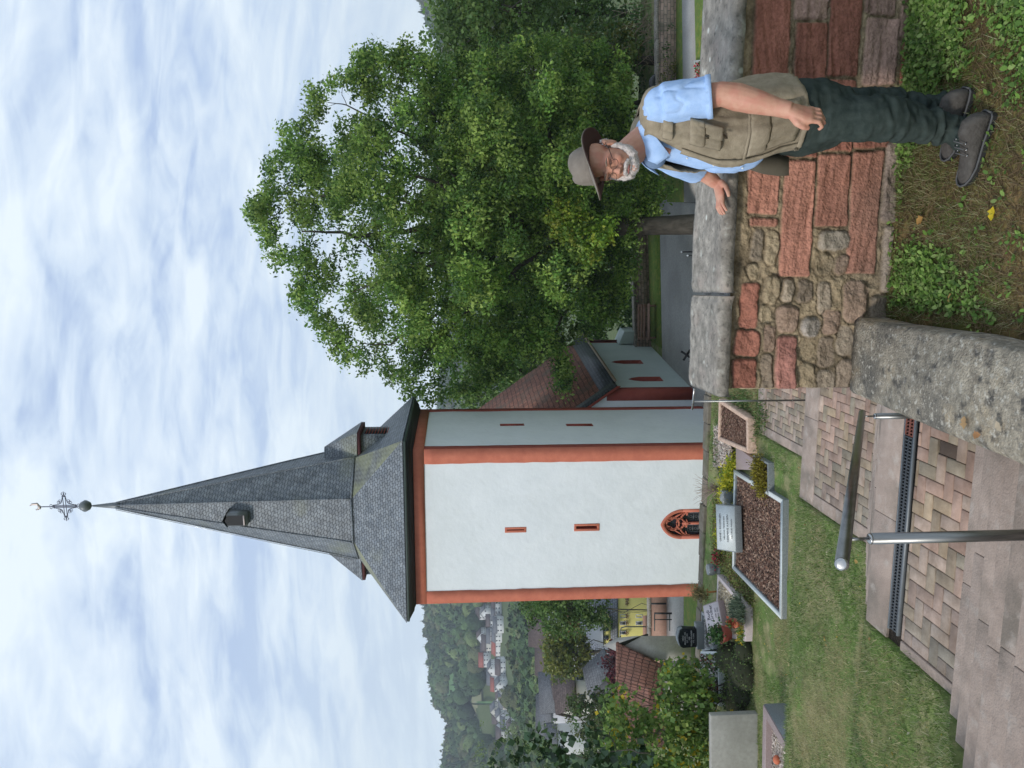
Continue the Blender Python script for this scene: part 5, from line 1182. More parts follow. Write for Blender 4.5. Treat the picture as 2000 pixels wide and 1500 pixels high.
GO = [(.11,.125,.045),(.085,.11,.04),(.14,.15,.055),(.06,.085,.03)]
BT = 'broadleaf trees beyond the churchyard wall'
tree('broadleaf_tree', 'dense dark tree at the right edge rising behind the churchyard wall', [(1375,835),(1430,822),(1500,830),(1560,830),(1580,960),(1570,1130),(1500,1190),(1440,1180),(1400,1080),(1385,930)], 52, 90, 48, GM, 21, 7, 16, .26, 5, group=BT, spread=.3)
tree('broadleaf_tree', 'dark lower tree mass behind the hat of the man', [(1120,1010),(1250,960),(1350,1060),(1500,1120),(1520,1220),(1480,1262),(1380,1262),(1290,1250),(1190,1300),(1110,1300),(1090,1200)], 47, 90, 46, GD+GM, 22, 8, 16, .22, 4, group=BT, spread=.28)
tree('broadleaf_tree', 'yellowing bush in the hedge of trees near the churchyard wall', [(1330,1080),(1420,1090),(1450,1180),(1440,1250),(1340,1255),(1310,1180)], 43, 34, 34, GY+GM, 23, 11, 16, .17, 2.5, group=BT)
tree('broadleaf_tree', 'shadowed bushes filling the space behind the rubble wall and bench', [(815,1130),(900,1140),(1000,1170),(1100,1180),(1120,1240),(1090,1256),(960,1258),(880,1262),(832,1262)], 50, 70, 36, GD, 24, 9, 16, .2, 3, group=BT)
tree('broadleaf_tree', 'green tree standing behind the nave roof ridge', [(700,920),(730,860),(790,900),(850,950),(870,1080),(800,1100),(740,1050),(702,980)], 56, 50, 36, GL+GM, 25, 8, 16, .24, 3, group=BT)
tree('broadleaf_tree', 'middle green tree seen through the thin lower right crown', [(1200,900),(1330,880),(1420,930),(1430,1080),(1350,1150),(1240,1120),(1180,1020)], 60, 60, 50, GM+GO, 26, 6, 15, .3, 5, group=BT, spread=.35)
tree('broadleaf_tree', 'wide tree behind the middle of the big crown', [(840,900),(960,820),(1100,800),(1220,860),(1230,1010),(1150,1150),(1000,1190),(880,1140),(830,1040)], 58, 80, 56, GM, 27, 5, 15, .32, 5, group=BT, spread=.35)
# dry vines and ivy over the right churchyard wall
ivt = tree('ivy', 'dark ivy hanging over the rubble wall at the right', [(1388,1278),(1440,1276),(1442,1318),(1390,1318)], 40.4, 16, 15, GD, 28, 60, 14, .12, .3, cat='ivy', tr=.05)
yb_ = tree('golden_bush', 'small yellow-green bush beside the dark oval gravestone', [(1300,1292),(1372,1290),(1376,1312),(1360,1326),(1305,1326)], 39.5, 16, 14, GY, 29, 60, 16, .08, .5, cat='bush', tr=.04)
vn = MB(); vr = np.random.default_rng(3)
for k in range(70):
    a = P(vr.uniform(1375,1500), vr.uniform(1255,1275), 41+vr.uniform(-.4,.6)); b = a+Vector(vr.normal(size=3))*.7; m_ = (a+b)/2+Vector((0,0,vr.uniform(.1,.4))); vn.tube([a,m_,b], .014, 4)
tag(vn.build('dry_vine', flat('dry_twigs', (.26,.20,.14), .9)), 'tangle of dry brown vines on top of the right rubble wall', 'vine')
# trees left of the tower (near the yellow house)
BL = 'trees between the village houses'
tree('broadleaf_tree', 'bright green tree hanging in front of the roofs, against the left tower corner', [(290,1025),(350,1010),(350,1186),(322,1190),(290,1206),(272,1165),(262,1110),(268,1050)], 60, 56, 20, GL+GM, 31, 16, 18, .22, 3, group=BL, base_z=-20, spread=.25, tr=.07)
tree('broadleaf_tree', 'round yellow-green tree above the ridge of the slate roof', [(196,1062),(240,1058),(268,1075),(272,1110),(262,1142),(230,1152),(185,1145),(174,1100)], 100, 60, 20, [(.24,.26,.05),(.18,.22,.05),(.27,.27,.08),(.12,.17,.05)], 32, 4.5, 16, .42, 4, group=BL, base_z=-36, spread=.45)
tree('copper_beech', 'dark purple-leaved tree left of the slate-roofed house', [(150,1195),(200,1170),(240,1180),(250,1215),(160,1260),(110,1235)], 62, 34, 20, [(.09,.02,.03),(.12,.03,.035),(.06,.02,.025)], 33, 12, 16, .22, 2.5, group=BL, base_z=-18)
tree('broadleaf_tree', 'olive bush between the leafy shrub and the brown-roofed house', [(60,1120),(130,1100),(150,1150),(150,1210),(90,1240),(40,1200)], 70, 40, 22, GO+GL, 34, 11, 16, .24, 3, group=BL, base_z=-18)
# ---------------------------------------------------------------- leafy shrub (hazel) at the left
HZ = [(.17,.27,.06),(.13,.22,.05),(.21,.32,.08),(.09,.17,.04),(.26,.34,.09)]
sh = thing('hazel_shrub', P(120,1420,14.9), 'leafy green shrub with some yellow leaves rising behind the concrete wall', 'shrub')
pl_ = [(0,1165),(60,1165),(105,1180),(150,1165),(172,1195),(140,1225),(128,1262),(150,1288),(190,1285),(212,1268),(220,1295),(210,1340),(200,1372),(180,1402),(100,1404),(-40,1405),(-60,1180)]
sr_ = np.random.default_rng(41); L_ = lobes_from_outline(pl_, 15.0, .8, 190, 26, sr_); c, w_ = clumps(L_, 210, sr_, .3); print('hazel', len(c))
sel = sr_.random(len(c)) < .055; base = c
V, F, C = leaves((c[:,None,:]+sr_.normal(size=(len(c),3,3))*.06).reshape(-1,3), .098, np.repeat(np.where(sel[:,None], np.array((.52,.40,.03)), pickcols(len(c), HZ, sr_, .5)), 3, 0), sr_, .5, .44)
mkobj('leaves', V, F, M['leaf'], sh, C=C)
mb = MB(); b0 = P(130,1420,15.1); b0.z = -5.5
for k in range(16): branchy(mb, b0+Vector((sr_.uniform(-.9,.6), sr_.uniform(-.2,.3), 0)), L_[sr_.integers(len(L_))][0], .018, .004, sr_, .1, 6)
for u, v in ((210,1262),(150,1150),(95,1160),(165,1205)): branchy(mb, b0, P(u,v,14.8), .012, .003, sr_, .1)
mb.build('stems', M['bark'], sh, smooth=True)
# ivy with big dark leaves in the lower left corner
ivy = thing('ivy_bush', P(20,1100,5.6), 'dark glossy ivy with pale seed heads at the lower left edge of the picture', 'ivy')
ir = np.random.default_rng(43); L_ = lobes_from_outline([(40,1010),(62,960),(80,1010),(72,1080),(92,1120),(75,1180),(60,1250),(30,1275),(-60,1270),(-90,930),(-10,925),(20,960)], 6.2, .5, 60, 22, ir)
c, w_ = clumps(L_, 2300, ir, .3); V, F, C = leaves(c, .062, pickcols(len(c), [(.025,.062,.022),(.035,.08,.028),(.018,.045,.018),(.05,.10,.035)], ir, .5), ir, .5, .48); mkobj('leaves', V, F, mat('ivy_leaf', [(.3,(.9,.9,.9)),(.7,(1.1,1.1,1.1))], scale=3, rough=.48, bump=0, tint=True, trans=.08, spec=.5), ivy, C=C)
fl = []; 
for k in range(75):
    u, v = ir.uniform(-10, 92), ir.uniform(925, 1180)
    q = P(u, v, 5.9+ir.random()*.6)
    for j in range(26): d_ = ir.normal(size=3); d_ /= np.linalg.norm(d_); fl.append((q, d_))
cen = np.array([tuple(Vector(q)+Vector(d_)*.022) for q, d_ in fl]); V, F, C = leaves(cen, .010, pickcols(len(cen), [(.20,.28,.11),(.26,.33,.15),(.15,.22,.08)], ir, .4), ir, 0, .5); mkobj('seed_heads', V, F, M['leaf'], ivy, C=C)
mb = MB()
for k in range(14): a = Vector(L_[ir.integers(len(L_))][0]); b = Vector(L_[ir.integers(len(L_))][0]); b = a.lerp(b, .4); branchy(mb, a, b, .005, .003, ir)
b = P(-60,1350,6.3); mb.tube([Vector((b.x,b.y,-4.2)), b, P(-40,1150,6.3)], [.05,.045,.03], 8); mb.build('stems', M['bark'], ivy, smooth=True)
# clipped box bush
bx_ = thing('box_bush', PH(195,1480,ZG), 'round clipped dark green box bush beside the pink grave', 'bush')
br_ = np.random.default_rng(44)
LB = [(tuple(P(u, v, y)), (a,a,b)) for u,v,y,a,b in ((213,1430,14.6,.36,.34),(190,1450,14.3,.42,.30),(165,1450,14.5,.45,.30),(140,1445,14.8,.5,.35),(228,1455,14.2,.24,.2),(120,1450,14.9,.4,.3))]
c, w_ = clumps(LB, 5200, br_, .93); c = c[c[:,2] > -5.5]; V, F, C = leaves(c, .035, pickcols(len(c), [(.08,.13,.045),(.10,.165,.055),(.055,.09,.03),(.16,.23,.08)], br_, .6), br_, -.2, .5); mkobj('leaves', V, F, M['leaf'], bx_, C=C)
cb_ = MB(); [cb_.ell(c_, (r_2[0]*.9, r_2[1]*.9, r_2[2]*.9), n=16, m=10) for c_, r_2 in LB]; cb_.build('inner_twigs', flat('dark_twigs', (.03,.035,.018), 1), bx_, smooth=True)
# ground-cover and small plants round the graves
def tuft(name, label, cat, pts, n, size, pal, seed, h=.1, spread=.1, droop=-.8, aspect=.14, group=None, kind=None):
    r = np.random.default_rng(seed); c = np.repeat(np.array([tuple(p) for p in pts]), n, 0) + r.normal(size=(n*len(pts),3))*np.array((spread,spread,h*.4)); c[:,2] = np.maximum(c[:,2], np.repeat([p[2] for p in pts], n)-.02)
    V, F, C = leaves(c, size, pickcols(len(c), pal, r, .5), r, droop, aspect); o = mkobj(name, V, F, M['leaf'], C=C); return tag(o, label, cat, group, kind)
YL = [(.52,.50,.04),(.62,.56,.05),(.42,.45,.04),(.25,.35,.04)]
gb_ = lambda u0,v0,u1,v1,n,z=ZG: [PH(u0+(u1-u0)*i/max(1,n-1)+random.uniform(-4,4), v0+(v1-v0)*i/max(1,n-1)+random.uniform(-2,2), z) for i in range(n)]
tuft('golden_shrub', 'bright yellow leaved shrub behind the granite kerb of the mulch grave', 'shrub', gb_(530,1425,592,1440,16), 260, .07, YL, 51, .25, .10, -.6, .2)
tuft('golden_shrub', 'small yellow plant behind the grey gravestone', 'shrub', gb_(478,1410,440,1412,8), 160, .06, YL, 52, .12, .09, -.6, .2)
tuft('golden_heather', 'yellow and rust coloured heather in the small dark grave', 'heather', gb_(548,1490,594,1484,12,-5.33), 260, .06, [(.30,.26,.03),(.20,.16,.03),(.12,.10,.03),(.38,.33,.04)], 53, .12, .09, -1, .15)
tuft('ground_cover', 'pale green and reddish creeping plants between the gravestone and the tower foot', 'ground cover', gb_(540,1412,395,1412,26)+gb_(430,1400,520,1402,14)+gb_(330,1470,385,1425,20)+gb_(400,1428,370,1440,14), 200, .04, [(.20,.25,.08),(.28,.32,.10),(.14,.18,.06),(.22,.14,.08)], 54, .08, .14, -.4, .3, kind='stuff')
tuft('ground_cover', 'loose green weeds and dry stalks beside the kerbs right of the tower corner', 'ground cover', gb_(655,1425,705,1440,14)+gb_(640,1470,700,1490,12)+gb_(600,1408,640,1404,10)+gb_(690,1410,722,1470,18), 160, .07, [(.10,.19,.06),(.16,.25,.08),(.24,.22,.10)], 55, .12, .14, -1, .12, kind='stuff')
tuft('lavender', 'grey-green lavender cushion on the pink stone grave', 'plant', gb_(302,1444,318,1446,5,-5.2)+gb_(300,1438,312,1440,3,-5.2), 260, .10, [(.13,.18,.12),(.18,.23,.16),(.10,.14,.09)], 56, .08, .10, -1, .08)
tuft('grave_flowers', 'yellow and green flowers near the corner of the pink grave', 'flowers', gb_(258,1447,268,1449,3,-5.15), 90, .05, [(.55,.42,.04),(.14,.22,.05),(.1,.18,.05)], 57, .05, .06, -.5, .3)
tuft('red_flowers', 'dark red flowers at the edge of the terrace beside the stone urn', 'flowers', gb_(405,1400,412,1398,4,ZG+.15), 60, .05, [(.35,.03,.06),(.08,.12,.04)], 58, .08, .07, -.5, .3)
# potted plants
for (u, v, mt_, hgt, lab, sd) in ((262,1427,'terra',.20,'terracotta bowl with a green leafy plant standing on the gravel of the pink grave',61),(284,1449,'terra2',.13,'small orange clay pot at the near edge of the pink grave',62)):
    b0 = PH(u, v, -5.24); t_ = thing('plant_pot', b0, lab, 'flower pot')
    mb = lathe(MB(), b0, [(.10,0),(.16,hgt*.7),(.18,hgt),(.16,hgt),(.14,hgt*.8)] if sd == 61 else [(.06,0),(.09,hgt*.8),(.10,hgt),(.08,hgt)], 16); mb.build('pot', M[mt_], t_, smooth=False)
    r = np.random.default_rng(sd); c = np.array(tuple(b0))+np.array((0,0,hgt+.08))+r.normal(size=(420 if sd == 61 else 90,3))*np.array((.10,.10,.07))*(1 if sd == 61 else .4)
    V, F, C = leaves(c, .06, pickcols(len(c), [(.05,.12,.035),(.03,.08,.03),(.08,.16,.05)] if sd == 61 else [(.4,.10,.06),(.1,.2,.05)], r), r, -.3, .4); mkobj('plant', V, F, M['leaf'], t_, C=C)
# bare twiggy shrub against the tower, thin plant with stake
tw_ = MB(); tr2 = np.random.default_rng(71)
for k in range(60):
    a = P(546+tr2.uniform(-4,4), 1405, 15.6); b = P(546+tr2.normal()*18, 1352+tr2.random()*40, 15.6+tr2.uniform(-.3,.3)); branchy(tw_, a, b, .006, .002, tr2, .1, 5)
tag(tw_.build('bare_shrub', flat('pinkish_twigs', (.36,.28,.24), .9)), 'delicate bare twiggy shrub in front of the white tower wall', 'shrub')
st2 = thing('staked_plant', P(344,1402,15.8), 'spindly dry grass-like plant tied to an orange stake at the left foot of the tower', 'plant')
mb = MB(); a = P(345,1402,15.7); mb.tube([a, P(343,1380,15.7)], .02, 6); mb.tube([P(336,1382,15.7), P(350,1381,15.7)], .012, 5); mb.build('stake', flat('orange_stake', (.40,.17,.05), .8), st2)
r = np.random.default_rng(72); c = np.array([tuple(P(330+22*q, 1372-14*q+r.normal()*5, 15.7)) for q in r.random(700)])+r.normal(size=(700,3))*.05; V, F, C = leaves(c, .10, pickcols(700, [(.30,.26,.12),(.36,.30,.14),(.2,.2,.09)], r), r, .2, .07); mkobj('stalks', V, F, M['leaf'], st2, C=C)
# ---------------------------------------------------------------- grass and weeds
def blades(name, n, s0, s1, t0, t1, size, pal, seed, label, mask=None, zf=None, width=.085):
    r = np.random.default_rng(seed); 
    s = r.uniform(s0, s1, n); t = t0+(t1-t0)*r.random(n)**1.25
    if mask is not None: k = mask(s, t, r); s, t = s[k], t[k]
    z = zf(s, t) if zf else ground_h(s, t); n = len(s)
    p = np.stack([s*CS+t*SN, -s*SN+t*CS, z-.004], -1)
    an = r.random(n)*6.283; le = r.normal(size=(n,2))*.5; L_ = size*(.5+r.random(n))*(1+.4*fbm(p*1.3,2))
    side = np.stack([np.cos(an), np.sin(an), an*0], -1)*(L_*width)[:,None]; tip = p + np.stack([le[:,0]*L_, le[:,1]*L_, L_], -1)
    V = np.stack([p-side, p+side, tip], 1).reshape(-1,3); F = np.arange(n*3).reshape(-1,3)
    pt_ = fbm(p*np.array((.9,1.6,0))+5, 4); base = pickcols(n, pal, r, .5); dry = np.clip((pt_+.06)*3.4 + r.normal(size=n)*.25, 0, 1)[:,None]
    col = base*(1-dry*.75)+np.array((.52,.45,.26))*dry*.75
    o = mkobj(name, V, F, M['leaf'], C=np.repeat(col, 3, 0)); return tag(o, label, 'grass', kind='stuff')
GB = [(.17,.27,.065),(.12,.20,.05),(.24,.33,.11),(.42,.42,.26),(.08,.14,.035)]
def lawnmask(s, t, r):
    p = np.stack([s*.5, t*.9, s*0], -1); d_ = fbm(p+8, 3); keep = r.random(len(s)) < np.clip(.75+d_*1.2, .15, 1)
    # keep off the graves
    x = s*CS+t*SN; y = -s*SN+t*CS
    return keep & ~((x > -4.0) & (x < -1.55) & (y > 12.3) & (y < 16)) & ~((y > 13.0) & (x > -5.2) & (x < -3.2))& ~((x<-4.6)&(y>10.9)&(y<12.2)&(x<-5.2))
blades('lawn_grass', 230000, -9.5, -3.09, 2.2, 13.6, .040, GB, 81, 'short green and straw-coloured lawn sloping down beside the steps', lawnmask)
blades('lawn_grass', 26000, -3.4, -.45, 13.45, 15.9, .05, GB, 82, 'strip of lawn beyond the lower end of the paved path', None)
def wmask(s, t, r):
    p = np.stack([s*1.5, t*1.5, s*0], -1); return (r.random(len(s)) < np.clip(.35+fbm(p+3, 3)*1.6+ (t-2.4)*.22, .04, 1))
zt_ = lambda s, t: ground_h(s, t)
blades('terrace_grass', 70000, -.28, 2.6, 2.2, 3.97, .035, GB, 83, 'thin grass on the weedy terrace where the man stands', wmask, width=.035)
# broad-leaved weeds
def weeds(n, seed, label):
    r = np.random.default_rng(seed); s = r.uniform(-.22, 2.6, n*4); t = r.uniform(2.25, 3.93, n*4); p = np.stack([s*1.1, t*1.6, s*0], -1)
    k = r.random(len(s)) < np.clip(.10 + fbm(p+13.7, 4)*1.9 + np.clip(t-3.2, 0, 1)*.35, .012, 1); s, t = s[k][:n], t[k][:n]; z = ground_h(s, t)
    c = np.stack([s*CS+t*SN, -s*SN+t*CS, z], -1); m = 9; c = np.repeat(c, m, 0) + r.normal(size=(len(s)*m,3))*np.array((.022,.022,.010))+np.array((0,0,.012))
    n2 = len(c); L_ = .008+.026*r.random(n2)**2; an = r.random(n2)*6.283; el_ = .15+.5*r.random(n2)
    d = np.stack([np.cos(an)*np.cos(el_), np.sin(an)*np.cos(el_), np.sin(el_)], -1); s_ = np.stack([-np.sin(an), np.cos(an), an*0], -1); up = np.cross(d, s_)
    w_ = (L_*.34)[:,None]; d = d*L_[:,None]; V = np.stack([c, c+d*.4+s_*w_, c+d*.8+s_*w_*.8-up*0.1*w_, c+d*1.05, c+d*.8-s_*w_*.8, c+d*.4-s_*w_], 1).reshape(-1,3); o = np.arange(n2)[:,None]*6
    F = np.concatenate([o+np.array(f) for f in ([0,1,2],[0,2,3],[0,3,4],[0,4,5])]); col = pickcols(n2, [(.18,.32,.06),(.13,.25,.05),(.26,.40,.10),(.32,.44,.14),(.09,.17,.04)], r, .5)
    ob = mkobj('weeds', V, F, M['leaf'], C=np.repeat(col, 6, 0)); return tag(ob, label, 'weeds', kind='stuff')
weeds(6500, 84, 'broad-leaved green weeds scattered over the terrace at the foot of the wall')
# straw litter and moss on the terrace
r = np.random.default_rng(85); n = 14000; s = r.uniform(-.28, 2.6, n); t = r.uniform(2.2, 3.95, n); z = ground_h(s, t)+.004; c = np.stack([s*CS+t*SN, -s*SN+t*CS, z], -1); an = r.random(n)*6.283
L_ = .02+.03*r.random(n); d = np.stack([np.cos(an), np.sin(an), r.normal(size=n)*.15], -1)*L_[:,None]; sd_ = np.stack([-np.sin(an), np.cos(an), an*0], -1)*.0018
V = np.stack([c-d-sd_, c-d+sd_, c+d+sd_, c+d-sd_], 1).reshape(-1,3); F = np.arange(n*4).reshape(-1,4)
o = mkobj('dry_straw', V, F, M['leaf'], C=np.repeat(pickcols(n, [(.20,.14,.075),(.28,.21,.11),(.13,.09,.05)], r), 4, 0)); tag(o, 'dry straw and moss litter between the weeds at the feet of the man', 'straw', kind='stuff')
r = np.random.default_rng(88); n = 5200; s = SL-.03+r.normal(size=n)*.03; t = r.uniform(1.2, 13.4, n); k = r.random(n) < np.clip(.6+fbm(np.stack([s*0, t*1.5, s*0+3], -1), 3)*2, .05, 1); s, t = s[k], t[k]; n = len(s)
z = ground_h(np.minimum(s, -3.1), t)+np.where(t < 4.7, .0, .01); p = np.stack([s*CS+t*SN, -s*SN+t*CS, z-.01], -1); L_ = (.03+.05*r.random(n))*np.where(t < 4.7, 1.7, 1); an = r.random(n)*6.283; sd_ = np.stack([np.cos(an), np.sin(an), an*0], -1)*.0022
tip = p + np.stack([.25*L_+r.normal(size=n)*L_*.5, r.normal(size=n)*L_*.5, L_], -1); V = np.stack([p-sd_, p+sd_, tip], 1).reshape(-1,3)
tag(mkobj('edge_grass', V, np.arange(n*3).reshape(-1,3), M['leaf'], C=np.repeat(pickcols(n, GB, r, .5), 3, 0)), 'longer grass spilling over the left edge of the paved path', 'grass', kind='stuff')
r = np.random.default_rng(89); n = 900; s = r.uniform(-8, -3.1, n); t = 3+10*r.random(n)**1.3; z = ground_h(s, t)+.02; c = np.stack([s*CS+t*SN, -s*SN+t*CS, z], -1); V, F, C = leaves(c, .028, pickcols(n, [(.55,.45,.25),(.65,.58,.42),(.45,.28,.12),(.6,.45,.1)], r), r, .1, .35)
tag(mkobj('leaf_litter', V, F, M['leaf'], C=C), 'tiny dry leaf scraps scattered over the sloping lawn', 'leaf litter', kind='stuff')
# fallen leaves: counted ones
def fallen(p, size, col, lab, seed, grp='fallen autumn leaves'):
    r = np.random.default_rng(seed); a0 = r.random()*6.28; pr_ = [(0,0),(.28,.30),(.5,.26),(.62,.42),(.8,.22),(1.05,0),(.8,-.22),(.62,-.42),(.5,-.26),(.28,-.30)]
    V = []; 
    for x, y in pr_: V.append((p.x+size*(x*math.cos(a0)-y*math.sin(a0)), p.y+size*(x*math.sin(a0)+y*math.cos(a0)), p.z+.006+size*.25*abs(y)+size*.12*x*r.random()))
    V.append((p.x+size*.5*math.cos(a0), p.y+size*.5*math.sin(a0), p.z+.004)); n = len(pr_)
    F = [(i,(i+1)%n,n) for i in range(n)]; o = mkobj('fallen_leaf', V, F, M['leaf'], C=np.array([col]*len(V))); return tag(o, lab, 'leaf', grp)
zk = -2.117
fallen(PH(1500-812,1886,zk), .055, (.62,.40,.20), 'pale tan curled leaf on top of the low kerb wall', 1)
fallen(PH(1500-849,1918,zk), .045, (.55,.28,.12), 'small orange leaf on the kerb wall nearer the camera', 2)
fallen(PH(1500-843,1958,zk), .045, (.60,.50,.36), 'pale flaky leaf on the kerb wall closest to the bottom edge', 3)
fallen(PH(1500-432,1938,-2.27), .06, (.80,.62,.04), 'bright yellow leaf lying among the weeds left of the shoes', 4)
fallen(PH(1500-437,1792,-2.27), .06, (.62,.36,.12), 'orange-brown leaf at the foot of the wall plinth', 5)
fallen(PH(1500-572,1858,-2.27), .05, (.60,.38,.14), 'tan leaf in the weeds near the kerb wall', 6)
for i, (u, v, z) in enumerate(((1500-1318,1782,-3.75),(1500-1165,1646,-4.6),(1500-1098,1677,-4.3),(1500-1380,1765,-3.9),(1500-1470,1770,-3.95),(1500-1240,1545,-5.3))):
    fallen(PH(u, v, z), .07, ((.75,.55,.05),(.6,.42,.12),(.5,.33,.1))[i%3], ('yellow leaf on the lawn beside the drain grate end','tan leaf in the middle of the lawn','brown leaf on the lawn just below the handrail end','yellow leaf at the paving edge left of the grate','tan leaf nearest the bottom left corner of the lawn','brown leaf on the lawn close to the mulch grave')[i], 10+i)
# ================================================================== houses
def pal_house(c, n='rendered_wall'): return flat(n, c, .9, var=.05)
WH = [pal_house((.62,.63,.62)), pal_house((.55,.53,.47)), pal_house((.60,.60,.63))]
RF = {'brown': tiles('brown_roof', (.12,.09,.085), (.09,.07,.065), (.05,.04,.04), .4, .35, msize=.02, rough=.8), 'grey': tiles('grey_roof', (.15,.155,.165), (.12,.125,.135), (.05,.05,.055), .4, .35, msize=.02, rough=.7),
      'red': tiles('red_roof', (.36,.10,.07), (.28,.085,.06), (.10,.03,.02), .4, .35, msize=.02, rough=.8)}
M['pane'] = flat('window_pane', (.05,.06,.07), .15, 0, .6); M['winframe'] = flat('white_window', (.6,.6,.6), .5)
def house(name, lab, base, w_, d_, hw, hr, rot, wall, roof, nwin=(3,1), gwin=1, group=None, deep=6, cat='house', over=.35, winh=1.2, winw=.8, ridge_x=True):
    """gabled house: ridge along local x, front face towards -y; base is the middle of the front foot"""
    X = Vector((math.cos(rot), math.sin(rot), 0)); Y = Vector((-math.sin(rot), math.cos(rot), 0)); Z = EZ
    Q = lambda x, y, z: base + X*x + Y*y + Z*z
    t_ = thing(name, base, lab, cat, group); a = w_/2
    mb = MB(); mb.rings([[Q(sx*a,0,-deep),Q(sx*a,d_,-deep),Q(sx*a,d_,hw),Q(sx*a,d_/2,hw+hr),Q(sx*a,0,hw)] for sx in (1,-1)]); mb.build('wall', wall, t_)
    sl = hr/(d_/2); e = over
    for s in (0,1):
        y0, y1 = ((-e, d_/2) if s == 0 else (d_+e, d_/2)); z0, z1 = hw-e*sl, hw+hr
        r_ = MB(); q = [Q(-a-e,y0,z0+.03),Q(a+e,y0,z0+.03),Q(a+e,y1,z1+.03),Q(-a-e,y1,z1+.03)]; r_.hexa(q, [p+Z*.16 for p in q]); r_.build('roof', roof, t_, uv=True)
    n, rows = nwin
    for j in range(rows):
        for i in range(n):
            x = -a + w_*(i+.5)/n; z = hw-.55-winh-(j*2.6)
            if z < -deep: continue
            m_ = MB(); m_.box(Q(x,-.01,z+winh/2), (winw,.08,winh), (X,Y,Z)); wo = m_.build('window', M['winframe'], t_)
            m_ = MB(); m_.box(Q(x,-.04,z+winh/2), (winw-.16,.06,winh-.16), (X,Y,Z)); m_.build('pane', M['pane'], wo)
    for sx in (-1,1):
        for k in range(gwin):
            m_ = MB(); m_.box(Q(sx*(a+.01), d_*(k+.5)/gwin, hw-.3), (.06,winw,winh), (X,Y,Z)); wo = m_.build('window', M['pane'], t_)
    return t_, Q
# far village on the opposite slope
def hitfar(u, v):
    d = ray(u, v); d = d/d.y; ys = np.arange(560., 1300, 4); pp_ = np.array(tuple(d))[None]*ys[:,None]; hh = ground_h(pp_[:,0]*CS-pp_[:,1]*SN, pp_[:,0]*SN+pp_[:,1]*CS); k = np.argmax(pp_[:,2] < hh)
    return d*float(ys[k]) if (pp_[:,2] < hh).any() else d*700
VG = [(610,60,'grey','white'),(645,190,'brown','white'),(700,80,'brown','white'),(715,230,'grey','white'),(580,275,'brown','white'),(625,390,'brown','cream'),(690,420,'red','white'),(600,470,'brown','white'),(603,540,'red','white'),(660,690,'grey','pale'),(735,610,'brown','white'),(700,760,'red','white'),(750,820,'brown','white'),(790,850,'red','white'),(775,920,'grey','cream'),(690,930,'grey','cream'),(710,1050,'brown','white'),(785,1110,'grey','white'),(745,1210,'brown','white'),(700,330,'grey','white'),(655,330,'grey','white'),(740,700,'grey','white'),(570,130,'brown','white'),(830,1080,'brown','white'),(665,560,'grey','white'),(735,980,'grey','white'),(700,150,'grey','white')]
hr_ = random.Random(3)
FARL = ['dark-roofed far house at the tower edge, highest of the village', 'large white far house with rows of windows near the tower edge', 'brown-roofed far house low beside the tower edge', 'far house with a broad grey roof, below the large white one', 'small white far house at the upper rim of the village', 'cream far house under a brown roof, above the long red roof', 'far house with the long red roof', 'white far house with brown roof, beside the bright red one', 'small far house with the brightest red roof, upper rim', 'pale far house under a blue-grey roof, below the bright red one', 'broad far house with brown roof in the middle of the village', 'small red-roofed far house left of the blue-grey roof', 'far house with brown roof between two red roofs', 'low red-roofed far house nearest the meadow', 'cream far house in the bottom row, left half', 'cream far house with grey roof, upper row beneath the meadow', 'brown-roofed far house left of the cream pair', 'white box-like far house in the bottom row, far left', 'leftmost far house of the village, under a brown roof', 'small white far house just above the long red roof', 'white far house up the slope from the large grey roof', 'grey-roofed far house above the middle brown one', 'brown-roofed far house tucked behind the large white one', 'lowest far house of the village, brown roof, left', 'white far house between the bright red and brown roofs', 'small grey-roofed far house left of the cream houses', 'white far house directly below the large white one']
where = ['under the tower eaves','beside the tower edge','in the middle of the village','near the meadow slope','at the left end of the village']
for i, (X_, Y_, rc_, wc_) in enumerate(VG):
    u, v = 330-Y_/4.546, 820+X_/4.546+7; p = hitfar(u, v); p.z -= 1
    k = p.y/700; w_, d_ = hr_.uniform(11,15)*k, hr_.uniform(9,11)*k
    if rc_ == 'red' and Y_ == 420: w_ = 20
    gable = hr_.random() < .4
    lab0 = f"{wc_} {'gable-fronted' if gable else 'broad-sided'} village house with {rc_} roof, about {int(round((345-u)/12))*1} house widths left of the tower, {['upper','middle','lower'][min(2,int((X_-560)/95))]} row"
    lab = FARL[i]
    house('village_house', lab, p, w_, d_, hr_.uniform(6,8.5)*k, hr_.uniform(3.2,4.8)*k, R_(85 if gable else hr_.uniform(-18,18)), WH[1] if wc_ == 'cream' else WH[0 if wc_ == 'white' else 2], RF[rc_], (3,2), 2, 'far village houses', winh=1.5, winw=1.2)
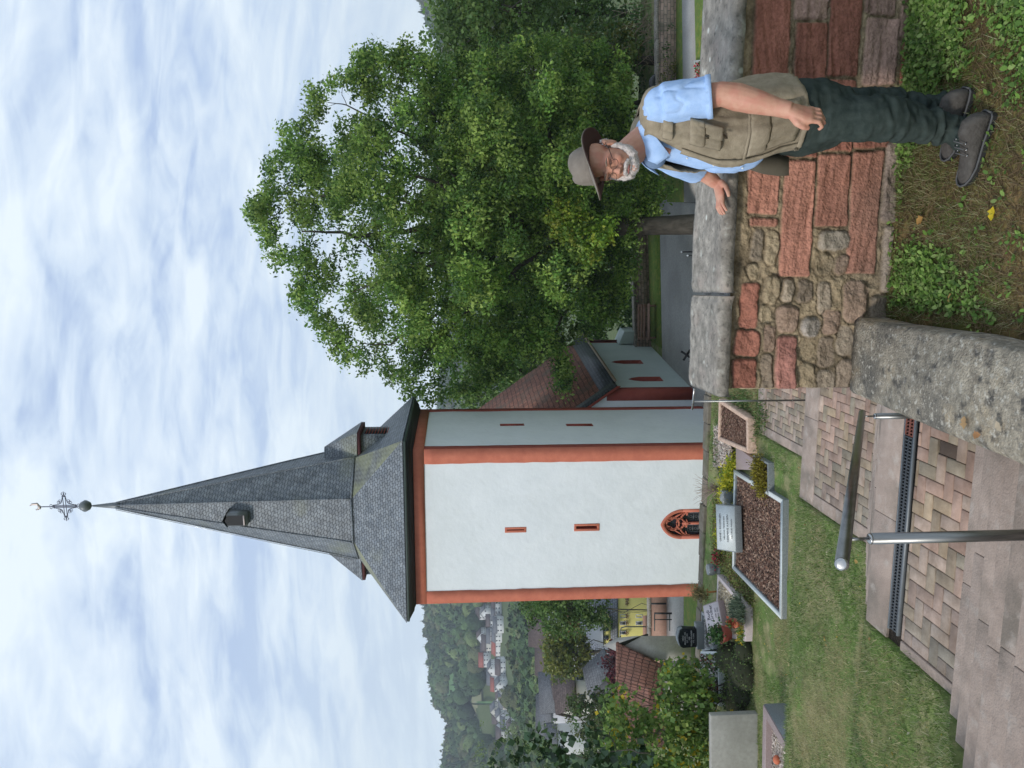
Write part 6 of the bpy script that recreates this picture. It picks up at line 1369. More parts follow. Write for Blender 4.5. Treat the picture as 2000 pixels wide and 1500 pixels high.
# nearer roofs left of the tower
def at_y(u, v, y): return P(u, v, y)
near = [('village_house','white gabled house with brown roof below the wooded slope, right beside the bright green tree',270,1090,190,12,9,3.2,5.2,8,WH[0],'brown',(2,1)),
        ('village_house','house showing only a long dark brown roof behind the yellow-green tree',215,1086,200,16,9,2.4,3.4,-4,WH[0],'brown',(3,1)),
        ('village_house','white house with grey roof and small dormer left of the yellow-green tree',150,1108,170,12,9,3.0,4.0,25,WH[0],'grey',(2,1)),
        ('village_house','brown-roofed house between the grey roof and the cream gable',168,1118,140,6,6,1.6,2.4,70,WH[1],'brown',(2,1)),
        ('village_house','white house with pale grey roof furthest left, above the leafy shrub',95,1098,180,14,9,2.6,4.2,-12,WH[2],'grey',(3,1)),
        ('village_house','small grey-roofed white house beside the leftmost roofs',55,1110,170,9,8,2.6,3.0,20,WH[0],'grey',(2,1)),
        ('village_house','cream gabled house with a large brown roof left of the slate dormer house',158,1150,105,7.5,7,2.2,3.2,38,WH[1],'brown',(2,1)),
        ('village_house','red brick house with a red roof directly behind the slate ridge of the yellow house',296,1152,150,5.5,6,3.0,3.0,60,flat('brick_wall', (.40,.14,.08), .9),'red',(1,1)),
        ('village_house','white house half hidden by leaves between the far roofs and the yellow house',236,1125,160,8,7,3.2,2.5,-20,WH[0],'grey',(3,1))]
for nm, lab, u, v, y, w_, d_, hw, hrr, rot, wl, rf, nw in near: house(nm, lab, at_y(u, v-6, y), w_*.68, d_*.6, hw*.8, hrr*.72, R_(rot), wl, RF[rf], nw, 1, 'nearer village houses', winh=1.1, winw=.8, deep=14)
# grey slate dormer house and the yellow house
M['slatepat'] = tiles('patterned_slate', (.17,.185,.215), (.21,.225,.255), (.06,.065,.075), .5, .42, msize=.05, rough=.5)
yw = flat('yellow_render', (.76,.67,.22), .9, var=.03)
yb2 = P(262,1268,130); yt, Q = house('yellow_house', 'yellow rendered house with blue-grey slate roof, dormer and flower boxes', yb2, 14.5, 9.5, 5.75, 5.3, R_(-3), yw, M['slatepat'], (0,0), 0, None, 14, over=.25)
def ywin(u, v0, v1, wpx=6, flower=True):
    c = P(u, (v0+v1)/2, 129.9); hh = (v1-v0)*130/1500; ww = wpx*130/1500
    m_ = MB(); m_.box(c, (ww,.12,hh)); wo = m_.build('window', M['pane'], yt); m_ = MB()
    for sx in (-1,1): m_.box(c+Vector((sx*ww/2,-.05,0)), (.10,.1,hh+.1))
    m_.box(c+Vector((0,-.05,hh/2)), (ww,.1,.10)); m_.box(c+Vector((0,-.05,-hh/2)), (ww+.2,.16,.08)); m_.build('frame', M['winframe'], wo)
    if flower:
        r = np.random.default_rng(int(u)); cc_ = np.array(tuple(c+Vector((0,-.3,-hh/2-.15))))+r.normal(size=(90,3))*np.array((.24,.1,.18)); V, F, C = leaves(cc_, .14, pickcols(90, [(.05,.12,.03),(.40,.05,.06),(.55,.45,.42),(.08,.05,.05)], r), r); mkobj('flower_box', V, F, M['leaf'], wo, C=C)
for u in (322,297,283,264.5,331): ywin(u, 1211, 1222)
for u in (297,283): ywin(u, 1242, 1254, 6, False)
m_ = MB(); a0, a1 = P(241,1193,126.6), P(292,1192,126.6); b0, b1 = P(241,1179,126.6), P(292,1178,126.6); dy_ = Vector((0,4.2,0))
m_.hexa([a0,a1,a1+dy_,a0+dy_],[b0,b1,b1+dy_,b0+dy_]); dm = m_.build('dormer', yw, yt)
m_ = MB(); q = [b0+Vector((-.3,-.4,.05)), b1+Vector((.3,-.4,.05)), b1+Vector((.3,4.0,1.5)), b0+Vector((-.3,4.0,1.5))]; m_.hexa(q, [p+EZ*.18 for p in q]); m_.build('dormer_roof', M['lead'], dm)
for u in (271,254.5):
    c = P(u,1183.7,126.5); m_ = MB(); m_.box(c, (.62,.12,.85)); m_.build('window', M['pane'], dm)
m_ = MB(); m_.box(P(262,1261,129.9), (14.6,.14,.95)); m_.build('plinth', flat('pink_plinth', (.45,.26,.19), .9), yt)
sb = P(203,1215,92); gt_, Q2 = house('slate_house', 'dark grey slate-clad house with gabled dormer and white windows left of the yellow house', sb, 3.6, 5, 2.1, 2.1, R_(68), flat('slate_cladding', (.085,.09,.10), .7), RF['grey'], (2,1), 0, None, 8, over=.5, winh=.75, winw=.6)
# hut with red clay tiles and a concrete gable, in the lower churchyard
yh = 35.0; hut = thing('tiled_hut', PH(235,1346,-10.6), 'small hut with a mossy red clay tile roof and a blank concrete gable wall', 'hut')
def hp_(u, v, dy=0): return P(u, v, yh+dy)
Xh = Vector((-1,.35,0)).normalized()*3.6
g_ = [hp_(258,1350), hp_(210,1350,-.25), hp_(210,1285,-.25), hp_(241,1214,-.1), hp_(258,1243)]
fr_ = [p.copy() for p in g_]; dl = Vector((-1.6,4.6,0))
mb = MB(); mb.rings([[p for p in g_][::-1], [p+dl for p in g_][::-1]]); mb.build('gable_wall', M['concrete'], hut)
pk, ev = hp_(244,1209,-.3), hp_(203,1292,-.5); pk2, ev2 = P(60,1206,yh+3.5), P(40,1300,yh+2.2)
nrm = (ev-pk).cross(pk2-pk).normalized(); nrm = nrm if nrm.z > 0 else -nrm
mb = MB(); q = [ev, pk, pk2, ev2]; mb.hexa([p for p in q], [p+nrm*.10 for p in q]); mb.build('roof', M['clay_red'], hut, uv=True)
bk_ = hp_(262,1262,.1); mb = MB(); q = [pk, bk_, bk_+(pk2-pk), pk2]; mb.hexa([p-EZ*.1 for p in q], q); mb.build('roof', M['blackm'], hut)
mb = MB(); mb.hexa([hp_(209,1350,-.2), hp_(100,1350,.9), hp_(100,1350,3), hp_(209,1350,3)], [hp_(209,1290,-.2), hp_(100,1290,.9), hp_(100,1290,3), hp_(209,1290,3)]); mb.build('side_wall', M['concrete'], hut)
# ridge tiles
mb = MB(); 
for k in range(14): a = pk.lerp(pk2, k/14); b = pk.lerp(pk2, (k+1.08)/14); mb.tube([a+EZ*.06, b+EZ*.04], [.085,.10], 8)
mb.build('ridge_tiles', M['clay_red'], hut, uv=True)
# street lamp behind the hut
lp = thing('street_lamp', P(258,1262,60), 'slim curved-arm street lamp in front of the yellow house, behind the hut', 'street lamp')
mb = MB(); mb.tube([P(276,1262,60), P(276,1222,60), P(274,1214,60), P(268,1211,60), P(250,1211,60)], .05, 6); mb.build('pole', M['lead'], lp, smooth=True)
mb = MB(); mb.box(P(251,1211.5,60), (.55,.16,.09)); mb.build('lamp_head', M['steelend'], lp)
# houses glimpsed through the trees on the right
for u, v, y, lab, rf in ((1378,1018,260,'white house with red roof glimpsed through the trees right of the big crown','red'),(1288,1052,240,'tiny white gable glimpsed between the trees above the shoulder of the man','grey')):
    house('village_house', lab, P(u, v, y), 7, 6, 3, 2.6, R_(30), WH[0], RF[rf], (2,1), 1, 'nearer village houses', deep=10)
# ================================================================== forest on the valley side
fr = np.random.default_rng(91)
def proj(p):
    d = np.asarray(p); f = d@np.array(F_); return 750+FPX*(d@np.array(CR))/f, 1000-FPX*(d@np.array(CU))/f
MEAD = [[(122,872),(190,876),(214,905),(190,912),(150,902),(118,888)],[(95,922),(150,925),(152,944),(98,942)],[(225,893),(262,896),(262,902),(225,900)]]
def ico(sub):
    import bmesh as bm_; b = bm_.new(); bm_.ops.create_icosphere(b, subdivisions=sub, radius=1); V = np.array([v.co[:] for v in b.verts]); F = np.array([[v.index for v in f.verts] for f in b.faces]); b.free(); return V, F
def forest(n, rmin, rmax, sub, seed, name, label, size, amin=-.56, amax=.52, band=None, conf=.25):
    r = np.random.default_rng(seed); IV, IF = ico(sub); Vs = []; Cs = []; Fs = []; o = 0; cnt = 0; LC = []; LCc = []; LS = []
    while cnt < n:
        a = r.uniform(amin, amax); rad = math.sqrt(r.uniform(rmin**2, rmax**2)); x, y = rad*math.sin(a), rad*math.cos(a); z = float(ground_h(*ST((x,y))))
        u, v = proj((x, y, z+3))
        if any(inpoly(u, v, m) for m in MEAD): cnt += 0; 
        if any(inpoly(u, v, m) for m in MEAD) or (band and band(u, v, rad, r)): n -= .35; continue
        w_ = size*r.uniform(.55, 1.25); con = r.random() < conf + (.15 if rad > 1100 else 0); h = w_*(1.35 if con else 1.1)
        if con: w_ *= .55
        P3 = IV*np.array((w_, w_, h))*.9
        if con: k = np.clip((1-IV[:,2])/2, .04, 1)[:,None]; P3 = P3*np.concatenate([k*1.5, k*1.5, np.ones_like(k)], 1)
        P3 = P3*(1+.34*fbm(P3*(1.6/size*2.2)+cnt*3.7, 3))[:,None]; P3 = P3 + np.array((x, y, z+h*.75))
        c = np.array([(.065,.11,.045),(.085,.14,.055),(.05,.085,.04),(.13,.175,.065),(.11,.125,.06)][r.integers(5)] if not con else [(.04,.07,.04),(.055,.085,.045),(.08,.085,.055)][r.integers(3)])*(.75+.5*r.random())
        kk = 46 if sub == 3 else 30; dd = r.normal(size=(kk,3)); dd /= np.linalg.norm(dd, axis=1)[:,None]; dd[:,2] = np.abs(dd[:,2])*1.1-.1; lc_ = dd*np.array((w_, w_, h))*(.92 if not con else .6)*r.uniform(.8,1.12,(kk,1)) + np.array((x, y, z+h*.75)); LC.append(lc_); LCc.append(c*(.75+.7*r.random((kk,1)))*(1.0)); LS.append(np.full(kk, w_*.36))
        Vs.append(P3); Fs.append(IF+o); Cs.append(np.repeat(c[None], len(IV), 0)); o += len(IV); cnt += 1
    lv, lf, lcol = leaves(np.concatenate(LC), 1.0, np.concatenate(LCc), r, .1, .5); c0_ = np.repeat(np.concatenate(LC), 4, 0); lv = c0_ + (lv-c0_)*np.repeat(np.concatenate(LS), 4)[:,None]; Vs.append(lv); Fs.append(lf+o); Cs.append(lcol)
    ob = mkobj(name, np.concatenate(Vs), np.concatenate(Fs), M['canopy'], C=np.concatenate(Cs), smooth=False); return tag(ob, label, 'forest', kind='stuff')
M['canopy'] = mat('tree_canopy', [(.3, (.6,.6,.6)), (.7, (1.35,1.35,1.3))], scale=.45, rough=1, bump=1, bscale=.9, bdist=1.5, tint=True, spec=.1)
def topv(rad, z=13, g=-50): return 893 - FPX*(g+z)/rad
village = lambda u, v, rad, r: (20 < u < 345 and ((943 < v < 1013 and r.random() < (.985 if u > 55 else .6))))
forest(3600, 640, 1330, 2, 92, 'hill_forest', 'mixed forest covering the far side of the valley up to the skyline', 9.5, band=lambda u, v, rad, r: village(u, v, rad, r), amax=.02)
forest(1500, 660, 1330, 2, 96, 'hill_forest', 'conifer-topped wooded hill in the gaps at the right', 9.5, amin=.02, amax=.52, conf=.6)
forest(820, 300, 590, 3, 93, 'valley_wood', 'band of rounded trees between the far village and the nearer roofs', 7.5, amin=-.52, amax=-.2, conf=.0, band=lambda u, v, rad, r: topv(rad) < 990)
forest(200, 215, 300, 3, 94, 'valley_wood', 'darker trees just beyond the nearer village roofs', 5.0, amin=-.55, amax=-.22, conf=.0)
forest(120, 100, 205, 3, 95, 'valley_shrubbery', 'bushes and low trees between the nearer houses', 2.2, amin=-.52, amax=-.22, conf=.0)
# meadow patches on the slope: laid on the terrain
for i, m in enumerate(MEAD):
    us = [p[0] for p in m]; vs = [p[1] for p in m]; n = 26; V = {}; Fm = []; VL = []
    for a in range(n+1):
        for b in range(n+1):
            u, v = min(us)-10+(max(us)-min(us)+20)*a/n, min(vs)-6+(max(vs)-min(vs)+12)*b/n; p = hitfar(u, v); V[a,b] = len(VL); VL.append((p.x, p.y, float(ground_h(*ST(p)))+1.2))
    for a in range(n):
        for b in range(n):
          if inpoly(min(us)-10+(max(us)-min(us)+20)*(a+.5)/n, min(vs)-6+(max(vs)-min(vs)+12)*(b+.5)/n, m): Fm.append((V[a,b],V[a+1,b],V[a+1,b+1],V[a,b+1]))
    structure(mkobj('meadow', VL, Fm, M['field'] if i == 1 else M['meadow'], smooth=True))
# ================================================================== the man
FT = Vector((-.97,-.24,0)).normalized()         # where the chest faces
LT = Vector((-FT.y, FT.x, 0)); LT = LT if LT.y < 0 else -LT    # towards his left side (nearer the camera)
YM = 3.36
man = thing('person', P(1255,1925,YM), 'older man in felt hat, khaki vest and blue shirt, one hand on the stone wall', 'person')
def ring(c, a, b, n=28, lx=FT, ly=LT, belly=0, tilt=None, p=2.2):
    R = []
    for k in range(n):
        t = 2*math.pi*k/n; ct, st_ = math.cos(t), math.sin(t)
        x = abs(ct)**(2/p)*(1 if ct >= 0 else -1); y = abs(st_)**(2/p)*(1 if st_ >= 0 else -1)
        q = c + lx*(a*x) + ly*(b*y)
        if tilt: q = q + tilt*(a*x)
        R.append(q)
    return R
def TC_(u, v): return P(u, v, YM)
# torso profile: v, centre u, front-back half a, side half b
TOR = [(1252,1243,.070,.085),(1266,1256,.105,.160),(1285,1256,.128,.190),(1320,1252,.146,.195),(1360,1248,.166,.185),(1400,1244,.183,.178),(1440,1247,.194,.175),(1480,1255,.190,.172),(1520,1265,.172,.170),(1560,1270,.160,.168),(1590,1271,.152,.165)]
def ridge(p): return np.clip(1-np.abs(fbm(p, 3))*8, 0, 1)**1.5
def tor(v):
    vs = [t[0] for t in TOR]; return tuple(np.interp(v, vs, [t[i] for t in TOR]) for i in (1,2,3))
M['shirt'] = mat('pale_blue_cotton', [(.35, (.34,.50,.78)), (.65, (.42,.58,.85))], scale=30, rough=.95, bump=.5, bscale=160, bdist=.003, spec=.1)
M['shirtin'] = flat('denim_collar', (.16,.24,.38), .9)
M['vest'] = mat('khaki_cotton', [(.35, (.27,.225,.16)), (.65, (.35,.295,.215))], scale=40, rough=.95, bump=.6, bscale=160, bdist=.003, spec=.1, big=(7, (.19,.16,.115), .4, .52))
M['vestd'] = flat('vest_lining', (.10,.085,.06), .95)
M['trous'] = mat('dark_green_trousers', [(.35, (.030,.042,.038)), (.65, (.048,.062,.056))], scale=30, rough=.95, bump=.5, bscale=160, bdist=.003, spec=.1, big=(6, (.055,.07,.062), .5, .5))
M['skin'] = mat('skin', [(.35, (.50,.255,.17)), (.65, (.60,.33,.235))], scale=14, rough=.55, bump=.2, bscale=60, bdist=.003, spec=.35, big=(22, (.52,.20,.145), .5))
M['beard'] = mat('white_beard', [(.35, (.54,.47,.44)), (.65, (.74,.69,.66))], scale=60, rough=.9, bump=1, bscale=120, bdist=.004, stretch=(1,1,.5))
M['felt'] = mat('grey_felt', [(.35, (.175,.15,.125)), (.65, (.225,.195,.165))], scale=20, rough=.95, bump=.2)
M['feltd'] = flat('brown_hat_lining', (.055,.025,.022), .9)
M['shoe'] = mat('grey_brown_suede', [(.35, (.062,.056,.05)), (.65, (.095,.087,.078))], scale=30, rough=.95, bump=.4)
M['sole'] = flat('black_rubber', (.02,.02,.02), .8); M['trim'] = flat('grey_trim', (.085,.085,.085), .8)
def wr(f, amp, seed, st_=(1,1,1)):
    return lambda V, N_: (fbm(V*np.array(st_)*f+seed, 3)*amp)
# ---- skin: head, neck, arms and hands as one surface
sk_ = MB()
HC = P(1186,1180,3.30)                                   # head centre
HD = Vector((-.60,-.77,-.14)).normalized()               # face direction (looking down to the left)
HU = Vector((-.13,-.10,1)); HU = (HU - HD*HU.dot(HD)).normalized(); HL = HU.cross(HD).normalized()
HL = HL if HL.dot(LT) > 0 else -HL
def hd(f, l, u): return HC + HD*f + HL*l + HU*u
ax3 = (HD, HL, HU)
sk_.ell(hd(-.012,0,.035), (.084,.070,.072), ax3, 20, 14)      # cranium
sk_.ell(hd(.030,0,-.035), (.070,.064,.085), ax3, 18, 12)      # face mass
sk_.ell(hd(.052,0,-.095), (.040,.046,.032), ax3, 16, 10)      # jaw and chin
sk_.ell(hd(.088,0,-.118+.012), (.018,.024,.018), ax3)
for s in (-1,1):
    sk_.ell(hd(.066,s*.034,-.038), (.026,.024,.024), ax3)     # cheeks
    sk_.ell(hd(.088,s*.030,.016), (.012,.026,.009), (HD, HL, HU))  # brow
    sk_.ell(hd(.000,s*.080,-.018), (.022,.010,.034), ax3)     # ears
    sk_.ell(hd(-.004,s*.085,.004), (.018,.008,.014), ax3)
sk_.tube([hd(.094,0,.004), hd(.110,0,-.020), hd(.122,0,-.036)], [.010,.013,.015], 10)
for s in (-1,1): sk_.ell(hd(.106,s*.013,-.040), (.012,.009,.008), ax3)
sk_.tube([hd(.095,-.018,-.070), hd(.104,0,-.068), hd(.095,.018,-.070)], [.006,.007,.006], 8)
NB = P(1228,1262,3.36)
sk_.tube([hd(-.02,0,-.06), hd(-.025,0,-.10), NB, NB+Vector((0,0,-.10))], [.062,.064,.075,.08], 16)
# left arm (nearer), bare forearm
SHL = P(1296,1290,3.19); ELB = P(1316,1418,3.10); WRI = P(1284,1543,3.02)
sk_.tube([SHL.lerp(ELB,.25), SHL.lerp(ELB,.5), ELB+EZ*.02, ELB.lerp(WRI,.18), ELB.lerp(WRI,.45), ELB.lerp(WRI,.8), WRI], [.050,.056,.050,.056,.050,.037,.034], 18)
AD = (WRI-ELB).normalized()
PD = Vector((-.25,-.12,-1)).normalized()                 # hand hangs down
PN = Vector((.45,-.87,0)); PN = (PN - PD*PN.dot(PD)).normalized()   # back of the hand faces the camera
PS = PD.cross(PN).normalized(); PS = PS if PS.x < 0 else -PS        # towards the thumb side (his front)
def hnd(d, s, n): return WRI + PD*d + PS*s + PN*n
sk_.rings([ring(hnd(d,s,0), a, b, 14, PS, PN, p=2.4) for d, s, a, b in ((-.01,0,.032,.027),(.02,.002,.037,.024),(.055,.004,.043,.020),(.085,.004,.043,.018),(.096,.004,.038,.014))])
for i, (s, l) in enumerate(((.036,.92),(.013,1.05),(-.010,1.0),(-.031,.82))):
    a = hnd(.086,s,.003); b = hnd(.086+.036*l, s*1.02, .006); c = hnd(.086+.058*l, s*.98, -.014); d_ = hnd(.086+.050*l, s*.92, -.034)
    sk_.tube([hnd(.06,s*.9,.003), a, b, c, d_], [.0095,.0105,.0095,.0088,.0072], 10)
    sk_.ell(a, (.0125,.0115,.0115), n=10, m=7)
sk_.tube([hnd(.015,.026,-.006), hnd(.040,.048,-.014), hnd(.068,.052,-.022), hnd(.092,.042,-.028)], [.016,.0145,.0115,.009], 10)
# right arm (far side), hand spread on the coping
TOPC = -1.366
RW = P(1142,1400,3.83); RW.z = TOPC+.045
SHR = P(1200,1292,3.62); ELR = P(1165,1372,3.80)
sk_.tube([SHR, ELR, RW], [.05,.045,.032], 14)
PH_D = Vector((-.97,-.06,-.10)).normalized(); PH_S = Vector((-.05,-1,0)); PH_S = (PH_S-PH_D*PH_S.dot(PH_D)).normalized()
def rh(d, s, z): q = RW + PH_D*d + PH_S*s; q.z = TOPC + z; return q
sk_.rings([[rh(d, math.cos(t)*a, zc+math.sin(t)*b) for t in [2*math.pi*k/14 for k in range(14)]] for d, a, zc, b in ((-.01,.030,.042,.024),(.03,.038,.034,.022),(.07,.044,.028,.018),(.09,.040,.024,.014))])
for s, l in ((-.036,.85),(-.013,1.0),(.011,1.06),(.036,.95)):
    sk_.tube([rh(.05,s*.9,.026), rh(.085,s,.027), rh(.085+.034*l,s*1.12,.030), rh(.085+.058*l,s*1.18,.020), rh(.085+.076*l,s*1.2,.010)], [.009,.0105,.0095,.0085,.007], 10)
sk_.tube([rh(.0,.030,.032), rh(.035,.062,.020), rh(.070,.078,.014), rh(.094,.080,.011)], [.015,.013,.011,.009], 10)
V, F, Nn = remesh(sk_, .0042, 3, .5, wr(60, .0008, 2)); mkobj('body', V, F, M['skin'], man, smooth=True)
# beard: a fuller shell over jaw, cheeks and upper lip
bd_ = MB()
bd_.ell(hd(.050,0,-.103), (.050,.052,.031), ax3, 18, 12); bd_.ell(hd(.076,0,-.106), (.030,.034,.022), ax3)
for s in (-1,1):
    bd_.tube([hd(.012,s*.070,-.022), hd(.022,s*.070,-.055), hd(.045,s*.060,-.088), hd(.070,s*.040,-.108)], [.009,.013,.018,.019], 10)
    bd_.tube([hd(.108,s*.004,-.058), hd(.100,s*.020,-.064), hd(.088,s*.034,-.080)], [.008,.009,.009], 8)
V, F, Nn = remesh(bd_, .004, 2, .5, lambda V, N_: fbm(V*160,2)*.0035); mkobj('beard', V, F, M['beard'], man, smooth=True)
def strands(V, Nn, n, ln, seed, name):
    r = np.random.default_rng(seed); k = r.integers(0, len(V), n); p = V[k]; d = Nn[k]*.55 + np.array(tuple(-HU))*.9 + r.normal(size=(n,3))*.35; d /= np.linalg.norm(d, axis=1)[:,None]; L_ = (ln*(.5+r.random(n)))[:,None]
    q = r.normal(size=(n,3)); sd_ = np.cross(d, q); sd_ /= np.linalg.norm(sd_, axis=1)[:,None]; sd_ *= .00055
    Q = np.stack([p-sd_, p+sd_, p+d*L_], 1).reshape(-1,3); g_ = (.42+.42*r.random(n))[:,None]*np.array((1.,.96,.92)); o = mkobj(name, Q, np.arange(n*3).reshape(-1,3), M['leaf'], man, C=np.repeat(g_, 3, 0)); o['kind'] = 'stuff'
strands(V, Nn, 9000, .0065, 6, 'beard_hair')
lip = MB(); lip.tube([hd(.112,-.018,-.0745), hd(.1165,0,-.0730), hd(.112,.018,-.0745)], [.0030,.0040,.0030], 8); lip.build('lips', flat('lips', (.26,.09,.08), .6), man, smooth=True)
ey = MB()
for s in (-1,1): ey.tube([hd(.097,s*.018,.0035), hd(.102,s*.030,.0015), hd(.092,s*.044,.004)], [.0018,.0026,.0018], 6)
ey.build('eyelids', flat('eyelid_line', (.10,.05,.04), .8), man)
eb_ = MB()
for s in (-1,1): eb_.tube([hd(.103,s*.016,.022), hd(.102,s*.034,.026), hd(.090,s*.050,.020)], [.0022,.003,.002], 6)
eb_.build('eyebrows', flat('grey_brown_hair', (.26,.20,.16), .9), man)
gl_ = MB()
for s in (-1,1):
    pts = [hd(.116+.002*math.cos(t), s*.031+.023*math.cos(t), -.006+.017*math.sin(t)) for t in [2*math.pi*k/18 for k in range(19)]]; gl_.tube(pts, .0012, 5)
    gl_.tube([hd(.114,s*.054,.002), hd(.06,s*.078,.004), hd(-.01,s*.088,.006)], .0016, 5)
gl_.tube([hd(.118,-.008,-.002), hd(.120,0,.001), hd(.118,.008,-.002)], .0014, 5)
gl_.build('glasses', flat('thin_metal_rim', (.04,.03,.03), .35, .6), man)
hs = MB()
for s in (-1,1): hs.tube([hd(-.035,s*.072,.010), hd(-.055,s*.066,-.02), hd(-.068,s*.05,-.05)], [.009,.011,.010], 8)
hs.ell(hd(-.085,0,-.03), (.022,.05,.035), ax3); V, F, Nn = remesh(hs, .005, 2, .5, lambda V, N_: fbm(V*120,2)*.003); mkobj('hair', V, F, M['beard'], man, smooth=True); strands(V, Nn, 1500, .005, 7, 'hair_strands')
# ---- hat
TU = Vector((-.085,.46,.885)).normalized(); TF = (HD - TU*HD.dot(TU)).normalized(); TL = TU.cross(TF).normalized()
HO = P(1180,1163,3.325)
def hp2(a, r1, r2, z): return HO + TF*(r1*math.cos(a)) + TL*(r2*math.sin(a)) + TU*z
nA = 56; rows = []
CR_ = [(.006,.030,-.004,0),]
prof = [(.098,.083,0),(.099,.084,.012),(.098,.083,.030),(.095,.079,.060),(.090,.072,.085),(.082,.062,.103),(.066,.046,.112),(.040,.026,.110),(.012,.008,.106)]
hb_ = []; 
for r1, r2, z in prof: hb_.append([hp2(2*math.pi*k/nA, r1*(1-.10*max(0, (z-.05)/.06)*(max(0, math.cos(2*math.pi*k/nA)))**2), r2*(1 - .12*max(0,(z-.05)/.06)*max(0, math.cos(2*math.pi*k/nA))), z - (.016*max(0,(z-.07)/.04))*(1-abs(math.sin(2*math.pi*k/nA)))) for k in range(nA)])
hm = MB(); hm.rings(hb_); crown = hm.build('hat', M['felt'], man, smooth=True)
def brim(z0, th, name, mt, par, lip_=False):
    mb = MB(); R1 = []
    for f in (0, .25, .5, .75, .93, 1.0):
        rr_ = [];
        for k in range(nA):
            a = 2*math.pi*k/nA; w_ = .080+.004*math.cos(2*a); dz = .020*abs(math.sin(a))**2.2*f**1.6 - .026*max(0, math.cos(a))**2*f**1.3 - .008*f
            rr_.append(hp2(a, .097+w_*f, .082+w_*.86*f, z0+dz))
        R1.append(rr_)
    n = nA; vs = [v for r in R1 for v in r]; fs = []
    for i in range(len(R1)-1):
        for k in range(n): fs.append((i*n+k, i*n+(k+1)%n, (i+1)*n+(k+1)%n, (i+1)*n+k))
    mb.add(vs, fs); o = mb.build(name, mt, par, smooth=True); m_ = o.modifiers.new('solid', 'SOLIDIFY'); m_.thickness = th; m_.offset = 0; return o
brim(.0045, .004, 'hat_brim', M['felt'], crown); brim(-.0005, .003, 'brim_lining', M['feltd'], crown)
bm_ = MB(); bm_.rings([[hp2(2*math.pi*k/nA, .1005, .0855, z) for k in range(nA)] for z in (.004,.010,.020,.024)]); bm_.build('hat_band', M['felt'], crown, smooth=True)
# ---- shirt
sm_ = MB(); rs_ = []
for v in range(1256, 1536, 8):
    u, a, b = tor(v); a2 = a-.006-.10*max(0, (v-1470)/66)**1.5; rs_.append(ring(P(u+ (a-.006-a2)*230, v, YM), a2, b-.022 if v < 1340 else b-.014))
sm_.rings(rs_)
# sleeves: wide, to the elbow
S0 = SHL+Vector((-.035,.03,.045)); 
sm_.ell(SHL+EZ*.004-LT*.012, (.078,.072,.070), (FT,LT,EZ), 18, 12)
sm_.tube([SHL+EZ*.012, SHL+Vector((0,0,-.015)), SHL.lerp(ELB,.35), SHL.lerp(ELB,.62), SHL.lerp(ELB,.76)], [.066,.084,.086,.086,.088], 24)
sm_.tube([SHR+Vector((.02,-.06,.05)), SHR, SHR.lerp(ELR,.5), SHR.lerp(ELR,.85)], [.06,.075,.078,.074], 18)
sm_.tube([P(u_, v_, YM)+LT*s_ for u_, v_, s_ in ((1245,1276,-.14),(1243,1266,-.07),(1243,1262,0),(1250,1266,.07),(1262,1276,.13))], [.035,.045,.05,.045,.035], 16)
def shirtn(V, N_):
    return -.007*ridge(V*np.array((9,9,2.6))+1) + fbm(V*np.array((13,13,3.2))+4, 3)*.010 + fbm(V*np.array((30,30,9))+4, 2)*.002
V, F, Nn = remesh(sm_, .006, 8, .5, shirtn); mkobj('shirt', V, F, M['shirt'], man, smooth=True)
# sleeve opening (dark inside) and hem
hem = MB(); q = SHL.lerp(ELB,.775); d_ = (ELB-SHL).normalized(); 
a_ = d_.orthogonal().normalized(); b_ = d_.cross(a_)
hem.rings([[q+d_*z+(a_*math.cos(t)+b_*math.sin(t))*r0 for t in [2*math.pi*k/24 for k in range(24)]] for z, r0 in ((-.020,.0885),(.003,.0895),(.004,.0865),(-.012,.083))]); hem.build('sleeve_hem', M['shirt'], man, smooth=True)
# collar
cl_ = MB(); cN = P(1226,1250,3.355)
for s in (1,-1):
    side = LT*s
    cl_.hexa([cN+side*.078-FT*.02+EZ*.028, cN+side*.085+FT*.02+EZ*.015, cN+side*.040+FT*.125-EZ*.045, cN+side*.022+FT*.115-EZ*.020], [cN+side*.100-FT*.03-EZ*.004, cN+side*.115+FT*.02-EZ*.020, cN+side*.090+FT*.125-EZ*.105, cN+side*.028+FT*.138-EZ*.060])
cl_.build('collar', M['shirt'], man, smooth=False, bevel=.004)
inr = MB(); inr.ell(cN+FT*.085-EZ*.060, (.05,.045,.05), (FT,LT,EZ)); inr.build('inner_collar', M['shirtin'], man, smooth=True)
# ---- vest: open-fronted shell with thickness
def vest_pt(th, v, off=0.0):
    u, a, b = tor(v); c = P(u, 893+(v-893)*.97, YM); ct, st_ = math.cos(th), math.sin(th); p = 2.2
    x = abs(ct)**(2/p)*(1 if ct >= 0 else -1); y = abs(st_)**(2/p)*(1 if st_ >= 0 else -1)
    fl_ = .010 + .012*max(0, (v-1440)/120)
    q = c + FT*((a+fl_+off)*x) + LT*((b+fl_+off)*y)
    w_ = float(fbm(np.array([th*3.2+7, v*.012, 2.]), 3))*.014 + float(fbm(np.array([th*11, v*.010, 5.]), 2))*.009 - .006*float(ridge(np.array([th*2.6, v*.020, 9.])))
    return q + (FT*x+LT*y)*w_
def th_front(v, side):      # opening angle from the chest direction
    if side > 0: return float(np.interp(v, [1256,1300,1350,1400,1450,1500,1565], [.60,.36,.22,.16,.14,.16,.12]))
    return float(np.interp(v, [1256,1300,1345,1400,1480,1550], [.45,.30,.45,.95,.95,.8]))
VV = list(range(1258, 1567, 7)); nT = 84; V = []; F = []
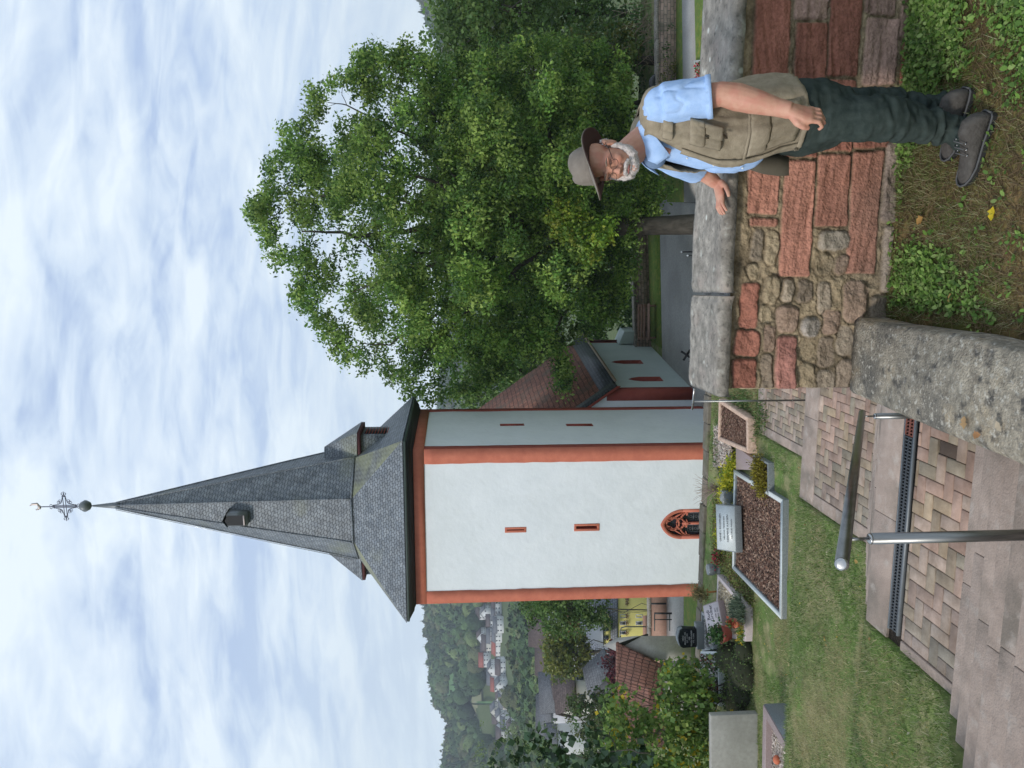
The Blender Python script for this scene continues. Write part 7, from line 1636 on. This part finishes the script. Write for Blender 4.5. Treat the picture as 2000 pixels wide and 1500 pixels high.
for i, v in enumerate(VV):
    t0 = th_front(v, 1); t1 = 2*math.pi - th_front(v, -1)
    hemd = lambda th: 0
    for k in range(nT+1):
        th = t0 + (t1-t0)*k/nT; dv = (-22*max(0, math.sin((th-1.2)*.9))*max(0,(v-1500)/66)) if th > 1.2 else 0
        V.append(vest_pt(th, v+dv))
for i in range(len(VV)-1):
    for k in range(nT):
        thm = th_front(VV[i],1) + (2*math.pi-th_front(VV[i],-1)-th_front(VV[i],1))*(k+.5)/nT; v = VV[i]
        a = i*(nT+1)+k; F.append((a, a+1, a+nT+2, a+nT+1))
vo = mkobj('vest', np.array([tuple(x) for x in V]), F, [M['vest']], man, smooth=True); m_ = vo.modifiers.new('solid', 'SOLIDIFY'); m_.thickness = .006; m_.offset = 1
# shoulder straps of the vest
sh_ = MB()
for s in (1,-1):
    sh_.ell(P(1256,1270,YM)+LT*s*.084, (.116,.114,.074), (FT,LT,(EZ-LT*s*-.35).normalized()), 20, 12)
V, F, Nn = remesh(sh_, .006, 9, .5, wr(14, .003, 3)); mkobj('vest_shoulder', V, F, M['vest'], vo, smooth=True)

def patch(name, t0, t1, v0, v1, off, mt, par, cut=0, th=.007, skew=0, nu=16, nv=8):
    V = []; F = []
    for j in range(nv+1):
        for i in range(nu+1):
            f = i/nu; v = v0+(v1-v0)*j/nv + skew*(f-.5); e = math.sin(math.pi*f)**.4*math.sin(math.pi*(j/nv*.9+.05))**.3
            if cut and j == nv: v -= cut*(abs(f-.5)*2)**3
            V.append(vest_pt(t0+(t1-t0)*f, v, off*(.35+.65*e)))
    for j in range(nv):
        for i in range(nu): a = j*(nu+1)+i; F.append((a, a+1, a+nu+2, a+nu+1))
    o = mkobj(name, np.array([tuple(x) for x in V]), F, mt, par, smooth=True); m_ = o.modifiers.new('solid', 'SOLIDIFY'); m_.thickness = th; m_.offset = -1; return o
patch('pocket', .62, 1.10, 1352, 1398, .018, M['vest'], vo); patch('pocket_flap', .60, 1.12, 1336, 1364, .026, M['vest'], vo, 4, skew=-6)
patch('pocket', .48, 1.42, 1462, 1546, .020, M['vest'], vo); patch('pocket_flap', .46, 1.44, 1450, 1486, .030, M['vest'], vo, 3, skew=-2)
patch('pocket_flap', .55, .98, 1287, 1304, .018, M['vest'], vo, 2, skew=-4)
patch('seam_band', .30, 1.75, 1447, 1451, .010, M['vest'], vo, th=.004); patch('hem_band', .14, 1.25, 1556, 1564, .010, M['vest'], vo, th=.005)
patch('placket', .24, .36, 1330, 1560, .008, M['vest'], vo, th=.004, nu=4, nv=30)
tb = MB(); 
for th, v in ((.86,1366),(.95,1400)): tb.box(vest_pt(th, v, .032), (.022,.006,.018), (LT.cross(EZ), FT, EZ))
tb.build('pull_tab', M['vest'], vo)
sn_ = MB(); sn_.ell(vest_pt(.24, 1556, .016), (.008,.008,.008), n=10, m=7); sn_.build('snap_button', M['vestd'], vo)
# far flap hanging below the belly
ff = MB(); 
fR = []
for v, u0, u1 in ((1465,1168,1200),(1490,1160,1200),(1520,1156,1200),(1541,1157,1194)):
    fR.append([P(u0,v,3.44), P((u0+u1)/2,v,3.41), P(u1,v,3.44), P(u1,v,3.455), P((u0+u1)/2,v,3.43), P(u0,v,3.455)])
ff.rings(fR); ff.build('vest_flap', M['vestd'], vo, smooth=True)
# buttons on the shirt
for v in (1290,1335,1385,1440): u, a, b = tor(v); bt = MB(); bt.ell(P(u, v, YM)+FT*(a+.004)+LT*.012, (.005,.005,.005), n=8, m=6); bt.build('button', M['plaster'], man)
# ---- trousers
tr3 = MB()
tr3.rings([ring(P(u, v, YM), a, b) for v, u, a, b in ((1535,1270,.150,.172),(1560,1270,.158,.180),(1590,1272,.160,.180),(1615,1273,.150,.170),(1640,1272,.130,.150),(1655,1272,.10,.12))])
NL = [(1268,1600,3.27,.105),(1268,1650,3.25,.104),(1268,1700,3.235,.100),(1266,1750,3.24,.097),(1262,1790,3.25,.093),(1254,1840,3.27,.092),(1247,1880,3.285,.095),(1243,1905,3.29,.096),(1250,1922,3.27,.090)]
FL = [(1284,1600,3.47,.100),(1288,1660,3.48,.096),(1290,1720,3.48,.090),(1288,1780,3.47,.084),(1290,1830,3.46,.078),(1290,1872,3.46,.078)]
for L2 in (NL, FL): tr3.rings([ring(P(u, v, y), r_*1.0, r_*.92, 22) for u, v, y, r_ in L2])
def trn(V, N_):
    z = V[:,2]; low = np.clip((-1.75-z)/.4, 0, 1)
    return -.008*ridge(V*np.array((3.5,3.5,8))+6)*(.5+low) + fbm(V*np.array((6,6,9))+9, 3)*(.014+.018*low) + np.abs(fbm(V*np.array((5,5,12))+2, 3))*-.045*(low+.35) - .004*np.exp(-((V[:,2]+1.7)/.12)**2)
V, F, Nn = remesh(tr3, .008, 4, .5, trn); mkobj('trousers', V, F, M['trous'], man, smooth=True)
sm2 = MB(); pts = []
for u, v, y, r_ in NL: pts.append(P(u, v, y) + (LT*.96+FT*(-.25)).normalized()*(r_*.985))
# ---- shoes
def shoe(heel, toe, gz, lab=None):
    d = Vector((toe.x-heel.x, toe.y-heel.y, 0)); L0 = d.length; d.normalize(); s = Vector((-d.y, d.x, 0))
    def sr(f, hw, z0, z1, p=2.4): 
        c = heel + d*(L0*f); c = Vector((c.x, c.y, gz))
        R = []
        for k in range(20):
            t = 2*math.pi*k/20; ct, st_ = math.cos(t), math.sin(t); x = abs(ct)**(2/p)*(1 if ct >= 0 else -1); y = abs(st_)**(2/p)*(1 if st_ >= 0 else -1)
            R.append(c + s*(hw*x) + EZ*((z0+z1)/2 + (z1-z0)/2*y))
        return R
    up = MB(); up.rings([sr(f, h, .022, z) for f, h, z in ((.01,.020,.070),(.05,.033,.100),(.14,.038,.128),(.30,.039,.128),(.42,.041,.104),(.55,.045,.082),(.70,.048,.066),(.85,.045,.056),(.95,.032,.048),(.99,.014,.040))])
    V, F, Nn = remesh(up, .005, 3, .5); o = mkobj('shoe', V, F, M['shoe'], man, smooth=True)
    so = MB(); out = [(-.01,.025),(.03,.038),(.15,.044),(.35,.042),(.55,.050),(.72,.055),(.87,.050),(.97,.035),(1.02,.012)]
    loop = [heel + d*(L0*f) + s*h for f, h in out] + [heel + d*(L0*f) - s*h for f, h in out[::-1]]
    zt2 = lambda f: .030 + .012*max(0,(f-.75)/.25)
    fs_ = [f for f, h in out] + [f for f, h in out[::-1]]
    so.hexa([Vector((p.x,p.y,gz+.0+.014*max(0,(f-.8)/.2))) for p, f in zip(loop, fs_)], [Vector((p.x,p.y,gz+zt2(f))) for p, f in zip(loop, fs_)]); so.build('sole', M['sole'], o, bevel=.004)
    tm = MB(); lp2 = [Vector((p.x,p.y,gz+zt2(f)+.003)) for p, f in zip(loop, fs_)]; tm.tube(lp2+[lp2[0]], .0045, 6); tm.build('welt', M['trim'], o)
    lc = MB()
    for f in (.40,.48,.56): 
        z = .135-.16*(f-.36); c = heel+d*(L0*f); lc.tube([Vector((c.x,c.y,gz+z-.012))+s*.036, Vector((c.x,c.y,gz+z+.010)), Vector((c.x,c.y,gz+z-.012))-s*.036], .0028, 6)
    lc.build('laces', M['trim'], o)
    ho = MB()
    for f in (.40,.48,.56):
        for sg in (-1,1): z = .122-.16*(f-.36); c = heel+d*(L0*f); ho.ell(Vector((c.x,c.y,gz+z-.008))+s*sg*.037, (.004,.004,.004), n=8, m=5)
    ho.build('lace_hook', M['steelend'], o)
    pass
    return o
GZ_ = -2.29
shoe(PH(1281,1944,GZ_), PH(1140,1893,GZ_), GZ_); shoe(PH(1327,1901,GZ_), PH(1189,1861,GZ_), GZ_)
# ================================================================== haze
hz_ = MB(); X0, X1, Y0, Y1, Z0, Z1 = -1500, 1500, -40, 1480, -120, 190
hz_.hexa([Vector((X0,Y0,Z0)),Vector((X1,Y0,Z0)),Vector((X1,Y1,Z0)),Vector((X0,Y1,Z0))],[Vector((X0,Y0,Z1)),Vector((X1,Y0,Z1)),Vector((X1,Y1,Z1)),Vector((X0,Y1,Z1))])
hm_ = bpy.data.materials.new('haze'); hm_.use_nodes = True; n = hm_.node_tree.nodes; n.remove(n['Principled BSDF'])
pv_ = n.new('ShaderNodeVolumePrincipled'); pv_.inputs['Density'].default_value = .00024; pv_.inputs['Color'].default_value = (.80,.88,1,1); hm_.node_tree.links.new(pv_.outputs[0], n['Material Output'].inputs['Volume'])
tag(hz_.build('haze', hm_), kind='stuff')
